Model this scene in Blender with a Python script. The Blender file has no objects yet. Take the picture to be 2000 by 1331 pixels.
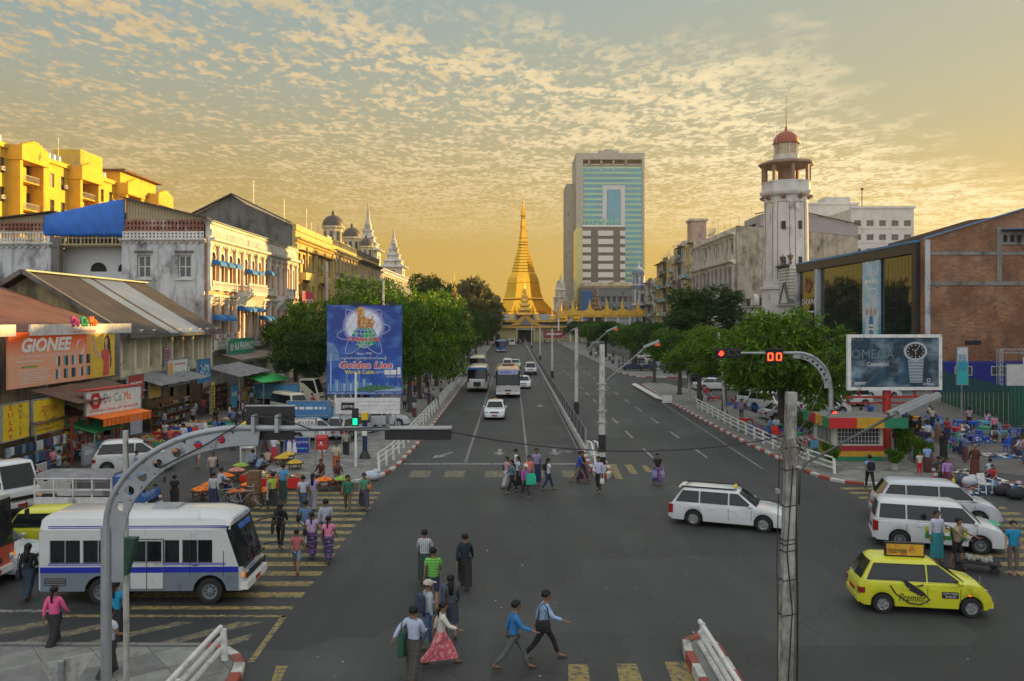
import bpy,math,random
import numpy as np
from math import sin,cos,pi,radians as R,atan2,hypot
from mathutils import Vector,Matrix
random.seed(7); np.random.seed(7)
D=bpy.data; SC=bpy.context.scene; COL=SC.collection
H=8.0; F=1600.0; HZ=625.0  # eye height (m), focal length and horizon row of the 2000 px photograph
def G(u,v,z=0.0):  # ground (or height z) point seen at a photo pixel
    y=F*(H-z)/(v-HZ); return((u-1000)/F*y,y)
def GX(u,y):return(u-1000)/F*y
def GZ(v,y):return H-(v-HZ)*y/F
# ---------------------------------------------------------------- camera, world, sun, exposure
cam=D.objects.new('camera',D.cameras.new('camera')); COL.objects.link(cam); SC.camera=cam
cam.location=(0,0,H); cam.rotation_euler=(R(90),0,0)
cam.data.sensor_width=36; cam.data.lens=28.8; cam.data.shift_y=-0.02025; cam.data.clip_end=6000; cam.data.clip_start=.3
SUN_AZ,SUN_EL=30.0,7.5  # degrees from +X (west side of the street) towards +Y (down the street)
sund=D.lights.new('sun','SUN'); sund.energy=5.0; sund.angle=R(.5); sund.color=(1.0,.62,.19)
sun=D.objects.new('sun',sund); COL.objects.link(sun)
sv=Vector((cos(R(SUN_AZ))*cos(R(SUN_EL)),sin(R(SUN_AZ))*cos(R(SUN_EL)),sin(R(SUN_EL))))
sun.rotation_euler=(-sv).to_track_quat('-Z','Y').to_euler(); sun.location=sv*400
SC.view_settings.view_transform='Standard'; SC.view_settings.look='None'
SC.view_settings.exposure=1.2; SC.view_settings.gamma=1.0; SC.view_settings.use_curve_mapping=False
SC.cycles.use_denoising=True; SC.cycles.max_bounces=6; SC.cycles.diffuse_bounces=3; SC.cycles.glossy_bounces=3
SC.cycles.caustics_reflective=False; SC.cycles.caustics_refractive=False
W=D.worlds.new('World'); SC.world=W; W.use_nodes=True
def mk_world():
    nt=W.node_tree; N=nt.nodes; L=nt.links; N.clear()
    def n(t,**k):
        x=N.new(t)
        for a,b in k.items():setattr(x,a,b)
        return x
    def put(s,v):
        if hasattr(v,'is_linked'):L.new(v,s)
        else:s.default_value=v
    def m(op,a,b=None,c=None,clamp=False):
        x=n('ShaderNodeMath',operation=op,use_clamp=clamp)
        for i,v in enumerate((a,b,c)):
            if v is not None:put(x.inputs[i],v)
        return x.outputs[0]
    def mix(f,a,b):
        x=n('ShaderNodeMix',data_type='RGBA'); put(x.inputs[0],f); put(x.inputs[6],a); put(x.inputs[7],b); return x.outputs[2]
    def ramp(f,pts):
        x=n('ShaderNodeValToRGB'); e=x.color_ramp.elements
        while len(e)<len(pts):e.new(.5)
        for i,(p,c)in enumerate(pts):e[i].position=p; e[i].color=(*c,1)if len(c)==3 else c
        L.new(f,x.inputs[0]); return x.outputs[0]
    tc=n('ShaderNodeTexCoord').outputs['Generated']
    s=n('ShaderNodeSeparateXYZ'); L.new(tc,s.inputs[0]); X,Y,Z=s.outputs
    el=m('MAXIMUM',Z,0.0)
    # azimuth warmth: 1 towards the sun
    sdot=m('ADD',m('MULTIPLY',X,cos(R(SUN_AZ))),m('MULTIPLY',Y,sin(R(SUN_AZ))))
    toward=m('MULTIPLY_ADD',sdot,.5,.5,clamp=True)
    base=ramp(m('MULTIPLY',el,1.6),[(0,(.50,.27,.02)),(.12,(.48,.28,.03)),(.25,(.42,.30,.09)),(.42,(.32,.36,.30)),(.60,(.235,.365,.41)),(1,(.74,.78,.80))])
    warm=ramp(m('MULTIPLY',el,1.6),[(0,(.74,.46,.09)),(.14,(.72,.49,.13)),(.34,(.52,.46,.25)),(.58,(.45,.45,.33)),(1,(.74,.78,.80))])
    sky0=mix(m('MULTIPLY',m('POWER',toward,3.0),1.0,clamp=True),base,warm)
    sky=n('ShaderNodeTexSky',sky_type='NISHITA',sun_disc=False); sky.sun_elevation=R(SUN_EL); sky.sun_rotation=R(90-SUN_AZ)
    # cloud sheet: direction projected on a high plane
    zz=m('MAXIMUM',Z,.02)
    px=m('DIVIDE',X,zz); py=m('DIVIDE',Y,zz)
    cv=n('ShaderNodeCombineXYZ'); L.new(px,cv.inputs[0]); L.new(m('MULTIPLY',py,.8),cv.inputs[1])
    def noise(vec,sc,det,rough,dist=0.0,rot=0,scl=(1,1,1)):
        mp=n('ShaderNodeMapping'); mp.inputs['Rotation'].default_value=(0,0,rot); mp.inputs['Scale'].default_value=scl; L.new(vec,mp.inputs[0])
        x=n('ShaderNodeTexNoise'); L.new(mp.outputs[0],x.inputs['Vector']); x.inputs['Scale'].default_value=sc; x.inputs['Detail'].default_value=det
        x.inputs['Roughness'].default_value=rough; x.inputs['Distortion'].default_value=dist; return x.outputs['Fac']
    v=cv.outputs[0]
    big=noise(v,.55,3,.55,0,.3)
    mid=noise(v,3.6,3,.6,.3,.5,(1,1.2,1))
    cell=noise(v,21,2.6,.55,.35,-.15,(1,.75,1))
    fine=noise(v,50,2,.6,.3,.1,(1,.8,1))
    # edge of the sheet: clear sky high on the right
    edge=m('MINIMUM',m('SUBTRACT',m('SUBTRACT',py,2.75),m('MULTIPLY',px,.44)),m('SUBTRACT',m('SUBTRACT',py,2.10),m('MULTIPLY',px,1.08)))
    edge=m('ADD',edge,m('MULTIPLY',m('SUBTRACT',big,.5),1.6)); edge=m('ADD',edge,m('MULTIPLY',m('SUBTRACT',mid,.5),1.6))
    mask=m('MULTIPLY',m('ADD',edge,.25),1.1,clamp=True)
    far=m('SUBTRACT',1.0,m('MULTIPLY',m('SUBTRACT',py,m('MULTIPLY_ADD',m('MAXIMUM',px,0.0),.55,4.6)),.16),clamp=True)
    dens=m('ADD',m('MULTIPLY',cell,.56),m('MULTIPLY',mid,.42))
    dens=m('ADD',dens,m('MULTIPLY',big,.22)); dens=m('ADD',dens,m('MULTIPLY',m('SUBTRACT',toward,.7),.14)); dens=m('ADD',dens,m('MULTIPLY',fine,.16))
    c=m('MULTIPLY',m('SUBTRACT',dens,.652),11.0,clamp=True)
    c=m('MULTIPLY',m('MULTIPLY',c,mask),m('MULTIPLY_ADD',far,.92,.05))
    c=m('MULTIPLY',c,m('GREATER_THAN',Z,0.0))
    ccol=mix(m('POWER',toward,2.5),(.60,.37,.15,1),(1.25,1.08,.68,1))
    c2=m('MULTIPLY',m('SUBTRACT',dens,.75),8.0,clamp=True)
    ccol=mix(m('MULTIPLY',c2,m('MULTIPLY_ADD',toward,.9,-.15,clamp=True)),ccol,(1.05,.80,.42,1))
    ccol=mix(m('MULTIPLY',m('SUBTRACT',noise(v,5.0,2,.5,0,.9),.5),2.0,clamp=True),ccol,(.50,.40,.20,1))
    allc=mix(m('MULTIPLY',c,.84),sky0,ccol)
    # low streaks of thin cloud near the horizon
    st=noise(tc,3.0,4,.6,.2,0,(1,1,14))
    band=m('MULTIPLY',m('MULTIPLY',m('SUBTRACT',st,.5),3.0,clamp=True),m('SUBTRACT',1.0,m('MULTIPLY',el,4.0),clamp=True))
    allc=mix(m('MULTIPLY',band,.35),allc,(.62,.40,.09,1))
    allc=mix(m('MULTIPLY_ADD',Y,-1.1,.05,clamp=True),allc,(1.15,1.18,1.22,1))
    lp=n('ShaderNodeBackground'); L.new(allc,lp.inputs[0]); lp.inputs[1].default_value=.48
    b2=n('ShaderNodeBackground'); L.new(sky.outputs[0],b2.inputs[0]); b2.inputs[1].default_value=.05
    ad=n('ShaderNodeMixShader'); ad.inputs[0].default_value=.10; L.new(lp.outputs[0],ad.inputs[1]); L.new(b2.outputs[0],ad.inputs[2])
    out=n('ShaderNodeOutputWorld'); L.new(ad.outputs[0],out.inputs[0])
mk_world()
# ---------------------------------------------------------------- materials
MATS={}
def mt(name,rgb,rough=.65,metal=0.0,var=.14,vs=3.0,bump=0.0,bs=20.0,grime=0.0,gcol=(.05,.045,.04),gs=.5,emit=0.0,world=False,pattern=None,coat=0.0,streak=0.0,spec=None):
    if name in MATS:return MATS[name]
    M=D.materials.new(name); MATS[name]=M; M.use_nodes=True; nt=M.node_tree; N=nt.nodes; L=nt.links
    b=N['Principled BSDF']; b.inputs['Roughness'].default_value=rough; b.inputs['Metallic'].default_value=metal
    if coat:b.inputs['Coat Weight'].default_value=coat; b.inputs['Coat Roughness'].default_value=.08
    if spec is not None:b.inputs['Specular IOR Level'].default_value=spec
    if world:cs=N.new('ShaderNodeNewGeometry').outputs['Position']
    else:cs=N.new('ShaderNodeTexCoord').outputs['Object']
    def noise(sc,det=4,scl=(1,1,1),rg=.55):
        mp=N.new('ShaderNodeMapping'); mp.inputs['Scale'].default_value=scl; L.new(cs,mp.inputs[0])
        x=N.new('ShaderNodeTexNoise'); x.inputs['Scale'].default_value=sc; x.inputs['Detail'].default_value=det; x.inputs['Roughness'].default_value=rg; L.new(mp.outputs[0],x.inputs['Vector']); return x.outputs['Fac']
    def mix(f,a,c2):
        x=N.new('ShaderNodeMix'); x.data_type='RGBA'
        for i,v in((0,f),(6,a),(7,c2)):
            if hasattr(v,'is_linked'):L.new(v,x.inputs[i])
            else:x.inputs[i].default_value=v if i==0 else(*v[:3],1)
        return x.outputs[2]
    def mr(f,a,c2):
        x=N.new('ShaderNodeMapRange'); L.new(f,x.inputs[0]); x.inputs[1].default_value=a; x.inputs[2].default_value=c2; return x.outputs[0]
    col=mix(mr(noise(vs),.3,.7),[max(0,c*(1-var))for c in rgb],[min(1,c*(1+var))for c in rgb])
    if pattern:
        col=pattern(N,L,cs,col,mix,mr,noise)
    if grime:
        a=mr(noise(gs,8,(1,1,.6),.68),.62-.22*grime,.70)
        col=mix(a,col,gcol)
    if streak:
        a=mr(noise(1.6,6,(1,1,.09),.7),.66-.2*streak,.76)
        col=mix(a,col,gcol)
    L.new(col,b.inputs['Base Color'])
    if bump:
        bp=N.new('ShaderNodeBump'); bp.inputs['Strength'].default_value=bump; bp.inputs['Distance'].default_value=.03; L.new(noise(bs,6),bp.inputs['Height']); L.new(bp.outputs[0],b.inputs['Normal'])
    if emit:L.new(col,b.inputs['Emission Color']); b.inputs['Emission Strength'].default_value=emit
    return M
def pat_wave(sc,axis,c1,w=.5,amt=1.0):
    def f(N,L,cs,col,mix,mr,noise):
        s=N.new('ShaderNodeSeparateXYZ'); L.new(cs,s.inputs[0])
        a=N.new('ShaderNodeMath'); a.operation='MULTIPLY'; L.new(s.outputs[axis],a.inputs[0]); a.inputs[1].default_value=sc
        b=N.new('ShaderNodeMath'); b.operation='FRACT'; L.new(a.outputs[0],b.inputs[0])
        g=N.new('ShaderNodeMath'); g.operation='GREATER_THAN'; L.new(b.outputs[0],g.inputs[0]); g.inputs[1].default_value=w
        h=N.new('ShaderNodeMath'); h.operation='MULTIPLY'; L.new(g.outputs[0],h.inputs[0]); h.inputs[1].default_value=amt
        return mix(h.outputs[0],col,c1)
    return f
def pat_plaid(c1,s1=16,w=.6):
    def f(N,L,cs,col,mix,mr,noise):
        col=pat_wave(s1,0,c1,w,.6)(N,L,cs,col,mix,mr,noise)
        return pat_wave(s1,2,c1,w,.6)(N,L,cs,col,mix,mr,noise)
    return f
def pat_grad(axis,z0,z1,c1):
    def f(N,L,cs,col,mix,mr,noise):
        s=N.new('ShaderNodeSeparateXYZ'); L.new(cs,s.inputs[0]); return mix(mr(s.outputs[axis],z0,z1),col,c1)
    return f
def pat_brick(c1,c2,mortar,sc=1.0,patch=None,pc=(.3,.3,.28)):
    def f(N,L,cs,col,mix,mr,noise):
        s=N.new('ShaderNodeSeparateXYZ'); L.new(cs,s.inputs[0]); a=N.new('ShaderNodeMath'); a.operation='ADD'; L.new(s.outputs[0],a.inputs[0]); L.new(s.outputs[1],a.inputs[1])
        c=N.new('ShaderNodeCombineXYZ'); L.new(a.outputs[0],c.inputs[0]); L.new(s.outputs[2],c.inputs[1])
        b=N.new('ShaderNodeTexBrick'); L.new(c.outputs[0],b.inputs['Vector']); b.inputs['Scale'].default_value=sc
        for i,v in(('Color1',c1),('Color2',c2),('Mortar',mortar)):b.inputs[i].default_value=(*v,1)
        b.inputs['Brick Width'].default_value=.5; b.inputs['Row Height'].default_value=.17; b.inputs['Mortar Size'].default_value=.02; b.inputs['Bias'].default_value=-.1
        col=mix(mr(noise(.35,5),.35,.65),b.outputs['Color'],[x*.62 for x in c2])
        return mix(mr(noise(.7,7,(1,1,1.6),.7),.60,.68),col,pc)
    return f
# ---------------------------------------------------------------- mesh builder
class MB:
    def __init__(s):s.v=[]; s.f=[]; s.m=[]
    def face(s,pts,mi=0):
        k=len(s.v); s.v+=[tuple(p)for p in pts]; s.f.append(tuple(range(k,k+len(pts)))); s.m.append(mi); return s
    def box(s,x0,x1,y0,y1,z0,z1,mi=0):
        k=len(s.v); s.v+=[(x,y,z)for z in(z0,z1)for y in(y0,y1)for x in(x0,x1)]
        for q in((0,2,3,1),(4,5,7,6),(0,1,5,4),(2,6,7,3),(0,4,6,2),(1,3,7,5)):s.f.append(tuple(k+i for i in q)); s.m.append(mi)
        return s
    def bar(s,a,b,w,h,mi=0,up=(0,0,1)):  # rectangular bar between two points
        a=Vector(a); b=Vector(b); d=(b-a).normalized(); u=Vector(up)
        sd=d.cross(u); sd=sd.normalized()if sd.length>1e-4 else Vector((1,0,0)); u=sd.cross(d).normalized()
        k=len(s.v)
        for p in(a,b):
            for i,j in((-1,-1),(1,-1),(1,1),(-1,1)):s.v.append(tuple(p+sd*(i*w/2)+u*(j*h/2)))
        for q in((3,2,1,0),(4,5,6,7),(0,1,5,4),(1,2,6,5),(2,3,7,6),(3,0,4,7)):s.f.append(tuple(k+i for i in q)); s.m.append(mi)
        return s
    def tube(s,path,r,n=8,mi=0,caps=True):
        P=[Vector(p)for p in path]; rs=r if isinstance(r,(list,tuple))else[r]*len(P); k=len(s.v); ref=None
        for i,p in enumerate(P):
            d=(P[min(i+1,len(P)-1)]-P[max(i-1,0)]).normalized()
            if ref is None:ref=Vector((1,0,0))if abs(d.x)<.9 else Vector((0,1,0))
            a=(ref-d*ref.dot(d)).normalized(); ref=a; b=d.cross(a)
            for j in range(n):t=2*pi*j/n; s.v.append(tuple(p+a*cos(t)*rs[i]+b*sin(t)*rs[i]))
        for i in range(len(P)-1):
            for j in range(n):s.f.append((k+i*n+j,k+i*n+(j+1)%n,k+(i+1)*n+(j+1)%n,k+(i+1)*n+j)); s.m.append(mi)
        if caps:s.f.append(tuple(k+j for j in reversed(range(n)))); s.m.append(mi); s.f.append(tuple(k+(len(P)-1)*n+j for j in range(n))); s.m.append(mi)
        return s
    def loft(s,rings,mi=0,caps=True):
        k=len(s.v); n=len(rings[0])
        for r in rings:s.v+=[tuple(p)for p in r]
        for i in range(len(rings)-1):
            for j in range(n):s.f.append((k+i*n+j,k+i*n+(j+1)%n,k+(i+1)*n+(j+1)%n,k+(i+1)*n+j)); s.m.append(mi)
        if caps:s.f.append(tuple(k+j for j in reversed(range(n)))); s.m.append(mi); s.f.append(tuple(k+(len(rings)-1)*n+j for j in range(n))); s.m.append(mi)
        return s
    def lathe(s,prof,cx=0,cy=0,n=16,mi=0,ph=0.0,sq=1.0):
        return s.loft([[(cx+r*cos(2*pi*(j+ph)/n),cy+r*sq*sin(2*pi*(j+ph)/n),z)for j in range(n)]for r,z in prof],mi)
    def ell(s,c,r,n=8,k=5,mi=0):
        rx,ry,rz=r if isinstance(r,tuple)else(r,r,r)
        return s.loft([[(c[0]+rx*sin(a)*cos(2*pi*j/n),c[1]+ry*sin(a)*sin(2*pi*j/n),c[2]-rz*cos(a))for j in range(n)]for a in[max(.08,min(pi-.08,pi*i/k))for i in range(k+1)]],mi)
    def prism(s,pts,z0,z1,mi=0,mt_=None):
        n=len(pts); k=len(s.v); s.v+=[(p[0],p[1],z0)for p in pts]+[(p[0],p[1],z1)for p in pts]
        s.f.append(tuple(k+n+j for j in range(n))); s.m.append(mi if mt_ is None else mt_); s.f.append(tuple(k+j for j in reversed(range(n)))); s.m.append(mi)
        for j in range(n):s.f.append((k+j,k+(j+1)%n,k+n+(j+1)%n,k+n+j)); s.m.append(mi)
        return s
    def prismy(s,pts,y0,y1,mi=0):  # outline in x,z extruded along y
        n=len(pts); k=len(s.v); s.v+=[(p[0],y0,p[1])for p in pts]+[(p[0],y1,p[1])for p in pts]
        s.f.append(tuple(k+j for j in range(n))); s.m.append(mi); s.f.append(tuple(k+n+j for j in reversed(range(n)))); s.m.append(mi)
        for j in range(n):s.f.append((k+j,k+n+j,k+n+(j+1)%n,k+(j+1)%n)); s.m.append(mi)
        return s
    def holes(s,x0,x1,z0,z1,rects,dep=.2,mi=0,y=0.0,reveal=None):  # wall in the plane y with real openings and reveals
        xs=sorted({round(a,4)for a in[x0,x1]+[r[0]for r in rects]+[r[0]+r[2]for r in rects]if x0-1e-6<=a<=x1+1e-6})
        zs=sorted({round(a,4)for a in[z0,z1]+[r[1]for r in rects]+[r[1]+r[3]for r in rects]if z0-1e-6<=a<=z1+1e-6})
        for j in range(len(zs)-1):
            run=None
            for i in range(len(xs)-1):
                cx=(xs[i]+xs[i+1])/2; cz=(zs[j]+zs[j+1])/2
                hole=any(r[0]<cx<r[0]+r[2]and r[1]<cz<r[1]+r[3]for r in rects)
                if not hole and run is None:run=xs[i]
                if run is not None and(hole or i==len(xs)-2):
                    e=xs[i]if hole else xs[i+1]; s.face([(run,y,zs[j]),(e,y,zs[j]),(e,y,zs[j+1]),(run,y,zs[j+1])],mi); run=None
        rm=mi if reveal is None else reveal
        for(a,b,w,h)in[r[:4]for r in rects]:
            s.face([(a,y,b),(a,y+dep,b),(a,y+dep,b+h),(a,y,b+h)],rm); s.face([(a+w,y,b),(a+w,y,b+h),(a+w,y+dep,b+h),(a+w,y+dep,b)],rm)
            s.face([(a,y,b+h),(a,y+dep,b+h),(a+w,y+dep,b+h),(a+w,y,b+h)],rm); s.face([(a,y,b),(a+w,y,b),(a+w,y+dep,b),(a,y+dep,b)],rm)
        return s
    def mesh(s,name,mats,smooth=False):
        me=D.meshes.new(name); me.from_pydata(s.v,[],s.f)
        for m_ in(mats if isinstance(mats,(list,tuple))else[mats]):me.materials.append(m_)
        if len(me.materials)>1:me.polygons.foreach_set('material_index',s.m)
        if smooth:
            me.polygons.foreach_set('use_smooth',[True]*len(me.polygons))
            if smooth is not True:me.set_sharp_from_angle(angle=R(smooth))
        me.update(); return me
    def build(s,name,mats,parent=None,loc=(0,0,0),rz=0,smooth=False,label=None,kind=None):
        return O(name,s.mesh(name,mats,smooth),parent,loc,rz,label,kind)
def O(name,mesh,parent=None,loc=(0,0,0),rz=0,label=None,kind=None,scale=None,mats=None):
    o=D.objects.new(name,mesh); COL.objects.link(o); o.location=loc; o.rotation_euler=(0,0,rz)
    if scale:o.scale=scale if isinstance(scale,tuple)else(scale,)*3
    if parent:o.parent=parent
    if label:o['label']=label
    if kind:o['kind']=kind
    if mats:
        for i,m_ in enumerate(mats):
            if m_ is not None:o.material_slots[i].link='OBJECT'; o.material_slots[i].material=m_
    return o
def T(name,label,cat,loc=(0,0,0),rz=0,group=None):
    o=D.objects.new(name,None); COL.objects.link(o); o.location=(loc[0],loc[1],loc[2]if len(loc)>2 else 0); o.rotation_euler=(0,0,rz); o.empty_display_size=.2
    return tag(o,label,cat,group)
def tag(o,label,cat,group=None):
    o['label']=label; o['category']=cat
    if group:o['group']=group
    return o
def S(name,mb,mats,**k):return mb.build(name,mats,kind='structure',**k)
def clone(root,loc,rz=None,label=None,scale=None):
    def cp(o,par):
        c=o.copy(); COL.objects.link(c); c.parent=par
        for ch in KIDS.get(o.name,[]):cp(ch,c)
        return c
    c=cp(root,None); c.location=loc
    if rz is not None:c.rotation_euler=(0,0,rz)
    if label:c['label']=label
    if scale:c.scale=scale if isinstance(scale,tuple)else(scale,)*3
    return c
KIDS={}
def note(root):  # remember a finished thing's parts so that it can be copied
    def go(o):
        KIDS[o.name]=[c for c in D.objects if c.parent==o]if o.name not in KIDS else KIDS[o.name]
        for c in KIDS[o.name]:go(c)
    go(root); return root
# text as mesh standing in the x,z plane, facing -y
_TX={}
def tmesh(body,mat,bold=0.0,shear=0.0,sp=1.0,ln=1.0):
    k=(body,mat.name,bold,shear,sp)
    if k not in _TX:
        c=D.curves.new('txt','FONT'); c.body=body; c.align_x='CENTER'; c.align_y='CENTER'; c.offset=bold; c.shear=shear; c.resolution_u=2; c.space_character=sp; c.space_line=ln
        o=D.objects.new('txt',c); me=D.meshes.new_from_object(o); D.objects.remove(o); me.name='lettering'
        if len(me.vertices):
            co=np.empty(len(me.vertices)*3,'f'); me.vertices.foreach_get('co',co); co=co.reshape(-1,3)
            lo=co.min(0); hi=co.max(0); ce=(lo+hi)/2; w,h=(hi-lo)[:2]
            co2=np.stack([(co[:,0]-ce[0]),np.zeros(len(co)),(co[:,1]-ce[1])],1); me.vertices.foreach_set('co',co2.ravel());
        else:w=h=1.0
        me.materials.clear(); me.materials.append(mat); me.update(); _TX[k]=(me,float(w),float(h))
    return _TX[k]
def text(parent,body,mat,w,loc,h=None,rz=0,bold=.0,shear=0,sp=1.0,name='lettering',ln=1.0):
    if body[0]=='~':  # print too small to read: broken rows of dashes
        n=int(body[1:]); m=MB(); h=h or .12; rh=h/n; rg=random.Random(n*7+int(w*10))
        for i in range(n):
            x=-w/2
            while x<w/2-.02:d=min(rh*rg.uniform(.5,2.2),w/2-x); z=h/2-(i+.5)*rh; m.face([(x,0,z-rh*.3),(x+d,0,z-rh*.3),(x+d,0,z+rh*.3),(x,0,z+rh*.3)]); x+=d+rh*.35
        return m.build('small_print',mat,parent,loc)
    me,w0,h0=tmesh(body,mat,bold,shear,sp,ln); s=w/w0; sz=(h/h0 if h else s)
    return O(name,me,parent,loc,rz,scale=(s,1,sz))
def disc(cx,cz,r,n=24,y=0.0,rz=None,a0=0,a1=2*pi):
    rz=rz or r; return[(cx+r*cos(a0+(a1-a0)*i/n),y,cz+rz*sin(a0+(a1-a0)*i/n))for i in range(n if a1-a0>6.2 else n+1)]
# common materials
WHITE=mt('white_paint',(.72,.72,.70),.5,grime=.25,gs=2.0,gcol=(.3,.28,.25))
BLACK=mt('black_plastic',(.012,.012,.013),.45)
DARK=mt('dark_interior',(.02,.02,.02),.8)
STEEL=mt('galvanised_steel',(.42,.44,.46),.38,.75,var=.2,vs=6,bump=.15)
GREYP=mt('grey_painted_steel',(.30,.31,.32),.45,.3,grime=.3,gs=1.5)
RED=mt('red_paint',(.42,.03,.025),.5,grime=.3,gs=3)
GLASS=mt('dark_glass',(.010,.014,.016),.07,0,spec=.45,bump=.35,bs=1.6)
GLASSG=mt('grey_window_glass',(.05,.06,.06),.12,0,var=.5,vs=.8)
WOOD=mt('brown_wood',(.16,.09,.045),.7,var=.3,vs=8)
GOLD=mt('gold_leaf',(.95,.47,.03),.24,.85,var=.10,vs=1.2,bump=.12,bs=3)
GOLDD=mt('aged_gold_paint',(.60,.34,.06),.45,.6,var=.3,vs=1.5)
BLUEP=mt('blue_plastic',(.02,.10,.55),.4); REDP=mt('red_plastic',(.60,.03,.025),.4); GREENP=mt('green_plastic',(.02,.36,.20),.4); WHITEP=mt('white_plastic',(.66,.66,.66),.4); PINKP=mt('pink_plastic',(.75,.35,.45),.4); CYANP=mt('light_blue_plastic',(.12,.45,.62),.4)
# ---------------------------------------------------------------- people: poses, bodies and clothes (evaluated first, while the scene is small)
def skin(verts,edges,rad,sub=1,root=0):
    me=D.meshes.new('sk'); me.from_pydata([tuple(v)for v in verts],edges,[]); o=D.objects.new('sk',me); COL.objects.link(o)
    mo=o.modifiers.new('s','SKIN'); mo.use_smooth_shade=True; mo.branch_smoothing=.3
    sv_=me.skin_vertices[0].data
    for i,r in enumerate(rad):sv_[i].radius=r if isinstance(r,tuple)else(r,r); sv_[i].use_root=(i==root)
    s=o.modifiers.new('d','SUBSURF'); s.levels=sub; s.render_levels=sub
    dg=bpy.context.evaluated_depsgraph_get(); out=D.meshes.new_from_object(o.evaluated_get(dg)); D.objects.remove(o); D.meshes.remove(me); return out
POSES={  # thigh/knee left, right; arm/elbow left, right; out = arm abduction; lean
 'stand':dict(l=(2,2,-2,2),a=(-4,12,-4,12)),'walk':dict(l=(22,8,-18,14),a=(-18,16,20,22)),'stride':dict(l=(30,10,-26,18),a=(-34,22,34,40),lean=6),
 'step':dict(l=(14,6,-12,22),a=(-8,10,12,60)),'fold':dict(l=(3,3,-3,3),a=(14,95,14,95)),'back':dict(l=(4,3,-4,3),a=(-22,10,-22,10)),
 'carry':dict(l=(10,6,-12,12),a=(8,70,-6,20)),'point':dict(l=(6,4,-14,10),a=(-30,4,20,60),out=(34,6)),'sit':dict(l=(84,86,80,84),a=(35,40,30,45),lean=12),
 'squat':dict(l=(112,138,104,134),a=(50,30,44,34),lean=32),'bend':dict(l=(10,4,6,6),a=(60,16,56,20),lean=62),'push':dict(l=(12,8,-8,6),a=(46,34,46,34),lean=6)}
def joints(p):
    def d(a):a=R(a); return Vector((0,-sin(a),-cos(a)))
    J={}; tl,kl,tr,kr=p['l']; lean=R(p.get('lean',0)); up=Vector((0,-sin(lean),cos(lean)))
    for s,t,k,n in((1,tl,kl,'L'),(-1,tr,kr,'R')):
        hp=Vector((s*.085,0,0)); kn=hp+d(t)*.42+Vector((s*.01,0,0)); an=kn+d(t-k)*.40; J['hip'+n]=hp; J['kn'+n]=kn; J['an'+n]=an
        ft=Vector((0,-1,-.25)); J['toe'+n]=an+ft.normalized()*.15; J['heel'+n]=an+Vector((0,.04,-.04))
    J['pel']=Vector((0,0,.02)); J['wa']=up*.17; J['ch']=up*.36; J['nb']=up*.475; J['nk']=up*.520
    hd=Vector((0,-sin(lean*.5),cos(lean*.5))); J['h0']=J['nk']+hd*.045+Vector((0,-.012,0)); J['h1']=J['nk']+hd*.125+Vector((0,-.01,0)); J['h2']=J['nk']+hd*.195
    a0,e0,a1,e1=p['a']; ou=p.get('out',(9,9))
    for s,a,e,o,n in((1,a0,e0,ou[0],'L'),(-1,a1,e1,ou[1],'R')):
        sh=J['nb']-up*.035+Vector((s*.165,0,0)); o=R(o); dd=d(a); el=sh+Vector((s*sin(o),dd.y*cos(o),dd.z*cos(o)))*.27
        d2=d(a+e); wr=el+Vector((s*(sin(o)*.6-.25*(e>50)),d2.y,d2.z)).normalized()*.235; J['sh'+n]=sh; J['el'+n]=el; J['wr'+n]=wr; J['hd'+n]=(wr-el).normalized()
    lo=min(min(J['an'+n].z-.075,J['toe'+n].z-.02)for n in 'LR')
    for k in list(J):
        if not k.startswith('hd'):J[k]=J[k]-Vector((0,0,lo))
    return J
def limb(J):return[J['hipL'],J['knL'],J['anL']],[J['hipR'],J['knR'],J['anR']]
def loft_lower(J,z1,flare,wz=.06,r0=(.150,.105)):
    m=MB(); rings=[]; NR=22
    for i in range(9):
        t=i/8*z1
        def at(n):
            if t<.5:return J['hip'+n].lerp(J['kn'+n],t/.5)
            return J['kn'+n].lerp(J['an'+n],(t-.5)/.5)
        a,b=at('L'),at('R'); rl=.112-.035*t+flare*t; ring=[]; zc=(a.z+b.z)/2+(wz if i==0 else 0)
        for j in range(NR):
            q=2*pi*j/NR; k=a if a.x*cos(q)+a.y*sin(q)>b.x*cos(q)+b.y*sin(q)else b; w=rl*(1+.10*t*sin(6*q+i*.35)); cx=(a.x+b.x)/2; cy=(a.y+b.y)/2
            x,y=k.x+w*cos(q),k.y+w*sin(q)
            if i<2:x=cx+max(r0[0],abs(a.x-b.x)/2+rl)*cos(q); y=cy+max(r0[1],abs(a.y-b.y)/2+rl)*sin(q)
            ring.append((x,y,zc+.015*t*sin(3*q)))
        rings.append(ring)
    m.loft(rings,0,False); return m
PM={}
SKINM=mt('skin_brown',(.25,.13,.075),.55,var=.08); HAIRM=mt('black_hair',(.008,.007,.007),.5,spec=.3); SHOEM=mt('dark_sandal',(.03,.022,.018),.7)
SKINL=mt('skin_light',(.42,.25,.18),.55,var=.08)
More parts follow.
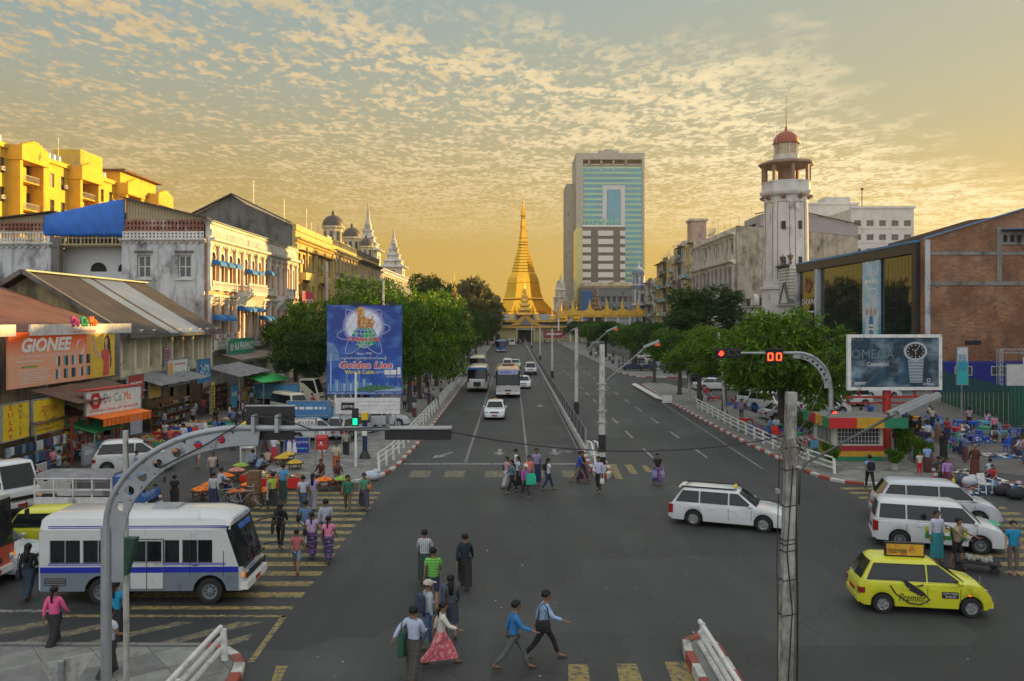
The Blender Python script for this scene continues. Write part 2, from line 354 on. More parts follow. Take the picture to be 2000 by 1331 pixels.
def body_parts(pk,J):
    V=[]; E=[]; Rr=[]
    def add(p,r,par=None):V.append(p); Rr.append(r); i=len(V)-1; (E.append((par,i))if par is not None else None); return i
    pe=add(J['pel'],(.135,.095)); wa=add(J['wa'],(.118,.085),pe); ch=add(J['ch'],(.125,.085),wa); nb=add(J['nb'],(.06,.05),ch); nk=add(J['nk'],.052,nb)
    h0=add(J['h0'],(.066,.08),nk); h1=add(J['h1'],(.088,.104),h0); add(J['h2'],(.070,.088),h1)
    for n,s in(('L',1),('R',-1)):
        hp=add(J['hip'+n],(.072,.074),pe); kn=add(J['kn'+n],.05,hp); cf=add(J['kn'+n].lerp(J['an'+n],.35),.05,kn); an=add(J['an'+n],.032,cf); add(J['toe'+n],(.034,.018),an)
        sh=add(J['sh'+n],.046,ch); el=add(J['el'+n],.036,sh); wr=add(J['wr'+n],.024,el); d=J['hd'+n]
        pm_=add(J['wr'+n]+d*.06,(.030,.016),wr)
        side=Vector((0,1,0))if abs(d.y)<.7 else Vector((1,0,0)); side=(side-d*side.dot(d)).normalized()
        for q,ln in((-1.3,.062),(-.42,.075),(.42,.07),(1.3,.055)):
            f1=add(J['wr'+n]+d*.095+side*q*.017,.0095,pm_); add(J['wr'+n]+d*(.095+ln)+side*q*.019+Vector((-s*.014,0,0)),.0075,f1)
        t1=add(J['wr'+n]+d*.05-side*.036,.0105,wr); add(J['wr'+n]+d*.09-side*.05,.0085,t1)
    b=skin(V,E,Rr,1,0); b.name='body'; b.materials.clear(); b.materials.append(SKINM)
    # face: nose, eyes, mouth, ears appended to the same mesh
    m=MB(); h=J['h1']; f=Vector((0,-1,0))
    m.ell(h+f*.098+Vector((0,0,-.012)),(.013,.017,.024),6,4,0)
    for s in(-1,1):m.ell(h+Vector((s*.030,-.084,.012)),(.012,.008,.008),6,4,1); m.ell(h+Vector((s*.080,.0,-.005)),(.01,.02,.03),6,4,0); m.ell(h+Vector((s*.030,-.088,.030)),(.016,.006,.004),6,3,1)
    m.ell(h+Vector((0,-.083,-.055)),(.024,.012,.007),8,4,2)
    n0=len(b.vertices); vs=[tuple(v.co)for v in b.vertices]+m.v; fs=[tuple(p.vertices)for p in b.polygons]+[tuple(n0+i for i in q)for q in m.f]
    mi=[0]*len(b.polygons)+m.m; D.meshes.remove(b); b=D.meshes.new('body'); b.from_pydata(vs,[],fs)
    for x in(SKINM,HAIRM,mt('lips',(.22,.07,.06),.5)):b.materials.append(x)
    b.polygons.foreach_set('material_index',mi); b.polygons.foreach_set('use_smooth',[True]*len(fs)); PM[pk,'body']=b
    def garment(key,long_):
        V.clear(); E.clear(); Rr.clear()
        lo=add(J['pel']-Vector((0,0,.07)),(.163,.118)); p0=add(J['pel']+Vector((0,0,.03)),(.158,.113),lo); w=add(J['wa'],(.152,.115),p0); c=add(J['ch'],(.172,.125),w); add(J['nb']+(J['nb']-J['ch'])*.08,(.112,.088),c)
        for n in 'LR':
            sh=add(J['sh'+n],.078,c); e=J['sh'+n].lerp(J['el'+n],.62 if not long_ else 1); el=add(e,.064 if not long_ else .054,sh)
            if long_:add(J['el'+n].lerp(J['wr'+n],.9),.042,el)
        g=skin(V,E,Rr,1,0); g.name='shirt'; g.materials.clear(); g.materials.append(SKINM); PM[pk,key]=g
    garment('tee',False); garment('shirt',True)
    def legs(key,fr,r1):
        V.clear(); E.clear(); Rr.clear(); p0=add(J['pel']+Vector((0,0,.05)),(.148,.105))
        for n in 'LR':
            hp=add(J['hip'+n]-Vector((0,0,.03)),(.098,.098),p0); kn=add(J['kn'+n]if fr>.5 else J['hip'+n].lerp(J['kn'+n],.95),.074 if fr<.6 else .066,hp)
            if fr>.6:add(J['kn'+n].lerp(J['an'+n],.9),r1,kn)
        g=skin(V,E,Rr,1,0); g.name='trousers'; g.materials.clear(); g.materials.append(SKINM); PM[pk,key]=g
    legs('trousers',1,.055); legs('shorts',.5,.07)
    PM[pk,'longyi']=loft_lower(J,.92,.028).mesh('longyi',SKINM,True); PM[pk,'skirt']=loft_lower(J,.56,.03).mesh('skirt',SKINM,True)
    # hair: shell over the back and top of the head, cut at the brow
    def hair(key,ln,vol=1.0):
        m=MB(); h=J['h1']+Vector((0,.012,.022)); n=12; rings=[]
        for i in range(7):
            a=pi*.5*i/6*1.25
            ring=[]
            for j in range(n):
                q=2*pi*j/n; fr=max(0,-sin(q)); aa=a*(1-.42*fr)
                ring.append((h.x+.103*vol*sin(aa)*cos(q),h.y+.120*vol*sin(aa)*sin(q)*(1 if sin(q)>0 else .93),h.z+.112*vol*cos(aa)))
            rings.append(ring)
        m.loft(rings,0,False)
        if ln:
            rr=[]
            for i in range(6):
                t=i/5; c=h+Vector((0,.055+.02*sin(t*3),-.02-ln*t)); c.y+=J['ch'].y*0+.045*min(1,t*2); w=(.085-.03*t)if key=='long' else(.035-.012*t)
                rr.append([(c.x+w*cos(q),c.y+.035*(1-.4*t)*sin(q),c.z)for q in[2*pi*j/10 for j in range(10)]])
            m.loft(rr)
        PM[pk,key]=m.mesh('hair',HAIRM,True)
    hair('short',0); hair('long',.40); hair('tail',.30); hair('big',0,1.08)
    m=MB()
    for n in 'LR':
        a=J['an'+n]; t=J['toe'+n]; m.ell(((a+t)/2+Vector((0,-.015,-.048))),(.046,.125,.022),10,4)
    PM[pk,'feet']=m.mesh('sandals',SHOEM,True)
JJ={k:joints(p)for k,p in POSES.items()}
for k in POSES:body_parts(k,JJ[k])
CLO={}
def cloth(c,pat=None):
    k=(tuple(round(x,3)for x in c),pat)
    if k not in CLO:
        pt=None
        if pat=='plaid':pt=pat_plaid([.75*x+.12 if sum(c)<1.2 else x*.3 for x in c],14,.55)
        elif pat=='lcheck':pt=pat_plaid([min(1,x*1.35+.006)for x in c],9,.7)
        elif pat=='check':pt=pat_plaid((.65,.66,.68),18,.5)
        elif pat=='stripe':pt=pat_wave(24,0,(.20,.34,.58),.6)
        elif pat=='hstripe':pt=pat_wave(14,2,[min(1,x*1.7+.03)for x in c],.6)
        elif pat=='floral':pt=lambda N,L,cs,col,mix,mr,noise:mix(mr(noise(26,2),.5,.54),col,(.55,.16,.05))
        elif pat=='pinkf':pt=lambda N,L,cs,col,mix,mr,noise:mix(mr(noise(12,2),.52,.60),col,(.78,.36,.34))
        elif pat=='band':pt=lambda N,L,cs,col,mix,mr,noise:mix(mr(noise(14,1,(.3,.3,2.5)),.52,.56),col,(.22,.12,.34))
        CLO[k]=mt('cloth_%d'%len(CLO),c,.85,var=.12,vs=7,bump=.35,bs=9,pattern=pt)
    return CLO[k]
PEOPLE=[]
def person(u,v,face,pose,top,bottom,hair,label,hgt=1.65,z=0.0,group=None,skinl=False,sit=0.0,xy=None,name='person'):
    x,y=xy if xy else G(u,v,z)
    zz=z+sit; s=hgt/1.65
    o=T(name,label,'person',(x,y,zz-(0 if not sit else JJ[pose]['pel'].z*s*1.0-.09)),R(face),group); o.scale=(s,s,s)
    O('body',PM[pose,'body'],o,mats=[SKINL if skinl else SKINM])
    tk,tc=top[0],cloth(*top[1:]); bk,bc=bottom[0],cloth(*(tuple(bottom[1:])+(('lcheck',)if bottom[0]=='longyi' and len(bottom)<3 else())))
    O('shirt',PM[pose,tk],o,mats=[tc]); O({'trousers':'trousers','shorts':'shorts','longyi':'longyi','skirt':'skirt'}[bk],PM[pose,bk],o,mats=[bc])
    O('hair',PM[pose,hair],o); O('sandals',PM[pose,'feet'],o)
    PEOPLE.append((o,x,y,R(face),s)); return o
def bag(kind,u,v,col,label,z=.85,dx=0,dy=0,xy=None,strap=True,cat='bag',size=(.3,.12,.24),rz=0):
    # hang it on the nearest person: back, shoulder side or hand
    x,y=G(u,v); P=min(PEOPLE,key=lambda q:(q[1]-x)**2+(q[2]-y)**2); s=P[4]; sd=-1 if dx<0 else 1
    lx,ly=(0,.20)if kind=='backpack' else(.24*sd,.03)if 'should' in kind or kind in('handbag','cloth_bag')else(.20*sd,-.10)
    c_,s_=cos(P[3]),sin(P[3]); x,y=P[1]+(lx*c_-ly*s_)*s,P[2]+(lx*s_+ly*c_)*s; rz=P[3]+(pi/2 if lx and ly>0 and kind!='backpack' else 0); up_=(kind in('shoulder_bag','cloth_bag','handbag'))and strap
    o=T(kind,label,cat,(x,y,z),rz); m_=cloth(col); w,d,h=size; m=MB()
    if up_:strap=(1.36*s-z-h/2)/.30
    m.loft([[(sx*w/2*k,sy*d/2*k2,zz)for sx,sy in((-1,-1),(1,-1),(1,1),(-1,1))]for k,k2,zz in((.8,.7,-h/2),(1,1,-h/2+.03),(1,1,h/4),(.85,.6,h/2))])
    m.build('pouch',m_,o,smooth=40)
    if strap:MB().tube([(-w/2*.8,0,h/2-.02),(-w*.3,0,h/2+strap*.22),(0,0,h/2+strap*.30),(w*.3,0,h/2+strap*.22),(w/2*.8,0,h/2-.02)],.012,6).build('strap',m_,o)
    return o
# ---------------------------------------------------------------- vehicles
TYRE=mt('tyre_rubber',(.018,.018,.018),.85); RIM=mt('wheel_rim',(.42,.43,.44),.3,.8); HUBW=mt('steel_wheel',(.20,.22,.24),.5,.3)
LAMPW=mt('headlight_glass',(.55,.56,.55),.1,.4); LAMPR=mt('tail_light',(.26,.012,.01),.15,coat=.5); LAMPO=mt('indicator_orange',(.75,.22,.02),.2,emit=.2); PLATE=mt('red_plate',(.40,.03,.03),.5); PLATEB=mt('black_plate',(.02,.02,.02),.5)
TRIM=mt('black_trim',(.018,.018,.018),.5); LETW=mt('white_print',(.75,.75,.73),.6); SEAT=mt('seat_fabric',(.07,.07,.08),.9)
def paint(name,c,gl=.28):return mt('paint_'+name,c,gl,var=.05,vs=1.5,coat=.5,grime=.12,gs=1.2,gcol=tuple(x*.6 for x in c))
PW=paint('white',(.62,.64,.65)); PY=paint('taxi_yellow',(.60,.60,.03)); PS=paint('silver',(.40,.43,.46)); PB=paint('blue',(.03,.12,.36)); PDB=paint('dark_blue',(.012,.03,.09)); PC=paint('cream',(.55,.52,.40))
def wheel_meshes(r,w,style):
    k=('wheel',r,w,style)
    if k in PM:return PM[k]
    n=20; t=MB(); prof=[(r*.62,-w/2),(r*.93,-w/2),(r,-w*.32),(r,w*.32),(r*.93,w/2),(r*.62,w/2)]
    t.loft([[(a*cos(2*pi*j/n),y,a*sin(2*pi*j/n))for j in range(n)]for a,y in prof],0,False)
    m=MB(); q=r*.63; ring=lambda a,y:[(a*cos(2*pi*j/n),y,a*sin(2*pi*j/n))for j in range(n)]
    m.loft([ring(q,-w*.42),ring(q*.86,-w*.40),ring(q*.84,-w*.2),ring(q*.2,-w*.25)],0,False); m.loft([ring(q,w*.4),ring(.01,w*.4)],1,False)
    if style=='spoke':
        for k2 in range(5):
            a=2*pi*k2/5; m.bar((0,-w*.40,0),(q*.95*cos(a),-w*.44,q*.95*sin(a)),.05,q*.28,0,(0,-1,0))
    else:
        for k2 in range(8):a=2*pi*k2/8; m.ell((q*.55*cos(a),-w*.24,q*.55*sin(a)),(.03,.008,.03),6,3,1)
    m.loft([ring(q*.22,-w*.46),ring(.01,-w*.5)],0,False); m.loft([ring(q*.22,-w*.2),ring(q*.22,-w*.46)],0,False)
    PM[k]=(t.mesh('tyre',TYRE,50),m.mesh('rim',[HUBW if style=='steel' else RIM,DARK],40)); return PM[k]
def add_wheels(o,xs,hw,r=.29,w=.17,style='spoke'):
    t,rm=wheel_meshes(r,w,style)
    for x in xs:
        for s in(-1,1):
            q=O('wheel',t,o,(x,s*(hw-w/2+.01),r)); q.rotation_euler=(0,0,0 if s<0 else pi); O('rim',rm,q)
def wheel_center(xs,r,zb,x):
    z=zb
    for wx in xs:
        d=abs(x-wx); a=r*1.2
        if d<a:z=max(z,r*.95+math.sqrt(a*a-d*d))
    return z
def lower_body(L,hw,zb,tops,axles,r,front_pull=.14,rear_pull=.08,mat=None):
    # tops: list of (x, z) of bonnet / belt line; lofted along x with rounded cross-section
    xs=set([-L/2,-L/2+.04,-L/2+.14,-L/2+.3,L/2-.3,L/2-.14,L/2-.04,L/2])
    for wx in axles:
        for k in range(-6,7):xs.add(round(wx+r*1.2*sin(k/6*pi/2),3))
        xs.add(wx-r*1.22); xs.add(wx+r*1.22)
    for x,z in tops:xs.add(x)
    xs=sorted(x for x in xs if-L/2-1e-6<=x<=L/2+1e-6); m=MB(); rings=[]
    def top(x):
        for(a,za),(b,zb2)in zip(tops,tops[1:]):
            if a<=x<=b:return za+(zb2-za)*(x-a)/(b-a+1e-9)
        return tops[-1][1]if x>tops[-1][0]else tops[0][1]
    for x in xs:
        e=min(x+L/2,L/2-x); pull=(front_pull if x>0 else rear_pull); k=1-pull*max(0,1-e/.35)**2; up=.10*max(0,1-e/.14)**1.5
        z1=top(x)-.10*max(0,1-e/.12)**2; z0=wheel_center(axles,r,zb,x)+up*(1 if z1-zb>.3 else .2); h=z1-z0; w=hw*k
        half=[(0,z0),(w-.12,z0),(w-.03,z0+.02*(h>.2)),(w-.005,z0+.3*h),(w,z0+.55*h),(w-.02,z1-.10*min(1,h)),(w-.07,z1-.03),(w*.6,z1+.012),(0,z1+.022)]
        rings.append([(x,y,z)for y,z in half]+[(x,-y,z)for y,z in reversed(half[1:-1])])
    m.loft(rings); return m
def cabin(xb0,xt0,xt1,xb1,z0,z1,wb,wt,mi=0):
    m=MB(); rings=[]
    def rr(x0,x1,w,z,c=.10):
        c=min(c,w*.4); return[(x0+c*.6,-w,z),(x1-c,-w,z),(x1-.02,-w+c,z),(x1+.03,0,z),(x1-.02,w-c,z),(x1-c,w,z),(x0+c*.6,w,z),(x0,w-c,z),(x0-.02,0,z),(x0,-w+c,z)]
    for t,dz,sh in((0,0,0),(.82,0,0),(.94,0,.05),(1.0,0,.16)):
        tt=min(t,.94)/.94; x0=xb0+(xt0-xb0)*tt+sh*.9; x1=xb1+(xt1-xb1)*tt-sh*.9; w=wb+(wt-wb)*tt-sh*.7; rings.append(rr(x0,x1,w,z0+(z1-z0)*t))
    rings.append([((p[0]-(xt0+xt1)/2)*.5+(xt0+xt1)/2,p[1]*.5,z1+.03)for p in rings[-1]])
    m.loft(rings); return m
def side_win(o,s,xs_b,xs_t,t0,t1,C,name='window',mat=None):
    xb0,xt0,xt1,xb1,z0,z1,wb,wt=C
    def P(x,t):tt=t/.94; return(x,s*(wb+(wt-wb)*tt+.008),z0+(z1-z0)*t)
    m=MB(); a,b=xs_b; c,d=xs_t; pts=[P(a,t0),P(b,t0),P(d,t1),P(c,t1)]
    if s>0:pts.reverse()
    m.face(pts); m.build(name,mat or GLASS,o)
    fr=MB(); q=[Vector(p)+Vector((0,s*.004,0))for p in pts]
    for i in range(4):fr.bar(q[i],q[(i+1)%4],.012,.028,0,(0,1,0))
    fr.build('window_trim',TRIM,o)
def car(kind,label,loc,rz,pm,scale=1.0,plate=PLATE,wheel='spoke',group=None,sign=None,cat=None,tailcol=None,detail=True):
    K={  # L, hw, zb, roof z, belt, hood z, (rear base, rear roof, front roof, front base), axles, wheel radius
     'hatch':(3.55,.75,.20,1.50,.90,.90,(-1.72,-1.36,.30,1.16),(-1.14,1.20),.27),'wagon':(4.50,.85,.20,1.45,.88,.82,(-2.15,-1.75,.30,1.10),(-1.30,1.30),.30),
     'van':(4.20,.85,.22,1.62,.98,.92,(-2.04,-1.90,.70,1.36),(-1.25,1.25),.30),'mpv':(4.45,.87,.22,1.62,1.0,.92,(-2.12,-1.70,.75,1.50),(-1.35,1.40),.31),
     'sedan':(4.30,.84,.20,1.40,.88,.82,(-1.62,-.98,.35,1.02),(-1.25,1.28),.29),'box_van':(4.4,.85,.28,1.95,1.05,1.0,(-2.16,-2.06,1.55,2.10),(-1.25,1.45),.32),'suv':(4.5,.88,.32,1.75,1.05,1.0,(-2.15,-1.85,.45,1.10),(-1.3,1.35),.36)}[kind]
    L,hw,zb,zr,belt,hood,cb,axles,r=K; o=T({'hatch':'hatchback_car','wagon':'estate_car','van':'estate_car','mpv':'people_carrier','sedan':'saloon_car','box_van':'van','suv':'off_roader'}[kind],label,cat or 'car',loc,rz,group); o.scale=(scale,)*3
    boot=belt-.02 if kind=='sedan' else belt
    tops=[(-L/2,boot-.08),(-L/2+.12,boot),(cb[0],belt),(cb[3],hood+.06),(cb[3]+(L/2-cb[3])*.5,hood),(L/2-.16,hood-.12),(L/2,hood-.26)]
    key=('car',kind)
    if key not in PM:
        m=lower_body(L,hw,zb,tops,axles,r); n0=len(m.f); PM[key]=(m.mesh('body',PW,38),cabin(cb[0],cb[1],cb[2],cb[3],belt-.03,zr,hw-.05,hw-.22).mesh('cabin',PW,38))
        x=MB(); x.box(-L/2+.25,L/2-.25,-hw+.2,hw-.2,zb-.04,belt-.2); PM[key,'under']=x.mesh('underbody',TRIM)
    a,b=PM[key]; O('body',a,o,mats=[pm]); O('cabin',b,o,mats=[pm]); O('underbody',PM[key,'under'],o)
    C=(*cb,belt-.03,zr,hw-.05,hw-.22); zl=belt-.03; hh=zr-zl
    # windscreen and rear window follow the slopes
    def slope(xa,xb,ya,yb,sgn,name):
        t0,t1=.10,.86; pts=[]
        for t,w in((t0,ya),(t1,yb)):
            xx=xa+(xb-xa)*t/.94; pts.append(((xx-.012*0+sgn*.022),w,zl+hh*t)); pts.append(((xx+sgn*.022),-w,zl+hh*t))
        A,B,Cc,Dd=pts; mid0=((A[0]+sgn*.03),0,A[2]); mid1=(Cc[0]+sgn*.03,0,Cc[2]); m=MB()
        for q in([A,mid0,mid1,Cc],[mid0,B,Dd,mid1]):m.face(q if sgn<0 else q[::-1])
        m.build(name,GLASS,o)
    slope(cb[3],cb[2],hw-.17,hw-.32,1,'windscreen'); slope(cb[0],cb[1],hw-.17,hw-.30,-1,'rear_window')
    t0,t1=.12,.80
    def lx(xa,xb,t):return xa+(xb-xa)*t/.94
    f0b=lx(cb[3],cb[2],t0)-.12; f0t=lx(cb[3],cb[2],t1)-.07; r0b=lx(cb[0],cb[1],t0)+.12; r0t=lx(cb[0],cb[1],t1)+.07
    mid=(axles[0]+axles[1])/2+.02; cuts=[mid]if kind in('hatch','sedan')else[mid,axles[0]+.22]
    for s in(-1,1):
        e=f0b,f0t
        for i,cx in enumerate(cuts+[None]):
            nb=(cx+.035,cx+.035)if cx is not None else(r0b,r0t)
            side_win(o,s,(nb[0],e[0]),(nb[1],e[1]),t0,t1,C)
            if cx is not None:e=(cx-.035,cx-.035)
        for cx in cuts[:2]:
            MB().box(cx-.006,cx+.006,s*hw-.004,s*hw+.004,zb+.14,belt-.1).build('door_gap',TRIM,o)
        if detail:
            MB().box(f0b-.02,f0b-.008,s*hw-.006,s*hw+.003,zb+.2,belt-.12).build('door_gap',TRIM,o)
            for cx in(mid+.16,mid-.62 if kind!='hatch' else mid-.55):MB().box(cx-.10,cx+.06,s*(hw-.02),s*(hw+.018),belt-.18,belt-.145).build('door_handle',TRIM if pm is PY else pm,o)
        mm=MB(); mm.ell((f0b-.05,s*(hw+.07),belt+.06),(.07,.10,.065),8,5); mm.build('mirror',pm,o,smooth=True)
    hz=hood-.20
    for s in(-1,1):
        m=MB(); m.loft([[(L/2-.17,s*(hw-.04),hz-.06),(L/2-.17,s*(hw-.04),hz+.07),(L/2-.16,s*(hw-.32),hz+.05),(L/2-.16,s*(hw-.32),hz-.06)],[(L/2-.08,s*(hw-.13),hz-.06),(L/2-.12,s*(hw-.13),hz+.06),(L/2-.035,s*(hw-.36),hz+.02),(L/2-.0,s*(hw-.36),hz-.06)]]); m.build('headlight',LAMPW,o)
        th=.34 if kind in('van','mpv','box_van','wagon')else .16; tz=belt-.28
        m=MB(); m.box(-L/2-.012,-L/2+.16,s*(hw-.20)if s>0 else-hw+.02,s*(hw-.02)if s>0 else-hw+.20,tz-th*.4,tz+th*.6); m.build('tail_light',LAMPR,o)
    m=MB(); m.box(L/2-.06,L/2+.008,-hw*.42,hw*.42,hz-.05,hz+.04); m.build('grille',TRIM,o)
    m=MB(); m.box(L/2-.10,L/2+.03,-hw*.86,hw*.86,zb+.06,zb+.22); m.build('bumper',TRIM if kind=='suv' else pm,o)
    m=MB(); m.box(-L/2-.03,-L/2+.1,-hw*.88,hw*.88,zb+.08,zb+.22); m.build('bumper',pm,o)
    for x,s in((L/2+.034,1),(-L/2-.034,-1)):MB().box(x-.006,x+.006,-.22,.22,zb+.10 if s>0 else belt-.42,zb+.22 if s>0 else belt-.30).build('number_plate',plate,o)
    add_wheels(o,axles,hw,r,.18,wheel)
    if sign=='taxi':m=MB(); m.loft([[(x*k-.05,y*k,zr+z)for x,y in((-.08,-.16),(.08,-.16),(.08,.16),(-.08,.16))]for k,z in((1,.03),(.8,.13))]); m.build('roof_sign',mt('taxi_lamp',(.75,.45,.03),.4),o)
    return o
# ---- buses and trucks
def bus(label,loc,rz,L,W,Ht,body,band=None,roof=None,skirt=None,front='flat',group=None,wins=6,door=None,name='bus',axles=None,lean=.10,r=.36):
    o=T(name,label,'bus',loc,rz,group); hw=W/2; zb=.38; wz0=Ht*.46; wh=Ht*.26; axles=axles or(-L*.28,L*.33)
    # side walls with real window openings
    for s in(-1,1):
        m=MB(); rects=[]; x0=-L/2+.28; pitch=(L-.28-.50-lean)/wins
        for i in range(wins):rects.append((x0+i*pitch+.035,wz0,pitch-.07,wh))
        m.holes(-L/2+.06,L/2-.16-lean,.95,Ht-.42,rects,.05); m.face([(L/2-.16-lean,0,.95),(L/2-.16,0,.95),(L/2-.16,0,wz0-.12),(L/2-.16-lean,0,Ht-.42)])
        m.v=[(x,(y-hw)*1 if s<0 else hw-y,z)for x,y,z in m.v]
        # lower skirt with wheel arches
        pts=[(-L/2+.06,.95),(-L/2+.06,zb)]
        for ax in axles:
            pts+=[(ax-r*1.3*cos(k*pi/8),max(zb,r+r*1.3*sin(k*pi/8)))for k in range(9)]
        pts+=[(L/2-.16,zb),(L/2-.16,.95)]
        k=MB(); k.prismy(pts,s*hw-.015 if s>0 else-hw,s*hw if s>0 else-hw+.015); k.build('side_skirt',skirt or body,o)
        m.build('side_wall',body,o)
        for i,q in enumerate(rects):
            f=MB(); x,z,w,h=q; yy=s*(hw-.035)
            for a,b in(((x,z),(x+w,z)),((x,z+h),(x+w,z+h)),((x,z),(x,z+h)),((x+w,z),(x+w,z+h)),((x+w/2,z),(x+w/2,z+h))):f.bar((a[0],yy,a[1]),(b[0],yy,b[1]),.03,.03,0,(0,1,0))
            fo=f.build('window_frame',STEEL,o); MB().face([(x,s*(hw-.045),z),(x+w,s*(hw-.045),z),(x+w,s*(hw-.045),z+h),(x,s*(hw-.045),z+h)]).build('pane',GLASS,fo)
        if band:MB().box(-L/2+.05,L/2-.17,s*hw-.004,s*hw+.004,.90,1.06).build('painted_stripe',band,o)
    # roof: rounded
    n=7; rings=[]
    for x,k,dz in((-L/2+.02,.93,-.10),(-L/2+.25,1,0),(L/2-.65-lean,1,0),(L/2-.22-lean,.98,-.09),(L/2-.06-lean,.95,-.22)):
        ring=[]
        for j in range(n+1):
            t=-1+2*j/n; y=hw*k*sin(t*pi/2)if abs(t)<1 else hw*k*t; ring.append((x,y,Ht-.42+(.42+dz*(1-t*t*.4))*(max(0,1-abs(t)**3.2))**.8))
        ring+=[(x,hw*k*.98,Ht-.44),(x,-hw*k*.98,Ht-.44)][::1]
        rings.append(ring)
    m=MB(); m.loft(rings); m.build('roof',roof or body,o,smooth=50)
    # rear and front
    m=MB(); m.loft([[(-L/2+.07,y,z)for y,z in((-hw,zb),(hw,zb),(hw,Ht-.42),(-hw,Ht-.42))],[(-L/2,y*.96,z)for y,z in((-hw,zb+.05),(hw,zb+.05),(hw,Ht-.5),(-hw,Ht-.5))]]); m.build('rear_panel',body,o)
    MB().box(-L/2-.01,-L/2+.01,-hw*.75,hw*.75,wz0+.05,wz0+wh).build('rear_window',GLASS,o)
    # front: lower panel, windscreen leaning back, brow
    zf=wz0-.12; x1=L/2; m=MB()
    m.loft([[(x1-.16,-hw,z0),(x1-.05,-hw*.93,z0),(x1,-hw*.6,z0),(x1+.02,0,z0),(x1,hw*.6,z0),(x1-.05,hw*.93,z0),(x1-.16,hw,z0)]for z0 in(zb,.8,zf)]); m.build('front_panel',skirt if front=='two' else body,o,smooth=30)
    m=MB(); zt=Ht-.34; m.loft([[(x1-.16-dx,-hw*.98,z0),(x1-.06-dx,-hw*.90,z0),(x1-.02-dx,-hw*.5,z0),(x1-dx,0,z0),(x1-.02-dx,hw*.5,z0),(x1-.06-dx,hw*.90,z0),(x1-.16-dx,hw*.98,z0)]for z0,dx in((zf,0),(zt,lean))]); m.build('windscreen',GLASS,o,smooth=40)
    m=MB(); m.bar((x1+.012,0,zf),(x1-lean+.012,0,zt),.03,.02,0); m.bar((x1-.01,-hw*.97,zf),(x1-.01,hw*.97,zf),.05,.05); m.build('windscreen_frame',TRIM,o)
    for s in(-1,1):
        MB().ell((x1+.0,s*hw*.72,.80),(.06,.11,.10),10,5).build('headlight',LAMPW,o); MB().ell((x1-.05,s*hw*.93,.80),(.05,.06,.08),8,4).build('indicator',LAMPO,o)
        m=MB(); m.tube([(x1-.1,s*hw*.95,zt-.2),(x1+.18,s*(hw+.14),zt-.15),(x1+.2,s*(hw+.16),zt-.5)],.015,5); m.box(x1+.17,x1+.22,s*(hw+.16)-.09,s*(hw+.16)+.09,zt-.75,zt-.45); m.build('mirror',TRIM,o)
        MB().box(-L/2-.02,-L/2+.02,s*hw*.8-.08,s*hw*.8+.08,.75,1.05).build('tail_light',LAMPR,o)
    MB().box(x1-.02,x1+.04,-.32,.32,.98-.26,.98-.12).build('grille',TRIM,o); MB().box(x1-.12,x1+.09,-hw*.97,hw*.97,.40,.60).build('bumper',WHITE,o); MB().box(x1+.09,x1+.10,-.2,.2,.43,.56).build('number_plate',PLATE,o)
    MB().box(-L/2+.15,L/2-.3,-hw+.3,hw-.3,.35,1.0).build('floor_pan',DARK,o)
    m=MB()
    for i in range(int(L/.9)-1):
        for s in(-1,1):m.box(-L/2+.5+i*.9,-L/2+.95+i*.9,s*.55-.4,s*.55+.4,1.0,1.25); m.box(-L/2+.5+i*.9,-L/2+.6+i*.9,s*.55-.4,s*.55+.4,1.25,1.75)
    m.build('seats',SEAT,o,kind='stuff')
    add_wheels(o,axles,hw,r,.22,'steel'); return o
def light_truck(label,loc,rz,cabm,bodyf,L=4.2,cat='truck',group=None,name='pickup_truck',cabl=1.25,Hc=1.85):
    o=T(name,label,cat,loc,rz,group); hw=.82; x1=L/2
    m=MB(); xs=x1-cabl; rings=[]
    prof=[(xs,.42),(x1-.05,.42),(x1,.62),(x1-.02,1.05),(x1-.10,1.16),(x1-.50,Hc-.08),(x1-.62,Hc),(xs+.05,Hc),(xs,Hc-.06)]
    for y,k in((-hw,.96),(-hw+.06,1),(hw-.06,1),(hw,.96)):rings.append([(xs+.4+(x-xs-.4)*k,y*(1 if z<1.1 else .93),.42+(z-.42)*(.985 if k<1 else 1))for x,z in prof])
    m.loft(rings); m.build('cab',cabm,o,smooth=35)
    m=MB(); m.face([(x1-.075,-hw*.84,1.18),(x1-.075,hw*.84,1.18),(x1-.475,hw*.78,Hc-.1),(x1-.475,-hw*.78,Hc-.1)]); m.build('windscreen',GLASS,o)
    for s in(-1,1):
        pts=[(xs+.14,s*(hw*.955),1.14),(x1-.24,s*(hw*.955),1.14),(x1-.56,s*(hw*.94),Hc-.17),(xs+.14,s*(hw*.94),Hc-.17)]; MB().face(pts if s<0 else pts[::-1]).build('window',GLASS,o)
        MB().ell((x1-.0,s*hw*.74,.72),(.05,.12,.09),8,5).build('headlight',LAMPW,o); MB().ell((x1-.02,s*hw*.95,.72),(.04,.06,.07),8,4).build('indicator',LAMPO,o)
        m=MB(); m.bar((x1-.15,s*hw,1.3),(x1+.05,s*(hw+.14),1.4),.02,.02); m.box(x1+.03,x1+.07,s*(hw+.14)-.07,s*(hw+.14)+.07,1.25,1.5); m.build('mirror',TRIM,o)
    MB().box(x1-.03,x1+.02,-.5,.5,.66,.80).build('grille',TRIM,o); MB().box(x1-.1,x1+.06,-hw*.97,hw*.97,.38,.54).build('bumper',WHITE,o); MB().box(x1+.06,x1+.07,-.2,.2,.40,.52).build('number_plate',PLATE,o)
    MB().box(-L/2,x1-.2,-.35,.35,.38,.55).build('chassis',DARK,o)
    bodyf(o,-L/2,xs-.04,hw); add_wheels(o,(-L/2+.75,x1-.6),hw,.30,.17,'steel'); return o
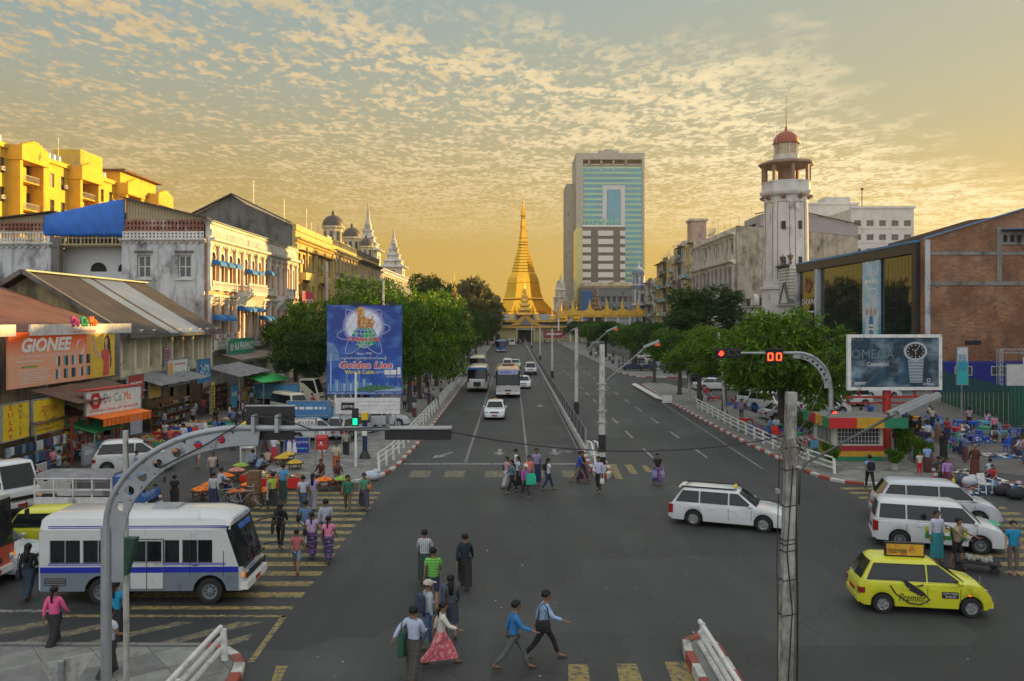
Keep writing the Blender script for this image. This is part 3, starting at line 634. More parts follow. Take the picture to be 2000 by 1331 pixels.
# ---------------------------------------------------------------- the ground, pavements, kerbs and markings
ASPH=mt('asphalt',(.053,.056,.054),.66,spec=.34,var=.24,vs=.30,bump=.25,bs=14,world=True,pattern=lambda N,L,cs,col,mix,mr,noise:mix(mr(noise(.9,6,(1,.10,1)),.40,.72),mix(mr(noise(60,2),.62,.72),mix(mr(noise(.12,4),.40,.62),col,(.040,.043,.043)),(.095,.095,.088)),(.038,.040,.039)))
DIRT=mt('dusty_ground',(.12,.11,.10),.9,var=.25,vs=.8,bump=.4,bs=10,world=True)
PAVE=mt('concrete_paving',(.19,.19,.175),.8,var=.22,vs=1.1,bump=.2,bs=12,world=True,grime=.35,gcol=(.12,.115,.105),gs=.8)
PAVD=mt('paving_joint',(.10,.10,.09),.9,world=True)
KR=mt('kerb_red',(.30,.06,.04),.7,world=True,grime=.45,gs=2.5,gcol=(.10,.07,.06)); KW=mt('kerb_white',(.52,.51,.47),.7,world=True,grime=.5,gs=2.5,gcol=(.18,.16,.14))
def road_paint(name,c,wear):
    M=mt(name,c,.7,var=.15,vs=2,world=True,pattern=lambda N,L,cs,col,mix,mr,noise:mix(mr(noise(5,8,(1,1,1),.72),.60-wear*.2,.66-wear*.12),col,(.065,.066,.064))); return M
YEL=road_paint('yellow_road_paint',(.28,.21,.06),.6); YELF=road_paint('worn_yellow_road_paint',(.20,.165,.08),.8); WHI=road_paint('white_road_paint',(.30,.30,.29),.6); WHF=road_paint('worn_white_road_paint',(.27,.27,.26),.8)
def cracks(M):
    nt=M.node_tree; N=nt.nodes; L=nt.links; b=N['Principled BSDF']; old=b.inputs['Base Color'].links[0].from_socket; g=N.new('ShaderNodeNewGeometry')
    def vor(sc,feat,dist):
        nz=N.new('ShaderNodeTexNoise'); nz.inputs['Scale'].default_value=sc*2.5; L.new(g.outputs['Position'],nz.inputs['Vector']); vm=N.new('ShaderNodeVectorMath'); vm.operation='MULTIPLY_ADD'; L.new(nz.outputs['Color'],vm.inputs[0]); vm.inputs[1].default_value=(dist,)*3; L.new(g.outputs['Position'],vm.inputs[2])
        v=N.new('ShaderNodeTexVoronoi'); v.feature=feat; v.inputs['Scale'].default_value=sc; L.new(vm.outputs[0],v.inputs['Vector']); return v
    c=vor(.22,'DISTANCE_TO_EDGE',2.2); r=N.new('ShaderNodeMapRange'); L.new(c.outputs['Distance'],r.inputs[0]); r.inputs[1].default_value=.0; r.inputs[2].default_value=.007; r.inputs[3].default_value=.55; r.inputs[4].default_value=0
    p=vor(.13,'F1',0.0); p.distance='CHEBYCHEV'; r2=N.new('ShaderNodeSeparateColor'); L.new(p.outputs['Color'],r2.inputs[0]); r3=N.new('ShaderNodeMapRange'); L.new(r2.outputs[0],r3.inputs[0]); r3.inputs[3].default_value=.72; r3.inputs[4].default_value=1.25
    m1=N.new('ShaderNodeMix'); m1.data_type='RGBA'; m1.blend_type='MULTIPLY'; m1.inputs[0].default_value=.8; L.new(old,m1.inputs[6]); cc=N.new('ShaderNodeCombineColor'); [L.new(r3.outputs[0],cc.inputs[i])for i in range(3)]; L.new(cc.outputs[0],m1.inputs[7])
    m2=N.new('ShaderNodeMix'); m2.data_type='RGBA'; L.new(r.outputs[0],m2.inputs[0]); L.new(m1.outputs[2],m2.inputs[6]); m2.inputs[7].default_value=(.02,.02,.02,1); L.new(m2.outputs[2],b.inputs['Base Color'])
cracks(ASPH)
m=MB()
m.face([(-1500,-60,0),(1500,-60,0),(1500,3000,0),(-1500,3000,0)]); S('ground',m,ASPH)
CUR=[]
def kerb(name,pts,hw=.09,h=.15,seg=.75,root_kind='structure',cols=(KR,KW),inward=None,label=None):
    """a row of kerb blocks along a line, each block its own piece"""
    o=D.objects.new(name,None); COL.objects.link(o); o['kind']='structure'
    P=[Vector((p[0],p[1],0))for p in pts]; s=0; cum=[0]
    for a,b in zip(P,P[1:]):cum.append(cum[-1]+(b-a).length)
    def at(d):
        for i in range(len(P)-1):
            if d<=cum[i+1]+1e-9:return P[i].lerp(P[i+1],(d-cum[i])/(cum[i+1]-cum[i]+1e-9))
        return P[-1]
    d=0; i=0
    while d<cum[-1]-.05:
        e=min(cum[-1],d+seg); a,b=at(d),at(e); t=(b-a).normalized(); a2=a+t*.012; b2=b-t*.012; nrm=Vector((-t.y,t.x,0)); hh=h+random.uniform(-.008,.01); mb=MB()
        mb.loft([[tuple(p+nrm*y+Vector((0,0,z)))for y,z in((-hw,0),(hw,0),(hw,hh),(-hw+.03,hh),(-hw,hh-.03))]for p in(a2,b2)]); mb.build('kerb_stone',cols[i%2],o); d=e; i+=1
    return o
# pavement polygons (surveyed points)
L_ISL=[(-6.3,46.2),(-6.1,55),(-6.1,80),(-6.2,290),(-12,290),(-13.0,120),(-13.0,80),(-11.5,62),(-9.8,53),(-11.6,50.5),(-13.4,48),(-13.0,43),(-12.2,40.6),(-10.9,39.8),(-8.9,39.7),(-7.5,40.4),(-6.75,41.8),(-6.4,43.8)]
S('pavement',MB().prism(L_ISL,-.05,.13),PAVE)
R_ISL=[(16.0,101),(15.5,84),(15.25,64),(15.2,53),(15.4,47),(15.45,44),(15.7,41.2),(16.5,39.9),(18.3,39.4),(20.2,40.1),(21.6,41.8),(21.9,43.5),(22.2,46),(21.6,52),(20.5,60),(20.5,75),(20.2,92),(19.0,102),(17,103)]
S('pavement',MB().prism(R_ISL,-.05,.13),PAVE)
kerb('kerb',[(p[0]-0,p[1])for p in[(-12.2,40.5),(-10.9,39.7),(-8.9,39.6),(-7.45,40.3),(-6.68,41.7),(-6.3,43.7),(-6.2,46.2),(-6.0,55),(-6.0,80),(-6.1,190)]],seg=.9)
kerb('kerb',[(16,101),(15.42,84),(15.17,64),(15.12,53),(15.32,47),(15.37,44),(15.62,41.1),(16.45,39.8),(18.3,39.3),(20.25,40.0),(21.7,41.7),(22.0,43.5)],seg=.85)
kerb('kerb',[(-13.0,121),(-13.1,80),(-11.6,62),(-9.9,53),(-11.7,50.4)],seg=1.2,cols=(PAVE,PAVE))
# far right pavement beyond the side turning
S('pavement',MB().prism([(16.4,122),(16.2,290),(23,290),(23,138),(31,117),(31,113),(22,113),(17.5,114.5)],-.05,.13),PAVE); kerb('kerb',[(16.1,290),(16.1,122),(17.4,114.3),(22,112.8),(31,112.8)],seg=1.5)
# left shop pavement
S('pavement',MB().prism([(-21.6,39.0),(-22.3,50),(-23.5,75),(-24.5,290),(-31,290),(-31,20),(-21.6,20)],-.05,.14),DIRT); kerb('kerb',[(-21.5,28),(-21.5,39),(-22.2,50),(-23.4,75),(-24.4,150)],seg=1.0)
S('dirt_ground',MB().prism([(23.6,44),(25,52),(26,62),(29,78),(46.8,92),(75,92),(75,40),(34,36)],-.05,.02),DIRT)
# tiles of the left promenade: staggered zigzag slabs, and the diamond slabs of the near islands
def inside(x,y,poly):
    c=False; n=len(poly)
    for i in range(n):
        x1,y1=poly[i][:2]; x2,y2=poly[(i+1)%n][:2]
        if(y1>y)!=(y2>y)and x<(x2-x1)*(y-y1)/(y2-y1)+x1:c=not c
    return c
TILE=[mt('slab_%d'%i,c,.75,world=True,var=.2,vs=2.5,grime=.35,gs=1.5,gcol=(.11,.105,.09),bump=.15)for i,c in enumerate(((.20,.20,.185),(.165,.165,.155),(.225,.225,.205)))]
def clipped(cs,poly):
    out=list(cs); n=len(poly)
    for i in range(n):
        (ax,ay),(bx,by)=poly[i],poly[(i+1)%n]; sd=lambda p:(bx-ax)*(p[1]-ay)-(by-ay)*(p[0]-ax); new=[]
        for j in range(len(out)):
            p,q=out[j],out[(j+1)%len(out)]; a,b=sd(p),sd(q)
            if a>=0:new.append(p)
            if(a>0)!=(b>0)and abs(a-b)>1e-9:t=a/(a-b); new.append((p[0]+(q[0]-p[0])*t,p[1]+(q[1]-p[1])*t))
        out=new
        if not out:break
    return out
def tiles(poly,size,z,ang,holder,ymax=1e9,margin=.12,n=290,skew=0,clip=False):
    o=D.objects.new(holder,None); COL.objects.link(o); o['kind']='structure'; mm={}
    xs=[p[0]for p in poly]; ys=[p[1]for p in poly]; cx,cy=(min(xs)+max(xs))/2,(min(ys)+min(max(ys),ymax))/2; R_=hypot(max(xs)-min(xs),min(max(ys),ymax)-min(ys)); k=int(R_/size)+2; L_=[]
    for i in range(-k,k):
        for j in range(-k,k):
            a,b=i*size,j*size; x=cx+a*cos(ang)-b*sin(ang); y=cy+a*sin(ang)+b*cos(ang)+skew*a; h=size/2-.009
            cs=[(x+u*cos(ang)-v*sin(ang),y+u*sin(ang)+v*cos(ang))for u,v in((-h,-h),(h,-h),(h,h),(-h,h))]
            if clip:
                cs=clipped(cs,poly)
                if len(cs)>2:L_.append((y,cs,x))
            elif all(inside(*c,poly)and c[1]<ymax for c in cs):L_.append((y,cs,x))
    L_.sort(key=lambda q:q[0])
    for q,(y,cs,x)in enumerate(L_[:n]):
        c=MB(); c.prism([(a-x,b-y)for a,b in cs],-.03,random.uniform(.006,.012)); c.build('slab',random.choice(TILE),o,(x,y,z))
    return o
tiles(L_ISL,.62,.13,R(45),'slab_paving',62)
tiles(R_ISL,.72,.13,R(45),'slab_paving',58,n=260)
# near left island
N_ISL=[(-40,-5),(-6.2,-5),(-6.2,18.0),(-6.35,18.9),(-6.8,19.5),(-7.5,19.75),(-40,19.8)]
S('pavement',MB().prism(N_ISL,-.05,.14),PAVD); kerb('kerb',[(-6.1,10),(-6.1,18.0),(-6.27,18.95),(-6.75,19.6),(-7.5,19.87)],seg=.55,hw=.12); kerb('kerb',[(-7.5,19.87),(-14,19.9)],seg=1.6,cols=(PAVE,PAVE))
tiles([(-17,15.0),(-6.25,15.0),(-6.25,18.0),(-6.4,18.8),(-6.9,19.4),(-7.5,19.65),(-17,19.7)],1.05,.14,R(40),'slab_paving',clip=True)
# near right median nose
m=MB(); m.prism([(4.25,2),(4.8,2),(4.8,19.7),(4.65,20.2),(4.4,20.2),(4.25,19.7)],-.05,.2); S('pavement',m,PAVE)
kerb('kerb',[(4.16,8),(4.16,19.6),(4.32,20.22),(4.7,20.25),(4.88,19.6),(4.88,8)],seg=.7,hw=.10,h=.24,cols=(KW,KR))
# central median
m=MB(); m.prism([(4.35,290),(4.3,46),(4.3,42),(4.62,41.2),(4.95,42),(5.0,46),(4.85,60),(4.8,290)],-.05,.14); S('median_strip',m,PAVE)
kerb('kerb',[(4.2,49.5),(4.2,43),(4.35,41.4),(4.65,41.0),(4.95,41.4),(5.1,43),(5.1,47)],seg=.8,hw=.1,h=.28)
# low white concrete base of the fence, block by block
o=D.objects.new('median_wall',None); COL.objects.link(o); o['kind']='structure'
cw=MB().box(-.14,.14,.02,1.98,0,.42).mesh('concrete_block',KW)
for i in range(118):O('concrete_block',cw,o,(4.42,49+i*2,0))
# markings, each 4 mm above the road
def mark(name,quads,mat,z=.004):
    m=MB()
    for q in quads:m.face([(p[0],p[1],z)for p in q])
    return S(name,m,mat)
def rect(x0,x1,y0,y1):return[(x0,y0),(x1,y0),(x1,y1),(x0,y1)]
def stripes(hold,lst,mat=YEL):
    o=D.objects.new(hold,None); COL.objects.link(o); o['kind']='structure'
    for q in lst:m=MB(); m.face([(p[0],p[1],.004)for p in q]); m.build('painted_stripe',mat,o)
stripes('zebra_crossing',[rect(-11.0+random.uniform(-.1,.1),-6.05+random.uniform(-.05,.05),23.6+i*1.0,24.05+i*1.0)for i in range(15)])
stripes('zebra_crossing',[rect(15.6,21.0,25.6+i*1.0,26.05+i*1.0)for i in range(14)])
stripes('zebra_crossing',[[G(*p)for p in q]for q in(((1110,1331),(1152,1331),(1148,1298),(1110,1298)),((1210,1331),(1255,1331),(1243,1297),(1204,1297)),((1312,1331),(1362,1331),(1346,1293),(1298,1293)),((1203,936),(1217,936),(1203,907),(1185,907)),((1232,926),(1246,926),(1234,908),(1219,908)),((1262,923),(1276,922),(1262,909),(1254,910)))],YEL)
stripes('worn_zebra_crossing',[rect(x,x+1.05,41.6,43.4)for x in(-5.3,-3.5,-1.4,.6,2.6)],YELF)
mark('yellow_marking',[[G(*p)for p in q]for q in(((255,1191),(570,1191),(574,1185),(258,1184)),((120,1206),(556,1206),(562,1202),(120,1201)),((483,1294),(496,1294),(562,1202),(550,1203)),((530,1331),(548,1331),(562,1301),(540,1301)))],YEL)
mark('worn_hatch_marking',[[G(*p)for p in q]for q in(((0,1240),(0,1228),(96,1212),(90,1222)),((0,1272),(0,1260),(200,1218),(210,1226)),((88,1273),(125,1273),(380,1216),(345,1215)),((234,1276),(270,1276),(515,1215),(465,1215)),((350,1277),(395,1277),(483,1252),(495,1237)))],YELF)
mark('stop_line',[rect(-6.0,4.2,45.3,45.62)],WHI)
mark('white_line',[rect(-14.5,-12.3,26.2,26.4),rect(-25,-12.6,22.4,22.6)],WHF)
stripes('lane_line',[rect(-2.68,-2.54,46,150),rect(.82,.96,46,150)],WHF)
stripes('lane_line',[rect(x,x+.13,47.5+i*7.9,51+i*7.9)for x in(8.1,11.25)for i in range(26)],WHI)
mark('edge_line',[[(13.4,44),(13.52,44),(14.6,80),(14.48,80)],rect(4.0,4.1,47,280)],WHF)
def arrow(x,y,L_=2.6,a=0,br=False):
    q=[[(-.11,0),(.11,0),(.11,L_*.55),(-.11,L_*.55)],[(-.38,0),(0,-.95),(.38,0),(0,.05)]]
    if br:q+=[[(.11,.3),(.75,.3),(.75,.5),(.11,.5)],[(.75,.1),(1.15,.4),(.75,.7)]]
    ca,sa=cos(a),sin(a); return[[(x+p[0]*ca-p[1]*sa,y+p[0]*sa+p[1]*ca)for p in w]for w in q]
for ax,ay,aa,br in((-4.2,48.2,R(-25),False),(-.75,49.3,0,False),(2.6,49.3,0,True),(2.6,76,0,False)):mark('arrow_marking',arrow(ax,ay,2.6,aa,br),WHI)
# litter on the asphalt
m=MB()
for i in range(150):
    x,y=random.uniform(-9,16),random.uniform(15,60)if random.random()<.6 else random.uniform(15,30); s=random.uniform(.008,.030); a=random.uniform(0,6)
    m.face([(x+s*cos(a+k)*(1.5 if k<2 else 1),y+s*sin(a+k),.008+.01*(k==1.5))for k in(0,1.5,3,4.6)])
m.build('litter',mt('paper_litter',(.5,.5,.48),.8),kind='stuff')
# ---------------------------------------------------------------- buildings
def wl(name,c,st=.5,gr=.4,gcol=(.055,.052,.046),**k):return mt(name,c,.85,world=True,var=.12,vs=.6,grime=gr,gs=.45,gcol=gcol,streak=st,bump=.2,bs=5,**k)
PLW=wl('stained_white_plaster',(.50,.51,.52),.62,.62); PLG=wl('grey_cement',(.14,.135,.12),.6,.6,(.04,.038,.034)); PLY=wl('yellow_plaster',(.52,.38,.13),.35,.3,(.12,.09,.05)); PLO=wl('apricot_plaster',(.55,.32,.20),.3,.25,(.16,.11,.08))
TRW=wl('white_stucco_trim',(.60,.58,.53),.45,.4,(.16,.14,.12)); PLC=wl('cream_plaster',(.50,.45,.32),.5,.4,(.12,.10,.07)); PLB=wl('classical_white_stone',(.50,.48,.42),.5,.45,(.12,.11,.09)); PLA=wl('bright_yellow_render',(.62,.38,.03),.08,.06)
PLT=wl('tower_white',(.55,.54,.50),.45,.25,(.14,.13,.12)); PLF=wl('pale_grey_flats',(.52,.52,.50),.2,.15,(.2,.19,.17)); CONC=wl('tower_concrete',(.36,.34,.29),.15,.12,(.15,.14,.12))
RUST=mt('rusty_roof_sheet',(.11,.055,.035),.7,world=True,var=.35,vs=.7,grime=.4,gs=.6,gcol=(.07,.05,.04),streak=.3); ZINC=mt('new_zinc_sheet',(.25,.29,.33),.45,.5,world=True,var=.15,vs=.5); ROOFB=mt('brown_roof_sheet',(.060,.049,.043),.7,world=True,var=.35,vs=.5,grime=.3,gs=.4,gcol=(.05,.04,.035))
BLUEC=mt('blue_canvas',(.015,.15,.42),.7,var=.2,vs=1.2,bump=.5,bs=2); TARP=mt('blue_tarpaulin',(.01,.13,.50),.55,world=True,var=.25,vs=.5,bump=.8,bs=.9); CORR=mt('buff_corrugated_sheet',(.36,.28,.15),.6,world=True,pattern=pat_wave(3.5,0,(.22,.17,.09),.7))
FRW=mt('white_window_frame',(.55,.54,.50),.6); FRG=mt('grey_window_frame',(.20,.20,.19),.6); FRT=mt('teal_shutter',(.05,.26,.24),.6); FRB=mt('brown_window_frame',(.13,.07,.04),.6); TEAL=mt('teal_paint',(.03,.40,.36),.5,world=True)
def arch_fill(m,x,zt,w,mi=0,y=.012):
    r=w/2; cx=x+r
    for s in(-1,1):
        arc=[(cx+s*r*cos(a),y,zt-r+r*sin(a))for a in[pi/2*i/6 for i in range(7)]]; p=[(cx+s*r,y,zt)]+arc[::1]
        m.face(p if s>0 else p[::-1],mi)
def win_mesh(w,h,nx,nz,fm,b=.07,gm=GLASSG):
    k=('win',round(w,2),round(h,2),nx,nz,fm.name,b)
    if k not in PM:
        m=MB(); m.box(0,b,0,.06,0,h); m.box(w-b,w,0,.06,0,h); m.box(b,w-b,0,.06,0,b); m.box(b,w-b,0,.06,h-b,h)
        for i in range(1,nx):m.box(w*i/nx-b*.35,w*i/nx+b*.35,.01,.05,b,h-b)
        for i in range(1,nz):m.box(b,w-b,.012,.048,h*i/nz-b*.3,h*i/nz+b*.3)
        PM[k]=m.mesh('window',fm)
    kp=('pane',round(w,2),round(h,2),gm.name)
    if kp not in PM:PM[kp]=MB().face([(.02,.035,.02),(w-.02,.035,.02),(w-.02,.035,h-.02),(.02,.035,h-.02)]).mesh('pane',gm)
    return PM[k],PM[kp]
def win(root,x,z,w,h,y=.14,nx=2,nz=2,fm=FRW,b=.07,gm=GLASSG):
    a,p=win_mesh(w,h,nx,nz,fm,b,gm); o=O('window',a,root,(x,y,z)); O('pane',p,o); return o
def facade(root,x0,x1,z0,z1,wins,wall,dep=.22,nx=2,nz=3,fm=FRW,b=.07,arch=False,y=0.0,gm=GLASSG,blank=0.0,doarch=None):
    m=MB(); m.holes(x0,x1,z0,z1,wins,dep,0,y)
    for s,x in((-1,x0),(1,x1)):m.face([(x,y,z0),(x,y,z1),(x,y+dep,z1),(x,y+dep,z0)]if s>0 else[(x,y,z0),(x,y+dep,z0),(x,y+dep,z1),(x,y,z1)])
    m.face([(x0,y,z1),(x1,y,z1),(x1,y+dep,z1),(x0,y+dep,z1)])
    if arch:
        for r in wins:arch_fill(m,r[0],r[1]+r[3],r[2],0,y+.012)
    m.build('front_wall',wall,root)
    for r in wins:
        if random.random()<blank:MB().box(0,r[2],0,.03,0,r[3]).build('shutter',FRT if random.random()<.3 else FRG,root,(r[0],y+dep-.05,r[1])); continue
        win(root,r[0],r[1],r[2],r[3],y+dep-.08,nx,nz,fm,b,gm)
def grid(x0,x1,n,w,rows):
    p=(x1-x0)/n; return[(x0+(i+.5)*p-w/2,z,w,h)for z,h in rows for i in range(n)]
def body(root,x0,x1,y0,y1,z1,mat,z0=0,name='side_wall',top=None):
    MB().box(x0,x1,y0,y1,z0,z1).build(name,mat,root)
def cornice(root,x0,x1,z,h=.5,out=.5,mat=None,y=0.0,dent=True,name='cornice'):
    m=MB(); prof=[(y+.02,z),(y-out*.3,z),(y-out*.45,z+h*.35),(y-out*.9,z+h*.55),(y-out,z+h),(y+.02,z+h)]
    m.loft([[(x,a,b)for a,b in prof]for x in(x0-out*.3,x1+out*.3)])
    if dent:
        n=int((x1-x0)/.6)
        for i in range(n):m.box(x0+.15+i*.6,x0+.40+i*.6,y-out*.32,y+.01,z-h*.35,z-.003)
    m.build(name,mat,root)
def balus(root,x0,x1,z,h=.9,y=-.4,mat=None,name='balustrade',sp=.28):
    m=MB(); m.box(x0,x1,y-.1,y+.1,z+h-.14,z+h); m.box(x0,x1,y-.1,y+.1,z,z+.12); n=max(2,int((x1-x0)/sp))
    for i in range(n):
        x=x0+(x1-x0)*(i+.5)/n; m.loft([[(x+r*a,y+r*b,zz)for a,b in((-1,-1),(1,-1),(1,1),(-1,1))]for zz,r in((z+.12,.05),(z+.3,.095),(z+h*.6,.05),(z+h-.14,.07))],0,False)
    for x in(x0+.1,x1-.1):m.box(x-.14,x+.14,y-.14,y+.14,z-.003,z+h+.06)
    m.build(name,mat,root)
def balcony(root,x0,x1,z,d=1.1,mat=None,rail='bars',rm=None,brackets=True):
    m=MB(); m.box(x0,x1,-d,-.005,z-.18,z)
    if brackets:
        for x in(x0+.2,x1-.2):m.prismy([(x-.08,z-.18),(x+.08,z-.18),(x+.08,z-.5),(x-.08,z-.5)],-d*.5,-.01)
    b=m.build('balcony',mat,root); r=MB()
    if rail=='solid':r.box(x0,x1,-d-.06,-d,z-.18,z+.85); r.box(x0-.05,x0,-d-.06,-.01,z-.18,z+.85); r.box(x1,x1+.05,-d-.06,-.01,z-.18,z+.85)
    else:
        for q in((x0,-d),(x1,-d)):pass
        r.box(x0,x1,-d-.02,-d+.02,z+.86,z+.92); n=int((x1-x0)/.18)
        for i in range(n+1):x=x0+(x1-x0)*i/n; r.box(x-.015,x+.015,-d-.015,-d+.015,z,z+.86)
        for x in(x0,x1):r.box(x-.02,x+.02,-d,-.01,z+.86,z+.92)
    r.build('railing',rm or mat,b); return b
def awning(root,x0,x1,z,d=.9,h=.6,mat=BLUEC,y=0):
    m=MB(); n=6; rings=[]
    for x in(x0,x1):rings.append([(x,y-d*sin(pi/2*i/n),z+h*cos(pi/2*i/n)-.0)for i in range(n+1)]+[(x,y-.01,z)])
    m.loft(rings); m.v=[(a,b,c)for a,b,c in m.v]; m.box(x0,x1,y-d-.01,y-d+.01,z-.14,z)
    m.build('awning',mat,root)
def ac(root,x,z,y=-.35):m=MB(); m.box(x,x+.8,y,y+.32,z,z+.55); m.box(x+.02,x+.78,y+.32,-.005,z-.06,z-.005); a=m.build('air_conditioner',FRW,root); f=MB(); f.prismy([(x+.3+.2*cos(t),z+.28+.2*sin(t))for t in[2*pi*i/10 for i in range(10)]],y-.006,y-.001); f.build('fan_grille',DARK,a)
def dish(root,x,y,z,r=1.1,tilt=40,az=0,mat=GREYP):
    m=MB(); n=16; t=R(tilt); a=R(az)
    def rot(p):p=Matrix.Rotation(a,3,'Z')@Matrix.Rotation(t,3,'X')@Vector(p); return(x+p.x,y+p.y,z+1.2+p.z)
    for k in range(4):
        q=r*(k+1)/4; m.tube([rot((q*cos(2*pi*j/n),q*sin(2*pi*j/n),.35*q*q/r))for j in range(n+1)],.025,4,0,False)
    for j in range(n):a_=2*pi*j/n; m.tube([rot((q*cos(a_),q*sin(a_),.35*q*q/r))for q in(0,r/2,r)],.02,4,0,False)
    for j in range(3):a_=2*pi*j/3; m.tube([rot((r*cos(a_),r*sin(a_),.35*r)),rot((0,0,r*.9))],.02,4)
    m.tube([(x,y,z),(x,y,z+1.2)],.06,6); m.build('satellite_dish',mat,root)
def aerial(root,x,y,z,h=3.0):m=MB(); m.tube([(x,y,z),(x,y,z+h)],.035,5); m.bar((x-.7,y,z+h-.2),(x+.7,y,z+h-.2),.03,.03); m.bar((x-.5,y,z+h-.5),(x+.5,y,z+h-.5),.03,.03); m.build('aerial',GREYP,root)
def tank(root,x,y,z,mat=STEEL):MB().lathe([(.0,z),(.55,z),(.55,z+1.1),(.5,z+1.2),(.2,z+1.35),(0,z+1.35)],x,y,12).build('water_tank',mat,root,smooth=40)
def BT(label,X,Y,rz,cat='building',name='building'):return T(name,label,cat,(X,Y,0),R(rz))
# --- left side: colonial corner building (white and apricot, arched loggias)
C=BT('long colonial building with white pilasters, arched windows and blue awnings beside the pharmacy',-30,81,90)
Lc=32.5; nb=13; bp=Lc/nb; ww=1.15
up=[(i*bp+bp/2-ww/2,11.9,ww,2.9)for i in range(nb)]; lo=[(i*bp+bp/2-ww/2,6.7,ww,2.7)for i in range(nb)]
facade(C,0,Lc,10.9,16.2,up,PLO,.4,2,4,FRB,.06,arch=True); facade(C,0,Lc,5.0,10.898,lo,PLO,.4,2,4,FRB,.06)
facade(C,0,Lc,0,4.998,[(i*bp*2+.4,.15,3.8,3.1)for i in range(6)],PLC,.5,3,2,TEAL,.08)
body(C,0,Lc,.42,8.2,16.9,PLW)
for i in range(nb+1):
    x=i*bp; pp=MB()
    for z0,z1,w in((10.9,15.3,.24),(5.3,10.0,.22)):
        pp.box(x-w,x+w,-.28,-.003,z0,z1); pp.box(x-w-.08,x+w+.08,-.36,-.003,z1,z1+.25); pp.box(x-w-.08,x+w+.08,-.36,-.003,z0,z0+.4)
    pp.build('pilaster',TRW,C)
cornice(C,0,Lc,15.6,.55,.75,TRW); cornice(C,0,Lc,10.05,.45,.55,TRW); cornice(C,0,Lc,4.6,.4,.6,TRW)
m=MB(); m.box(0,Lc,-.15,.35,16.2,17.5)
for i in range(int(Lc/.42)):m.box(.08+i*.42,.30+i*.42,-.30,-.152,16.35,17.0)
m.box(-.1,Lc+.1,-.35,.4,17.5,17.75); m.build('parapet',TRW,C)
for a,b in((0,3),(6.2,8.8),(11.2,13)):balus(C,a*bp+.2,b*bp-.2,11.0,.85,-.30,TRW)
for a,b in((3,6),(9,11)):
    m=MB(); m.loft([[(a*bp+.2,-.005,z),(a*bp+.2+.5,-k,z),(b*bp-.2-.5,-k,z),(b*bp-.2,-.005,z)]for z,k in((9.2,.3),(10.2,1.0),(10.7,1.5),(11.0,1.5))]); m.build('balcony',TRW,C); balus(C,a*bp+.6,b*bp-.6,11.0,.95,-1.35,TRW)
for i in range(nb):cornice(C,i*bp+.42,(i+1)*bp-.42,9.55,.22,.25,TRW,0,False,'window_hood')
for i in range(nb):
    m=MB()
    for k in range(12):
        a0,a1=pi*k/12,pi*(k+1)/12; cx=i*bp+bp/2; zc=14.8-ww/2
        m.face([(cx+r*cos(t),-.06,zc+r*sin(t))for r,t in((ww/2+.02,a0),(ww/2+.2,a0),(ww/2+.2,a1),(ww/2+.02,a1))])
    m.build('arch_moulding',TRW,C)
for i,z,cm in((0,13.5,BLUEC),(1,13.5,BLUEC),(2,13.5,BLUEC),(4,13.2,BLUEC),(5,13.2,BLUEC),(7,13.5,BLUEC),(0,8.0,BLUEC),(1,8.0,BLUEC),(3,9.0,BLUEC),(4,9.0,BLUEC),(5,9.0,BLUEC),(6,8.0,BLUEC),(7,8.0,BLUEC)):awning(C,i*bp+.3,(i+1)*bp-.3,z,.95 if z<13.3 else .8,.5,cm,-.3 if z!=13.2 else-.2)
balus(C,.2,Lc-.2,5.0,.9,-.6,TRW)
for i in(0.2,1.1,2.0):ac(C,i*bp+.3,6.1,-.75)
m=MB(); m.box(-.4,Lc,-.6,8.3,17.76,17.82); m.build('roof_edge_sheet',ZINC,C)
# side wall towards the camera: windows with hood, brick parapet and openwork
Cs=BT('stained grey-white side wall block with two white windows and an openwork brick parapet',-38.4,80.6,0)
facade(Cs,0,8.1,0,15.6,[(1.5,12.1,1.35,2.3),(5.5,12.1,1.35,2.3)],PLW,.35,2,2,FRW,.16); body(Cs,0,8.1,.36,.398,15.6,PLW,0)
for x in(1.3,5.3):MB().box(x,x+1.75,-.18,-.002,14.6,14.8).build('window_hood',PLG,Cs); MB().box(x,x+1.75,-.14,-.002,11.9,12.08).build('window_sill',TRW,Cs)
cornice(Cs,0,8.2,15.6,.35,.45,TRW)
BRKM=mt('parapet_brick',(.33,.12,.07),.85,world=True,var=.25,vs=1.5,grime=.5,gs=.9,gcol=(.5,.46,.42),pattern=pat_brick((.36,.12,.07),(.26,.09,.06),(.3,.24,.2),2))
def openwork(root,x0,x1,z,h,mat,y=-.05,step=.36,name='openwork_parapet'):
    m=MB(); n=int((x1-x0)/step); w=(x1-x0)/n; rects=[(x0+i*w+w*.28,z+h*(.16+.42*r),w*.45,h*.24)for i in range(n)for r in(0,1)]
    m.holes(x0,x1,z,z+h,rects,.25,0,y); m.face([(x0,y,z+h),(x1,y,z+h),(x1,y+.25,z+h),(x0,y+.25,z+h)]); m.box(x0,x1,y+.35,y+.4,z,z+h,1); m.build(name,[mat,DARK],root)
openwork(Cs,.1,8.1,15.95,.75,TRW); openwork(Cs,.1,8.1,16.7,1.15,BRKM,-.02)
m=MB(); m.prismy([(.3,17.9),(8.1,17.9),(8.1,18.0),(.3,19.95)],.3,.6); m.build('gable_sheet',CORR,Cs)
m=MB(); m.bar((-.1,.3,20.1),(8.5,.3,18.0),1.2,.12); m.build('roof_edge',ROOFB,Cs)
Ct=BT('white recessed bay with half-round vents under a big blue tarpaulin',-45.6,83.5,0)
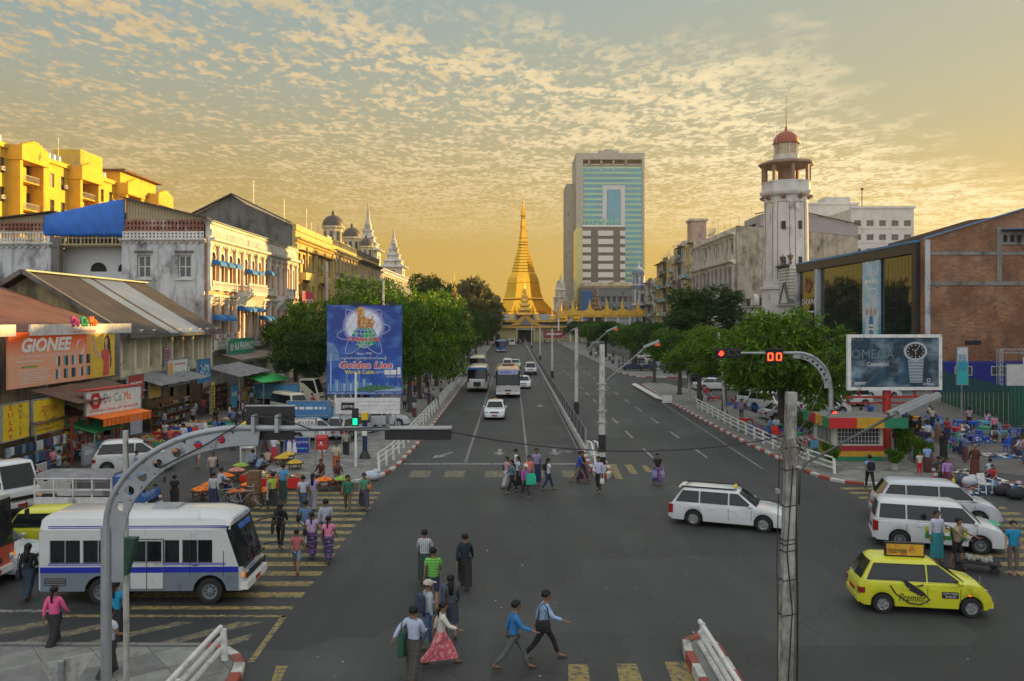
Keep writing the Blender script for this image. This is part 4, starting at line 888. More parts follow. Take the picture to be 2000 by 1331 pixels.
m=MB(); rects=[(3.0,12.9,1.75,.95),(6.35-.9+.0,12.9,1.6,.95)]; rects[1]=(6.0,12.9,1.15,.95); rects=[(2.6,12.9,1.7,.95),(5.4,12.9,1.7,.95)]; m.holes(0,7.2,0,15.4,rects,.3)
for r in rects:arch_fill(m,r[0],r[1]+.95,1.7,0,.01)
m.box(0,7.2,.31,.5,0,15.4); m.build('front_wall',mt('clean_white_plaster',(.68,.69,.70),.8,world=True,var=.06,vs=.4),Ct)
for r in rects:MB().face([(r[0],.29,r[1]),(r[0]+r[2],.29,r[1]),(r[0]+r[2],.29,r[1]+.95),(r[0],.29,r[1]+.95)]).build('half_round_vent',DARK,Ct)
m=MB();
for i in range(20):x=-.2+i*.39; m.box(x,x+.06 if i%4 else x+.14,-2.6,-2.5,15.5,17.0)
m.box(-.2,7.4,-2.6,-2.5,15.4,15.52); m.box(-.2,7.4,-2.62,-2.48,16.05,16.12); m.box(-.2,7.4,-2.2,.3,15.3,15.398); m.build('balcony_railing',mt('tan_paint',(.42,.33,.18),.6),Ct)
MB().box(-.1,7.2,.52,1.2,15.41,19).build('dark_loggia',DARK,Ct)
m=MB(); nx,nz=22,10; k0=len(m.v); top=lambda x:18.4+(x/7.6)*1.65-(max(0,x-6.3)*.1)
for j in range(nz+1):
    for i in range(nx+1):
        x=-.5+8.0*i/nx; zb_=16.25; z=zb_+(top(x)-zb_)*j/nz; m.v.append((x,-2.75-.22*sin(pi*j/nz)-.05*sin(i*1.7+j*.8)-.04*sin(i*3.1-j),z+.05*sin(i*1.1)*(j==0)))
for j in range(nz):
    for i in range(nx):a=j*(nx+1)+i; m.f.append((a,a+1,a+nx+2,a+nx+1)); m.m.append(0)
tp=m.build('tarpaulin',TARP,Ct,smooth=True); tp.modifiers.new('t','SOLIDIFY').thickness=.02
Cw=BT('white colonial wing with balustrade and mossy brick parapet at the far left',-52.5,81,0)
facade(Cw,0,7.0,0,15.2,[(.2,10.5,.9,2.2)],PLW,.3,2,3); body(Cw,0,7.0,.31,10,15.2,PLW); cornice(Cw,0,7.1,15.2,.4,.5,TRW); balus(Cw,.2,6.9,15.6,1.1,-.1,TRW); openwork(Cw,0,7,16.75,.9,BRKM,.1)
m=MB(); m.prismy([(0,17.65),(6.9,17.65),(6.9,18.6),(0,17.8)],.4,.5); m.build('gable_sheet',CORR,Cw)
m=MB(); m.box(7.0,7.8,-.15,.6,0,16.2); m.box(6.9,7.9,-.25,.7,15.2,15.8); m.build('corner_pier',PLG,Cw)
m=MB(); m.bar((-1,.3,17.75),(7.3,.3,18.75),1.0,.12); m.build('roof_edge',ROOFB,Cw)
# --- gabled cement block and yellow building
E1=BT('yellow building with box balconies and a huge dark gabled cement side wall',-30,113.6,90)
facade(E1,0,23,5,20.4,grid(.5,22.5,8,1.5,[(6.5,2.6),(10.4,2.6),(14.6,2.8)]),PLY,.5,2,2,FRB,.08,blank=.12); facade(E1,0,23,0,4.998,[(.8+i*4.4,.1,3.6,3.4)for i in range(5)],PLC,.5,3,1,FRT)
m=MB(); m.v=[]; prof=[(0,0),(15.5,0),(15.5,21.5),(8.2,25.3),(6.3,24.0),(0,21.2)]  # gable runs back from the street
m.loft([[(x,y+.55,z)for y,z in prof]for x in(-.02,22.9)]); m.build('side_wall',PLG,E1)
for z in(9.6,13.8):
    for a in(1.2,12.2):balcony(E1,a,a+4.6,z,1.1,PLY,'solid',PLY)
for a in(1,6.4,11.8,17.2):cornice(E1,a,a+4.4,17.7,.15,.7,PLG,0,False,'sunshade')
for x in(0,5.8,11.5,17.2,22.6):MB().box(x,x+.45,-.25,-.003,5,18.6).build('pilaster',PLY,E1)
cornice(E1,0,23,19.0,.5,.8,PLY,0); MB().box(0,23,.0-.1,.45,20.45,21.3).build('parapet',PLY,E1)
m=MB(); m.bar((-.4,.4,21.35),(-.4,8.7,25.4),.7,.18,up=(0,0,1)); m.bar((-.4,8.7,25.4),(-.4,16.2,21.6),.7,.18); m.build('roof_verge',ROOFB,E1)
ac(E1,2.3,16.0); ac(E1,14,15.9); aerial(E1,.5,6,24,3.4); aerial(E1,5,3,21.5,4); aerial(E1,14,2,21.3,4); dish(E1,19,3,21,.8,40,20)
# --- domed building
E2=BT('ochre street building with balconies and three dark domed turrets on its roof',-30,136.8,90)
facade(E2,0,48,4.8,20.6,grid(.4,47.6,16,1.5,[(6.2,2.8),(10.8,2.9),(15.6,2.9)]),PLY,.5,2,3,FRB,.08,arch=True,blank=.1); body(E2,0,48,.52,14,20.6,PLY); facade(E2,0,48,0,4.798,[(.8+i*4.7,.1,3.8,3.3)for i in range(10)],PLC,.4,3,1,FRT)
for z in(10.2,14.9):
    for i in range(8):balcony(E2,.6+i*5.9,5.9+i*5.9,z,1.1,PLC,'bars' if(i+int(z))%3 else 'solid',PLG)
cornice(E2,0,48,19.2,.6,1.0,PLG); balus(E2,.2,47.8,20.65,.9,0,PLG)
for i in range(17):MB().box(.1+i*2.95,.5+i*2.95,-.22,-.003,5,19.2).build('pilaster',PLC,E2)
DOMEM=mt('dark_dome',(.07,.052,.04),.55,world=True)
def turret(root,x,y,z,r=1.7,hb=3.4,sc=1.0):
    m=MB(); m.lathe([(r,z),(r,z+hb),(r*1.2,z+hb+.1),(r*1.2,z+hb+.4),(r*.98,z+hb+.45)],x,y,8,ph=.5); m.build('turret',PLC,root)
    m=MB()
    for k in range(8):
        a=2*pi*k/8; m.bar((x+r*.94*cos(a),y+r*.94*sin(a),z+hb*.35),(x+r*.94*cos(a),y+r*.94*sin(a),z+hb*.85),.55,.12,up=(cos(a),sin(a),0))
    m.build('turret_window',GLASSG,root)
    m=MB(); m.lathe([(r*1.12,z+hb+.4)]+[(r*1.12*cos(a),z+hb+.45+r*1.15*sin(a))for a in[pi/2*i/8 for i in range(1,8)]]+[(.22,z+hb+.45+r*1.2),(.28,z+hb+.8+r*1.2),(.05,z+hb+1.2+r*1.2)],x,y,16); m.build('dome',DOMEM,root,smooth=50)
for x,s in((9.3,1.0),(26.5,.95),(42.5,.85)):turret(E2,x,1.9,20.6,1.75*s,3.6*s)
for x in(3,14,20,33):MB().box(x,x+3.2,1.5,5,20.6,22.4).build('roof_shed',PLC,E2)
for x in(2,7,16,23,31,38):aerial(E2,x,4,21,3.5)
# --- white hall with two spired towers
E3=BT('white hall behind the domed building with two tiered pagoda-style towers',-30,185,90)
facade(E3,0,60,0,19.0,grid(.5,59.5,18,1.6,[(5.5,3.0),(10.3,3.2),(15,2.4)]),PLB,.5,2,3,FRW,.1,arch=False); body(E3,0,60,.52,16,19,PLB); cornice(E3,0,60,18.4,.6,.8,TRW); balus(E3,.2,59.8,19.0,1.1,0,TRW,sp=.6)
for i in range(19):MB().box(.1+i*3.28,.5+i*3.28,-.25,-.003,5,18.4).build('pilaster',TRW,E3)
def tiered(root,x,y,z,w,mat,tiers=4,base=7.0,spire=7.0,gm=None):
    m=MB(); m.box(x-w,x+w,y-w,y+w,z,z+base); m.build('tower_shaft',mat,root)
    MB().box(x-w*.25,x+w*.25,y-w-.04,y-w-.003,z+base*.55,z+base*.8).build('tower_window',DARK,root); MB().box(x-w-.04,x-w-.003,y-w*.25,y+w*.25,z+base*.55,z+base*.8).build('tower_window',DARK,root)
    zz=z+base; ww_=w*1.25; gm=gm or mat
    for i in range(tiers):
        t=MB(); h=.9*w/1.9*1.1; t.loft([[(x+a*k,y+b*k,q)for a,b in((-1,-1),(0,-1.0),(1,-1),(1.0,0),(1,1),(0,1.0),(-1,1),(-1.0,0))]for k,q in((ww_*.86,zz),(ww_*1.06,zz+.12*h),(ww_*1.06,zz+.25*h),(ww_*.70,zz+.75*h),(ww_*.66,zz+h*1.15))])
        for a in(-1,1):
            for b in(-1,1):t.tube([(x+a*ww_*1.0,y+b*ww_*1.0,zz+.2*h),(x+a*ww_*1.05,y+b*ww_*1.05,zz+.6*h)],[.16,.06],5)
            t.tube([(x+a*ww_*.9,y,zz+.2*h),(x+a*ww_*.98,y,zz+.7*h)],[.18,.06],5); t.tube([(x,y+a*ww_*.9,zz+.2*h),(x,y+a*ww_*.98,zz+.7*h)],[.18,.06],5)
        t.build('roof_tier',gm,root); zz+=h*1.15; ww_*=.70
    m=MB(); m.lathe([(ww_*1.2,zz),(ww_*1.25,zz+.3),(ww_*.8,zz+.8),(ww_*.9,zz+1.0),(ww_*.45,zz+spire*.4),(ww_*.55,zz+spire*.44),(.12,zz+spire*.8),(.22,zz+spire*.84),(.03,zz+spire)],x,y,10); m.build('spire',gm,root,smooth=40)
tiered(E3,4.0,3.2,19,2.5,PLB,4,4.6,5.6); tiered(E3,45,3.2,19,2.8,PLB,4,3.4,5.0)
# --- yellow apartment block far left
AP=BT('long sunlit yellow apartment block with stepped pediments and rooftop water tanks',-75,112,90)
facade(AP,0,66,0,33.4,grid(.5,65.5,20,1.3,[(12,2.2),(16.5,2.2),(21,2.2),(25.4,2.2),(29.6,2.3)]),PLA,.3,2,2,FRB,.07,blank=.05); body(AP,0,66,.32,13,33.4,PLA)
for c0 in(13,30,46.5,60):
    m=MB(); m.box(c0-3.4,c0-2.7,-2.0,-.003,0,31.8); m.box(c0+2.7,c0+3.4,-2.0,-.003,0,31.8); m.box(c0-3.6,c0+3.6,-2.4,-.003,31.8,34.0)
    m.build('projecting_frame',PLA,AP); m=MB()
    for i,(w,h)in enumerate(((3.3,.28),(2.5,.28),(1.7,.26),(.9,.22))):m.box(c0-w,c0+w,-2.4,-1.9,34.0+i*.28,34.0+i*.28+h+.002*i)
    m.build('stepped_pediment',PLA,AP)
    for z in(16,20.4,24.8,29.0):balcony(AP,c0-2.6,c0+2.6,z,1.5,PLA,'bars',GREYP)
    for z in(17,21.2,25.8,30):ac(AP,c0-4.9,z)
m=MB(); m.box(0,66,-.4,.3,33.4,34.1); m.build('parapet',PLA,AP)
for i,x in enumerate((1,3.2,5,7,8.8,18.5,20.2,21.8,23.2,24.8,36,38,40,52,54)):tank(AP,x,.9,34.1,REDP if i==3 else STEEL)
m=MB(); m.box(38,46,4,9,33.4,39.2); m.build('stair_tower',PLA,AP); m=MB(); m.box(49,65,2,11,33.4,37.2); m.build('penthouse',PLA,AP); MB().box(48.4,66,.8,11.6,37.2,37.6).build('penthouse_roof',RUST,AP)
dish(AP,33,2,34.5,2.3,35,120,GREYP); dish(AP,50,-5.5,28.6,2.9,80,90,GREYP); aerial(AP,8,2,34,6); aerial(AP,27,2,34,5)
# --- warehouse with rusty roof and yellow piers
WH=BT('old warehouse with rusty ridged roof, yellow piers and a mossy gable',-27,56,90)
PYW=wl('yellow_white_pier',(.74,.68,.50),.35,.3,(.34,.22,.07)); SHT=wl('grey_shutter_board',(.46,.49,.51),.1,.1)
nbw=8; q=16.8/nbw; rects=[(i*q+.35,4.45,q-.62,2.35)for i in range(nbw)]
m=MB(); m.holes(0,16.8,3.9,7.3,rects,.45); m.build('front_wall',PYW,WH)
for i,r in enumerate(rects):
    if i<4:MB().box(r[0],r[0]+r[2],.40,.44,r[1],r[1]+r[3]).build('shutter',SHT,WH)
    else:win(WH,r[0],r[1],r[2],r[3],.36,2,3,FRT if i>3 else FRW,.08)
for i in range(nbw+1):
    x=i*q+.03; m=MB(); m.box(x-.16,x+.16,-.30,-.003,3.9,6.6); m.loft([[(x-.16,-.003,z),(x-.16,-d,z),(x+.16,-d,z),(x+.16,-.003,z)]for z,d in((6.6,.3),(6.95,.55),(7.3,.95))]); m.build('pier',PYW,WH)
MB().box(0,16.8,-.4,-.002,3.7,3.9).build('sill_band',PLG,WH)
prof=[(0.46,0),(12,0),(12,7.4),(6,11.0),(.46,7.4)]
m=MB(); m.loft([[(x,y,z)for y,z in prof]for x in(.0,16.8)]); m.build('gable_wall',wl('mossy_yellow_plaster',(.42,.33,.16),.95,.95,(.035,.034,.028)),WH)
for k,(y0,z0,y1,z1)in enumerate(((-1.1,6.95,6.0,11.25),(13.2,6.9,6.0,11.25))):
    n=58
    for a,b,mat in((0,22,ROOFB),(22,27,ZINC),(27,29,ROOFB),(29,44,ZINC),(44,n,ROOFB))if k==0 else((0,n,ROOFB),):
        m=MB(); rings=[]; x00=-.7; st=18.4/n
        for i in range(a,b+1):
            for dx,dz in((0,0),(st*.5,.07)):
                if i==b and dx:continue
                x=x00+i*st+dx; rings.append([(x,y0,z0+dz),(x,(y0+y1)/2,(z0+z1)/2+dz-.05),(x,y1,z1+dz)])
        kk=len(m.v)
        for r in rings:m.v+=r
        for i in range(len(rings)-1):
            for j in range(2):c0=kk+i*3+j; m.f.append((c0,c0+3,c0+4,c0+1)); m.m.append(0)
        m.build('roof_sheet',mat,WH)
m=MB(); m.bar((-.8,6,11.35),(17.8,6,11.35),.5,.12); m.build('ridge_cap',TEAL if 0 else mt('pale_green_ridge',(.28,.36,.30),.7),WH)
m=MB(); m.bar((-.75,-1.1,6.95),(-.75,6,11.3),.35,.3); m.bar((-.75,13.2,6.9),(-.75,6,11.3),.35,.3); m.build('verge_tiles',PLG,WH)
MB().box(-.7,17.7,-1.25,-1.0,6.75,6.95).build('gutter',PLG,WH)
facade(WH,0,16.8,0,3.698,[(.4+i*3.35,.1,2.7,2.7)for i in range(5)],PLG,.5,2,1,FRT,.08,y=.46)
# --- phone shop block with the orange hoarding
GB=BT('low phone shop block with rusty roof, white fascia panels and the orange hoarding',-26,33,90)
m=MB(); m.box(0,21.5,.3,10,3.3,7.2); m.box(0,21.5,2.2,10,0,3.3); m.build('wall',wl('dull_cream_wall',(.30,.26,.17),.7,.6),GB)
m=MB(); rings=[]
for i in range(0,101):
    x=-.3+i*.22; dz=.05*(i%2); rings.append([(x,.1,7.35+dz),(x,7.8,10.1+dz),(x,11,10.3+dz)])
for r in rings:m.v+=r
for i in range(100):
    for j in range(2):c0=i*3+j; m.f.append((c0,c0+3,c0+4,c0+1)); m.m.append(0)
m.build('roof_sheet',mt('red_rust_roof',(.15,.062,.035),.7,world=True,var=.3,vs=.6,streak=.35,gcol=(.10,.05,.035)),GB)
for i in range(17):
    if i in(7,):continue
    MB().box(.05+i*1.27,1.30+i*1.27,-.62,-.5,7.15,7.75+(.0)).build('fascia_panel',mt('fascia_white',(.60,.60,.57),.5,world=True,grime=.2,gcol=(.3,.28,.24)),GB)
m=MB()
for x in(7,12,17,20.3):
    m.box(x,x+.1,-.45,.28,4.3,7.1)
m.build('sign_frame',GREYP,GB)
HD=mt('orange_hoarding',(.80,.30,.14),.5,pattern=lambda N,L,cs,col,mix,mr,noise:pat_grad(2,2.55,1.6,(.80,.40,.26))(N,L,cs,mix(1.0,col,(.82,.10,.01)),mix,mr,noise))
hb=T('hoarding','large orange phone hoarding with a waving woman and white lettering','billboard',(-25.45,41.4,0),R(90))
W_,Hh=11.1,2.9; Z0=4.45
m=MB(); m.box(0,W_,0,.12,0,Hh); m.build('panel',HD,hb,(0,0,Z0)); pr=lambda nm,mb,mat,y=-.01:mb.build(nm,mat,hb,(0,y,Z0))
mm=MB(); mm.face([(7.6,-.006,.02),(W_-.02,-.006,.02),(W_-.02,-.006,Hh-.02),(7.6,-.006,Hh-.02)]); pr('yellow_ground',mm,mt('hoarding_yellow',(.75,.50,.06),.5,pattern=pat_grad(0,8.6,7.5,(.80,.33,.12))),0)
text(hb,'GiONEE',LETW,4.9,(3.5,-.02,Z0+2.2),.78,bold=.04,shear=.25); text(hb,'GOLDEN QUALITY TO STAND LONG',LETW,5.0,(3.4,-.02,Z0+1.6),.16)
GRN=mt('print_green',(.15,.40,.05),.5); text(hb,'~1',LETW,2.4,(1.8,-.02,Z0+1.35),.1); text(hb,'~1',GRN,1.5,(1.8,-.02,Z0+1.08),.15)
for i in range(6):text(hb,'~1',LETW,2.9-.25*(i%3),(2.3-.1*(i%3),-.02,Z0+.86-i*.13),.07)
PHC=[mt('phone_%d'%i,c,.35)for i,c in enumerate(((.04,.14,.20),(.6,.6,.6),(.10,.04,.03),(.10,.35,.42),(.03,.03,.03)))]
for r in range(2):
    for c in range(5):
        for d in range(2):x=4.3+c*.82+d*.22; m=MB(); m.box(x,x+.19,-.02,-.002,.25+r*.72,.78+r*.72); pr('phone_picture',m,PHC[(r+c*2+d)%5],0)
SKP=mt('printed_skin',(.62,.38,.28),.6); HRP=mt('printed_hair',(.03,.02,.02),.6); TEP=mt('printed_red_top',(.62,.10,.08),.6)
m=MB()
m.face([(9.75,0,2.45),(10.15,0,2.62),(10.45,0,2.3),(10.5,0,1.7),(10.65,0,1.1),(10.55,0,.55),(10.25,0,.6),(10.1,0,1.5),(9.7,0,1.6)]); pr('hair_picture',m,HRP,-.010)
m=MB(); m.face(disc(9.95,2.18,.19,14,0,.26)); m.face([(8.35,-.001,2.55),(8.55,-.001,2.55),(8.62,-.001,1.9),(9.3,-.001,1.35),(9.2,-.001,1.12),(8.45,-.001,1.6)]); m.face([(9.9,-.002,1.98),(10.05,-.002,1.98),(10.1,-.002,1.7),(9.8,-.002,1.7)]); m.face([(10.3,-.001,1.55),(10.5,-.001,1.3),(10.4,-.001,.5),(10.2,-.001,.5)]); pr('woman_picture',m,SKP,-.016)
m=MB(); m.face([(9.3,0,1.62),(9.75,0,1.76),(10.25,0,1.7),(10.4,0,1.35),(10.25,0,.9),(10.3,0,.1),(9.5,0,.1),(9.65,0,.9),(9.35,0,1.25)]); pr('top_picture',m,TEP,-.022)
m=MB(); m.tube([(6.9+.38*cos(t),-.01,1.95+.42*sin(t))for t in[2*pi*i/20 for i in range(21)]],.02,4); pr('logo_ring',m,LETW,0)
GRL=mt('letter_purple',(.40,.04,.16),.45); GRLg=mt('letter_green',(.02,.30,.12),.45); GRLo=mt('letter_orange',(.75,.13,.01),.45)
sg=T('shop_sign','red green and orange shop letters standing on the white fascia','sign',(-25.35,48.6,7.78),R(90))
for tx,mt_,x in(('Do',GRL,-.95),('Co',GRLg,.05),('Mo',GRLo,1.05)):t_=text(sg,tx,mt_,.85,(x,0,.12),.62,bold=.05); t_.modifiers.new('d','SOLIDIFY').thickness=.12
text(sg,'Sale & Service Center',mt('print_red',(.5,.03,.03),.5),2.6,(0,-.02,-.42),.2)
# ---- shop fronts under the left buildings: awnings, boards, goods
def board(name,label,cat,x,y,z,w,h,rz,mat,items=(),post=None,thick=.08,kind_frame=GREYP):
    o=T(name,label,cat,(x,y,z),R(rz)); MB().box(-w/2,w/2,0,thick,0,h).build('panel',mat,o)
    f=MB()
    for a,b in(((-w/2,0),(w/2,0)),((-w/2,h),(w/2,h)),((-w/2,0),(-w/2,h)),((w/2,0),(w/2,h))):f.bar((a[0],thick/2,a[1]),(b[0],thick/2,b[1]),.05,thick+.04,0,(0,1,0))
    f.build('frame',kind_frame,o)
    for it in items:text(o,*it[:3],(it[3][0],-.012,it[3][1]),*it[4:5],**(it[5]if len(it)>5 else{}))
    if post:
        m=MB()
        for px in post[0]:m.tube([(px,thick+.05,-z),(px,thick+.05,h*.7)],post[1],8)
        m.build('post',post[2],o)
    return o
YS=mt('yellow_sign',(.72,.50,.02),.5,grime=.15); RDT=mt('print_red',(.5,.03,.03),.5); BKT=mt('print_black',(.02,.02,.02),.6); WHS=mt('white_sign',(.66,.66,.64),.5,grime=.15,gcol=(.4,.38,.35)); GNS=mt('green_sign',(.02,.26,.16),.5); BLS=mt('blue_sign',(.05,.20,.42),.5)
s1=board('shop_sign','yellow upright sign reading SULAY MOBILE in red and black','sign',-24.4,40.3,2.1,2.2,1.8,90,YS,[('S\nU\nL\nA\nY',RDT,.46,(-.45,.9),1.65),('M\nO\nB\nI\nL\nE',BKT,.27,(.35,.95),1.5)])
s2=board('shop_sign','yellow phone shop sign with red round Burmese letters','sign',-24.3,43.0,2.1,2.9,1.8,90,YS,[('ဆူးလေ',RDT,1.5,(0,1.15),.55),('မိုဘိုင်း',BKT,1.2,(.3,.6),.4),('ဖုန်းအရောင်းဆိုင်',BKT,2.2,(0,.22),.16)])
s3=board('shop_sign','white phone service signboard with a red hexagon over the orange striped awning','sign',-22.6,46.6,2.75,4.6,1.35,78,WHS,[('Do',mt('print_grey',(.2,.2,.2),.5),.6,(-.6,.85),.5),('Co',GRLg,.6,(.25,.85),.5),('Mo',GRLo,.6,(1.1,.85),.5),('GSM Handset, Camera, 3GP, Mp3/4 & DVD',RDT,4.1,(0,.22),.2)])
MB().face(disc(-1.55,.78,.5,6,-.014)).build('hexagon_logo',RDT,s3); MB().face(disc(-1.55,.78,.2,14,-.018)).build('logo_disc',LETW,s3); MB().box(-2.3,2.3,-.1,.7,1.36,1.42).build('red_top_sheet',RED,s3)
m=MB()
for i in range(24):m.box(-2.1+i*.17,-1.97+i*.17,-.95+.02*(i%2),-.93+.02*(i%2),-.55,-.12)
m.loft([[(x,0,.02),(x,-.95,-.12),(x,-.95,-.16),(x,0,-.02)]for x in(-2.15,2.0)]); m.build('striped_awning',mt('orange_stripe_canvas',(.80,.16,.01),.7),s3)
s4=board('shop_sign','white ticketing and tours signboard with an orange and green emblem','sign',-25.4,62.5,3.0,4.0,2.0,90,WHS,[('U.K Ticketing & Tours',GNS,3.2,(0,.95),.38,dict(shear=.3)),('~1',RDT,2.0,(.2,1.65),.14),('~1',BLS,3.2,(0,.2),.18)])
MB().face(disc(-1.5,1.35,.34,12,-.014,.5)).build('emblem',mt('print_orange',(.75,.32,.02),.5),s4); MB().face([(1.3,-.014,.05),(1.5,-.014,.05),(1.9,-.014,1.95),(1.7,-.014,1.95)]).build('green_slash',GNS,s4)
s5=board('shop_sign','blue picture signboard beside the ticketing sign','sign',-25.2,67.0,2.9,2.9,1.9,90,BLS,[('~1',LETW,.9,(.6,1.3),.3),('~1',LETW,1.2,(-.5,.4),.25)])
for i in range(22):x,z=random.uniform(-1.35,1.1),random.uniform(.1,1.6); MB().face([(x,-.008-.0004*i,z),(x+.3,-.008-.0004*i,z),(x+.3,-.008-.0004*i,z+.22),(x,-.008-.0004*i,z+.22)]).build('photo_print',mt('photo_%d'%(i%4),((.45,.6,.7),(.1,.4,.5),(.6,.6,.6),(.05,.12,.4))[i%4],.5),s5)
s6=board('shop_sign','green pharmacy sign with white A A PHARMACY lettering','sign',-27.9,84.5,4.55,8.2,1.55,90,GNS,[('A.A PHARMACY',LETW,6.0,(.9,.78),.85,dict(bold=.03))]); MB().face(disc(-2.9,.75,.4,12,-.014)).build('emblem',LETW,s6); MB().face([(-3.05,-.018,.5),(-2.75,-.018,.5),(-2.75,-.018,1.2),(-3.05,-.018,1.2)]).build('red_cross',RDT,s6)
s7=board('shop_sign','red and pink shop sign on the yellow building above the trees','sign',-29.2,117.5,9.8,6.4,2.2,90,mt('pink_sign',(.55,.02,.07),.5),[('KONCISE',LETW,4.6,(.6,.8),.8,dict(bold=.03))])
s8=board('shop_sign','green shop sign below the red one beside the yellow building','sign',-29.2,117.8,7.6,6.0,1.6,90,GNS,[('~1',LETW,3.5,(0,.8),.6)])
s9=board('shop_sign','small pink notice hanging on the warehouse front','sign',-26.6,63.2,4.6,1.0,1.25,90,PINKP,[('~6',BKT,.8,(0,.65),.9)])
s10=board('shop_sign','narrow white banner standing on the yellow building front','sign',-28.6,126.5,8.0,1.6,9.0,90,WHS,[('~14',RDT,.7,(0,4.5),6.0)])
CAN=[mt('canvas_%d'%i,c,.8,var=.25,vs=2,grime=.4,gs=2)for i,c in enumerate(((.20,.20,.21),(.03,.30,.10),(.14,.08,.05),(.22,.19,.15),(.02,.12,.30)))]
def lean_to(label,x,y,w,d,z,mat,rz=90,drop=.5,legs=True,cat='awning'):
    o=T('market_awning',label,cat,(x,y,0),R(rz)); m=MB(); n=8; rings=[]
    for i in range(n+1):u=-w/2+w*i/n; rings.append([(u,0,z+.03*sin(i*2.1)),(u,-d*.5,z-drop*.5+.05*sin(i*1.7+1)-.04),(u,-d,z-drop+.04*sin(i*2.6)),(u,-d,z-drop-.03+.04*sin(i*2.6)),(u,0,z-.03)])
    m.loft(rings); m.build('sheet',mat,o)
    if legs:
        for u in(-w/2+.1,w/2-.1):MB().tube([(u,-d+.08,0.1),(u,-d+.08,z-drop)],.035,6).build('post',GREYP,o)
    return o
for i,a in enumerate((('rusty red sheet canopy over the shops below the orange hoarding',-25.3,47,8,2.6,4.3,RUST,90,.7),('green sheet awning beside the yellow phone sign',-24.2,46.0,3.2,1.6,2.35,CAN[1],90,.5),('brown ragged awning sheet behind the white notice',-25.6,44,5,1.5,3.3,CAN[2],90,.6),('grey canvas awning bulging below the blue picture sign',-25.9,73.5,9.0,3.0,4.0,CAN[0],90,.8),('bright green awning flap hanging over the food stalls',-23.4,76,5.5,1.8,2.9,mt('bright_green_sheet',(.02,.42,.08),.6),80,.5),('grey lean-to roof over shops below the warehouse piers',-26.3,60.5,9,2.3,4.2,CAN[0],90,.7),('dark canopy ledge along the front of the pharmacy',-28.3,92,24,2.0,4.6,CAN[3],90,.5),('cream shop canopy under the yellow building',-28.3,122,20,2.0,4.4,CAN[3],90,.5))):lean_to(*a,legs=i not in(0,5,6,7))
s11=board('notice_board','small white notice hanging beside the brown awning','sign',-23.7,47.2,2.5,1.5,1.2,84,WHS,[('~1',BLS,1.2,(0,.8),.2),('~2',RDT,1.0,(0,.4),.18)])
s12=board('shop_sign','red and green picture board right of the phone service sign','sign',-24.0,52.3,2.9,2.2,1.6,90,mt('red_picture',(.35,.05,.04),.5),[('~2',LETW,1.6,(0,1.0),.35),('~1',GRN,.6,(0,.4),.3)])
s13=board('shop_sign','yellow shop board hanging over the dark shop doorway','sign',-24.9,57.2,2.6,1.8,1.1,90,mt('amber_board',(.6,.36,.06),.5),[])
s14=board('shop_sign','tall narrow yellow price board at the shop entrance','sign',-24.4,66.8,.3,.9,2.6,90,YS,[('~12',BKT,.7,(0,1.3),2.2)])
# ---------------------------------------------------------------- right side buildings
BR=BT('tall side wall of worn red brick with concrete bands and a sloping top',48,95,0)
def rows(f):
    def g(N,L,cs,col,mix,mr,noise):c=f(N,L,cs,col,mix,mr,noise); c=mix(mr(noise(1.3,5,(1,1,9),.7),.42,.68),c,(.16,.085,.05)); return mix(mr(noise(2.1,4,(1,1,8),.7),.60,.72),c,(.55,.33,.19))
    return g
BRK=mt('weathered_brick',(.3,.2,.1),.9,world=True,pattern=rows(pat_brick((.50,.22,.095),(.34,.135,.062),(.36,.29,.22),1.0,pc=(.33,.28,.23))),grime=.55,gs=.6,gcol=(.11,.085,.065),streak=.5,bump=.4,bs=9)
m=MB(); prof=[(0,0),(27,0),(27,21.3),(12,21.0),(0,17.4)]; m.v=[]
m.prismy(prof,.02,1.3); m.build('brick_wall',BRK,BR); MB().prismy([(21,0),(27,0),(27,21),(21,21)],1.31,34).build('rear_block',BRK,BR)
BND=wl('concrete_band',(.24,.23,.20),.5,.5);
for z,h in((12.0,.45),(15.5,.4)):MB().box(.0,27,-.06,.018,z,z+h).build('concrete_band',BND,BR)
for x in(-.1,8.2,16.5):MB().box(x,x+.55,-.10,.018,12.5 if x>0 else 0,18.8 if x>0 else 17.3).build('concrete_pier',BND if x>0 else PLW,BR)
MB().box(4.5,6.4,-.01,.017,5.1,5.6).build('vent_slot',DARK,BR)
m=MB(); m.bar((-.3,-.05,17.45),(12,-.05,21.1),.5,.12); m.bar((12,-.05,21.1),(27,-.05,21.4),.5,.12); m.build('roof_edge',mt('blue_roof_sheet',(.03,.20,.42),.5,world=True),BR)
m=MB(); rects=[(8.9+i*.8,17.0,.5,.8)for i in range(14)]; m.holes(8.7,27,16.7,18.2,rects,.1,0,-.12); m.box(8.7,27,-.02,.016,16.7,18.2,1); m.build('vent_blocks',[BND,DARK],BR); m=MB(); m.bar((8.6,-.6,18.4),(27,-.6,18.8),1.4,.1); m.build('lean_roof',mt('blue_roof_sheet',(.03,.20,.42),.5,world=True),BR)
for i in range(26):x,z=random.uniform(.6,15),random.uniform(3,15.4); MB().box(x,x+.16,-.02,.012,z,z+.12).build('put_log_hole',DARK,BR)
m=MB(); m.prismy([(2.5,16.4),(2.5,18.2),(13,21.3),(27,22.9),(27,16.4)],14,15); m.build('rear_roof',RUST,BR)
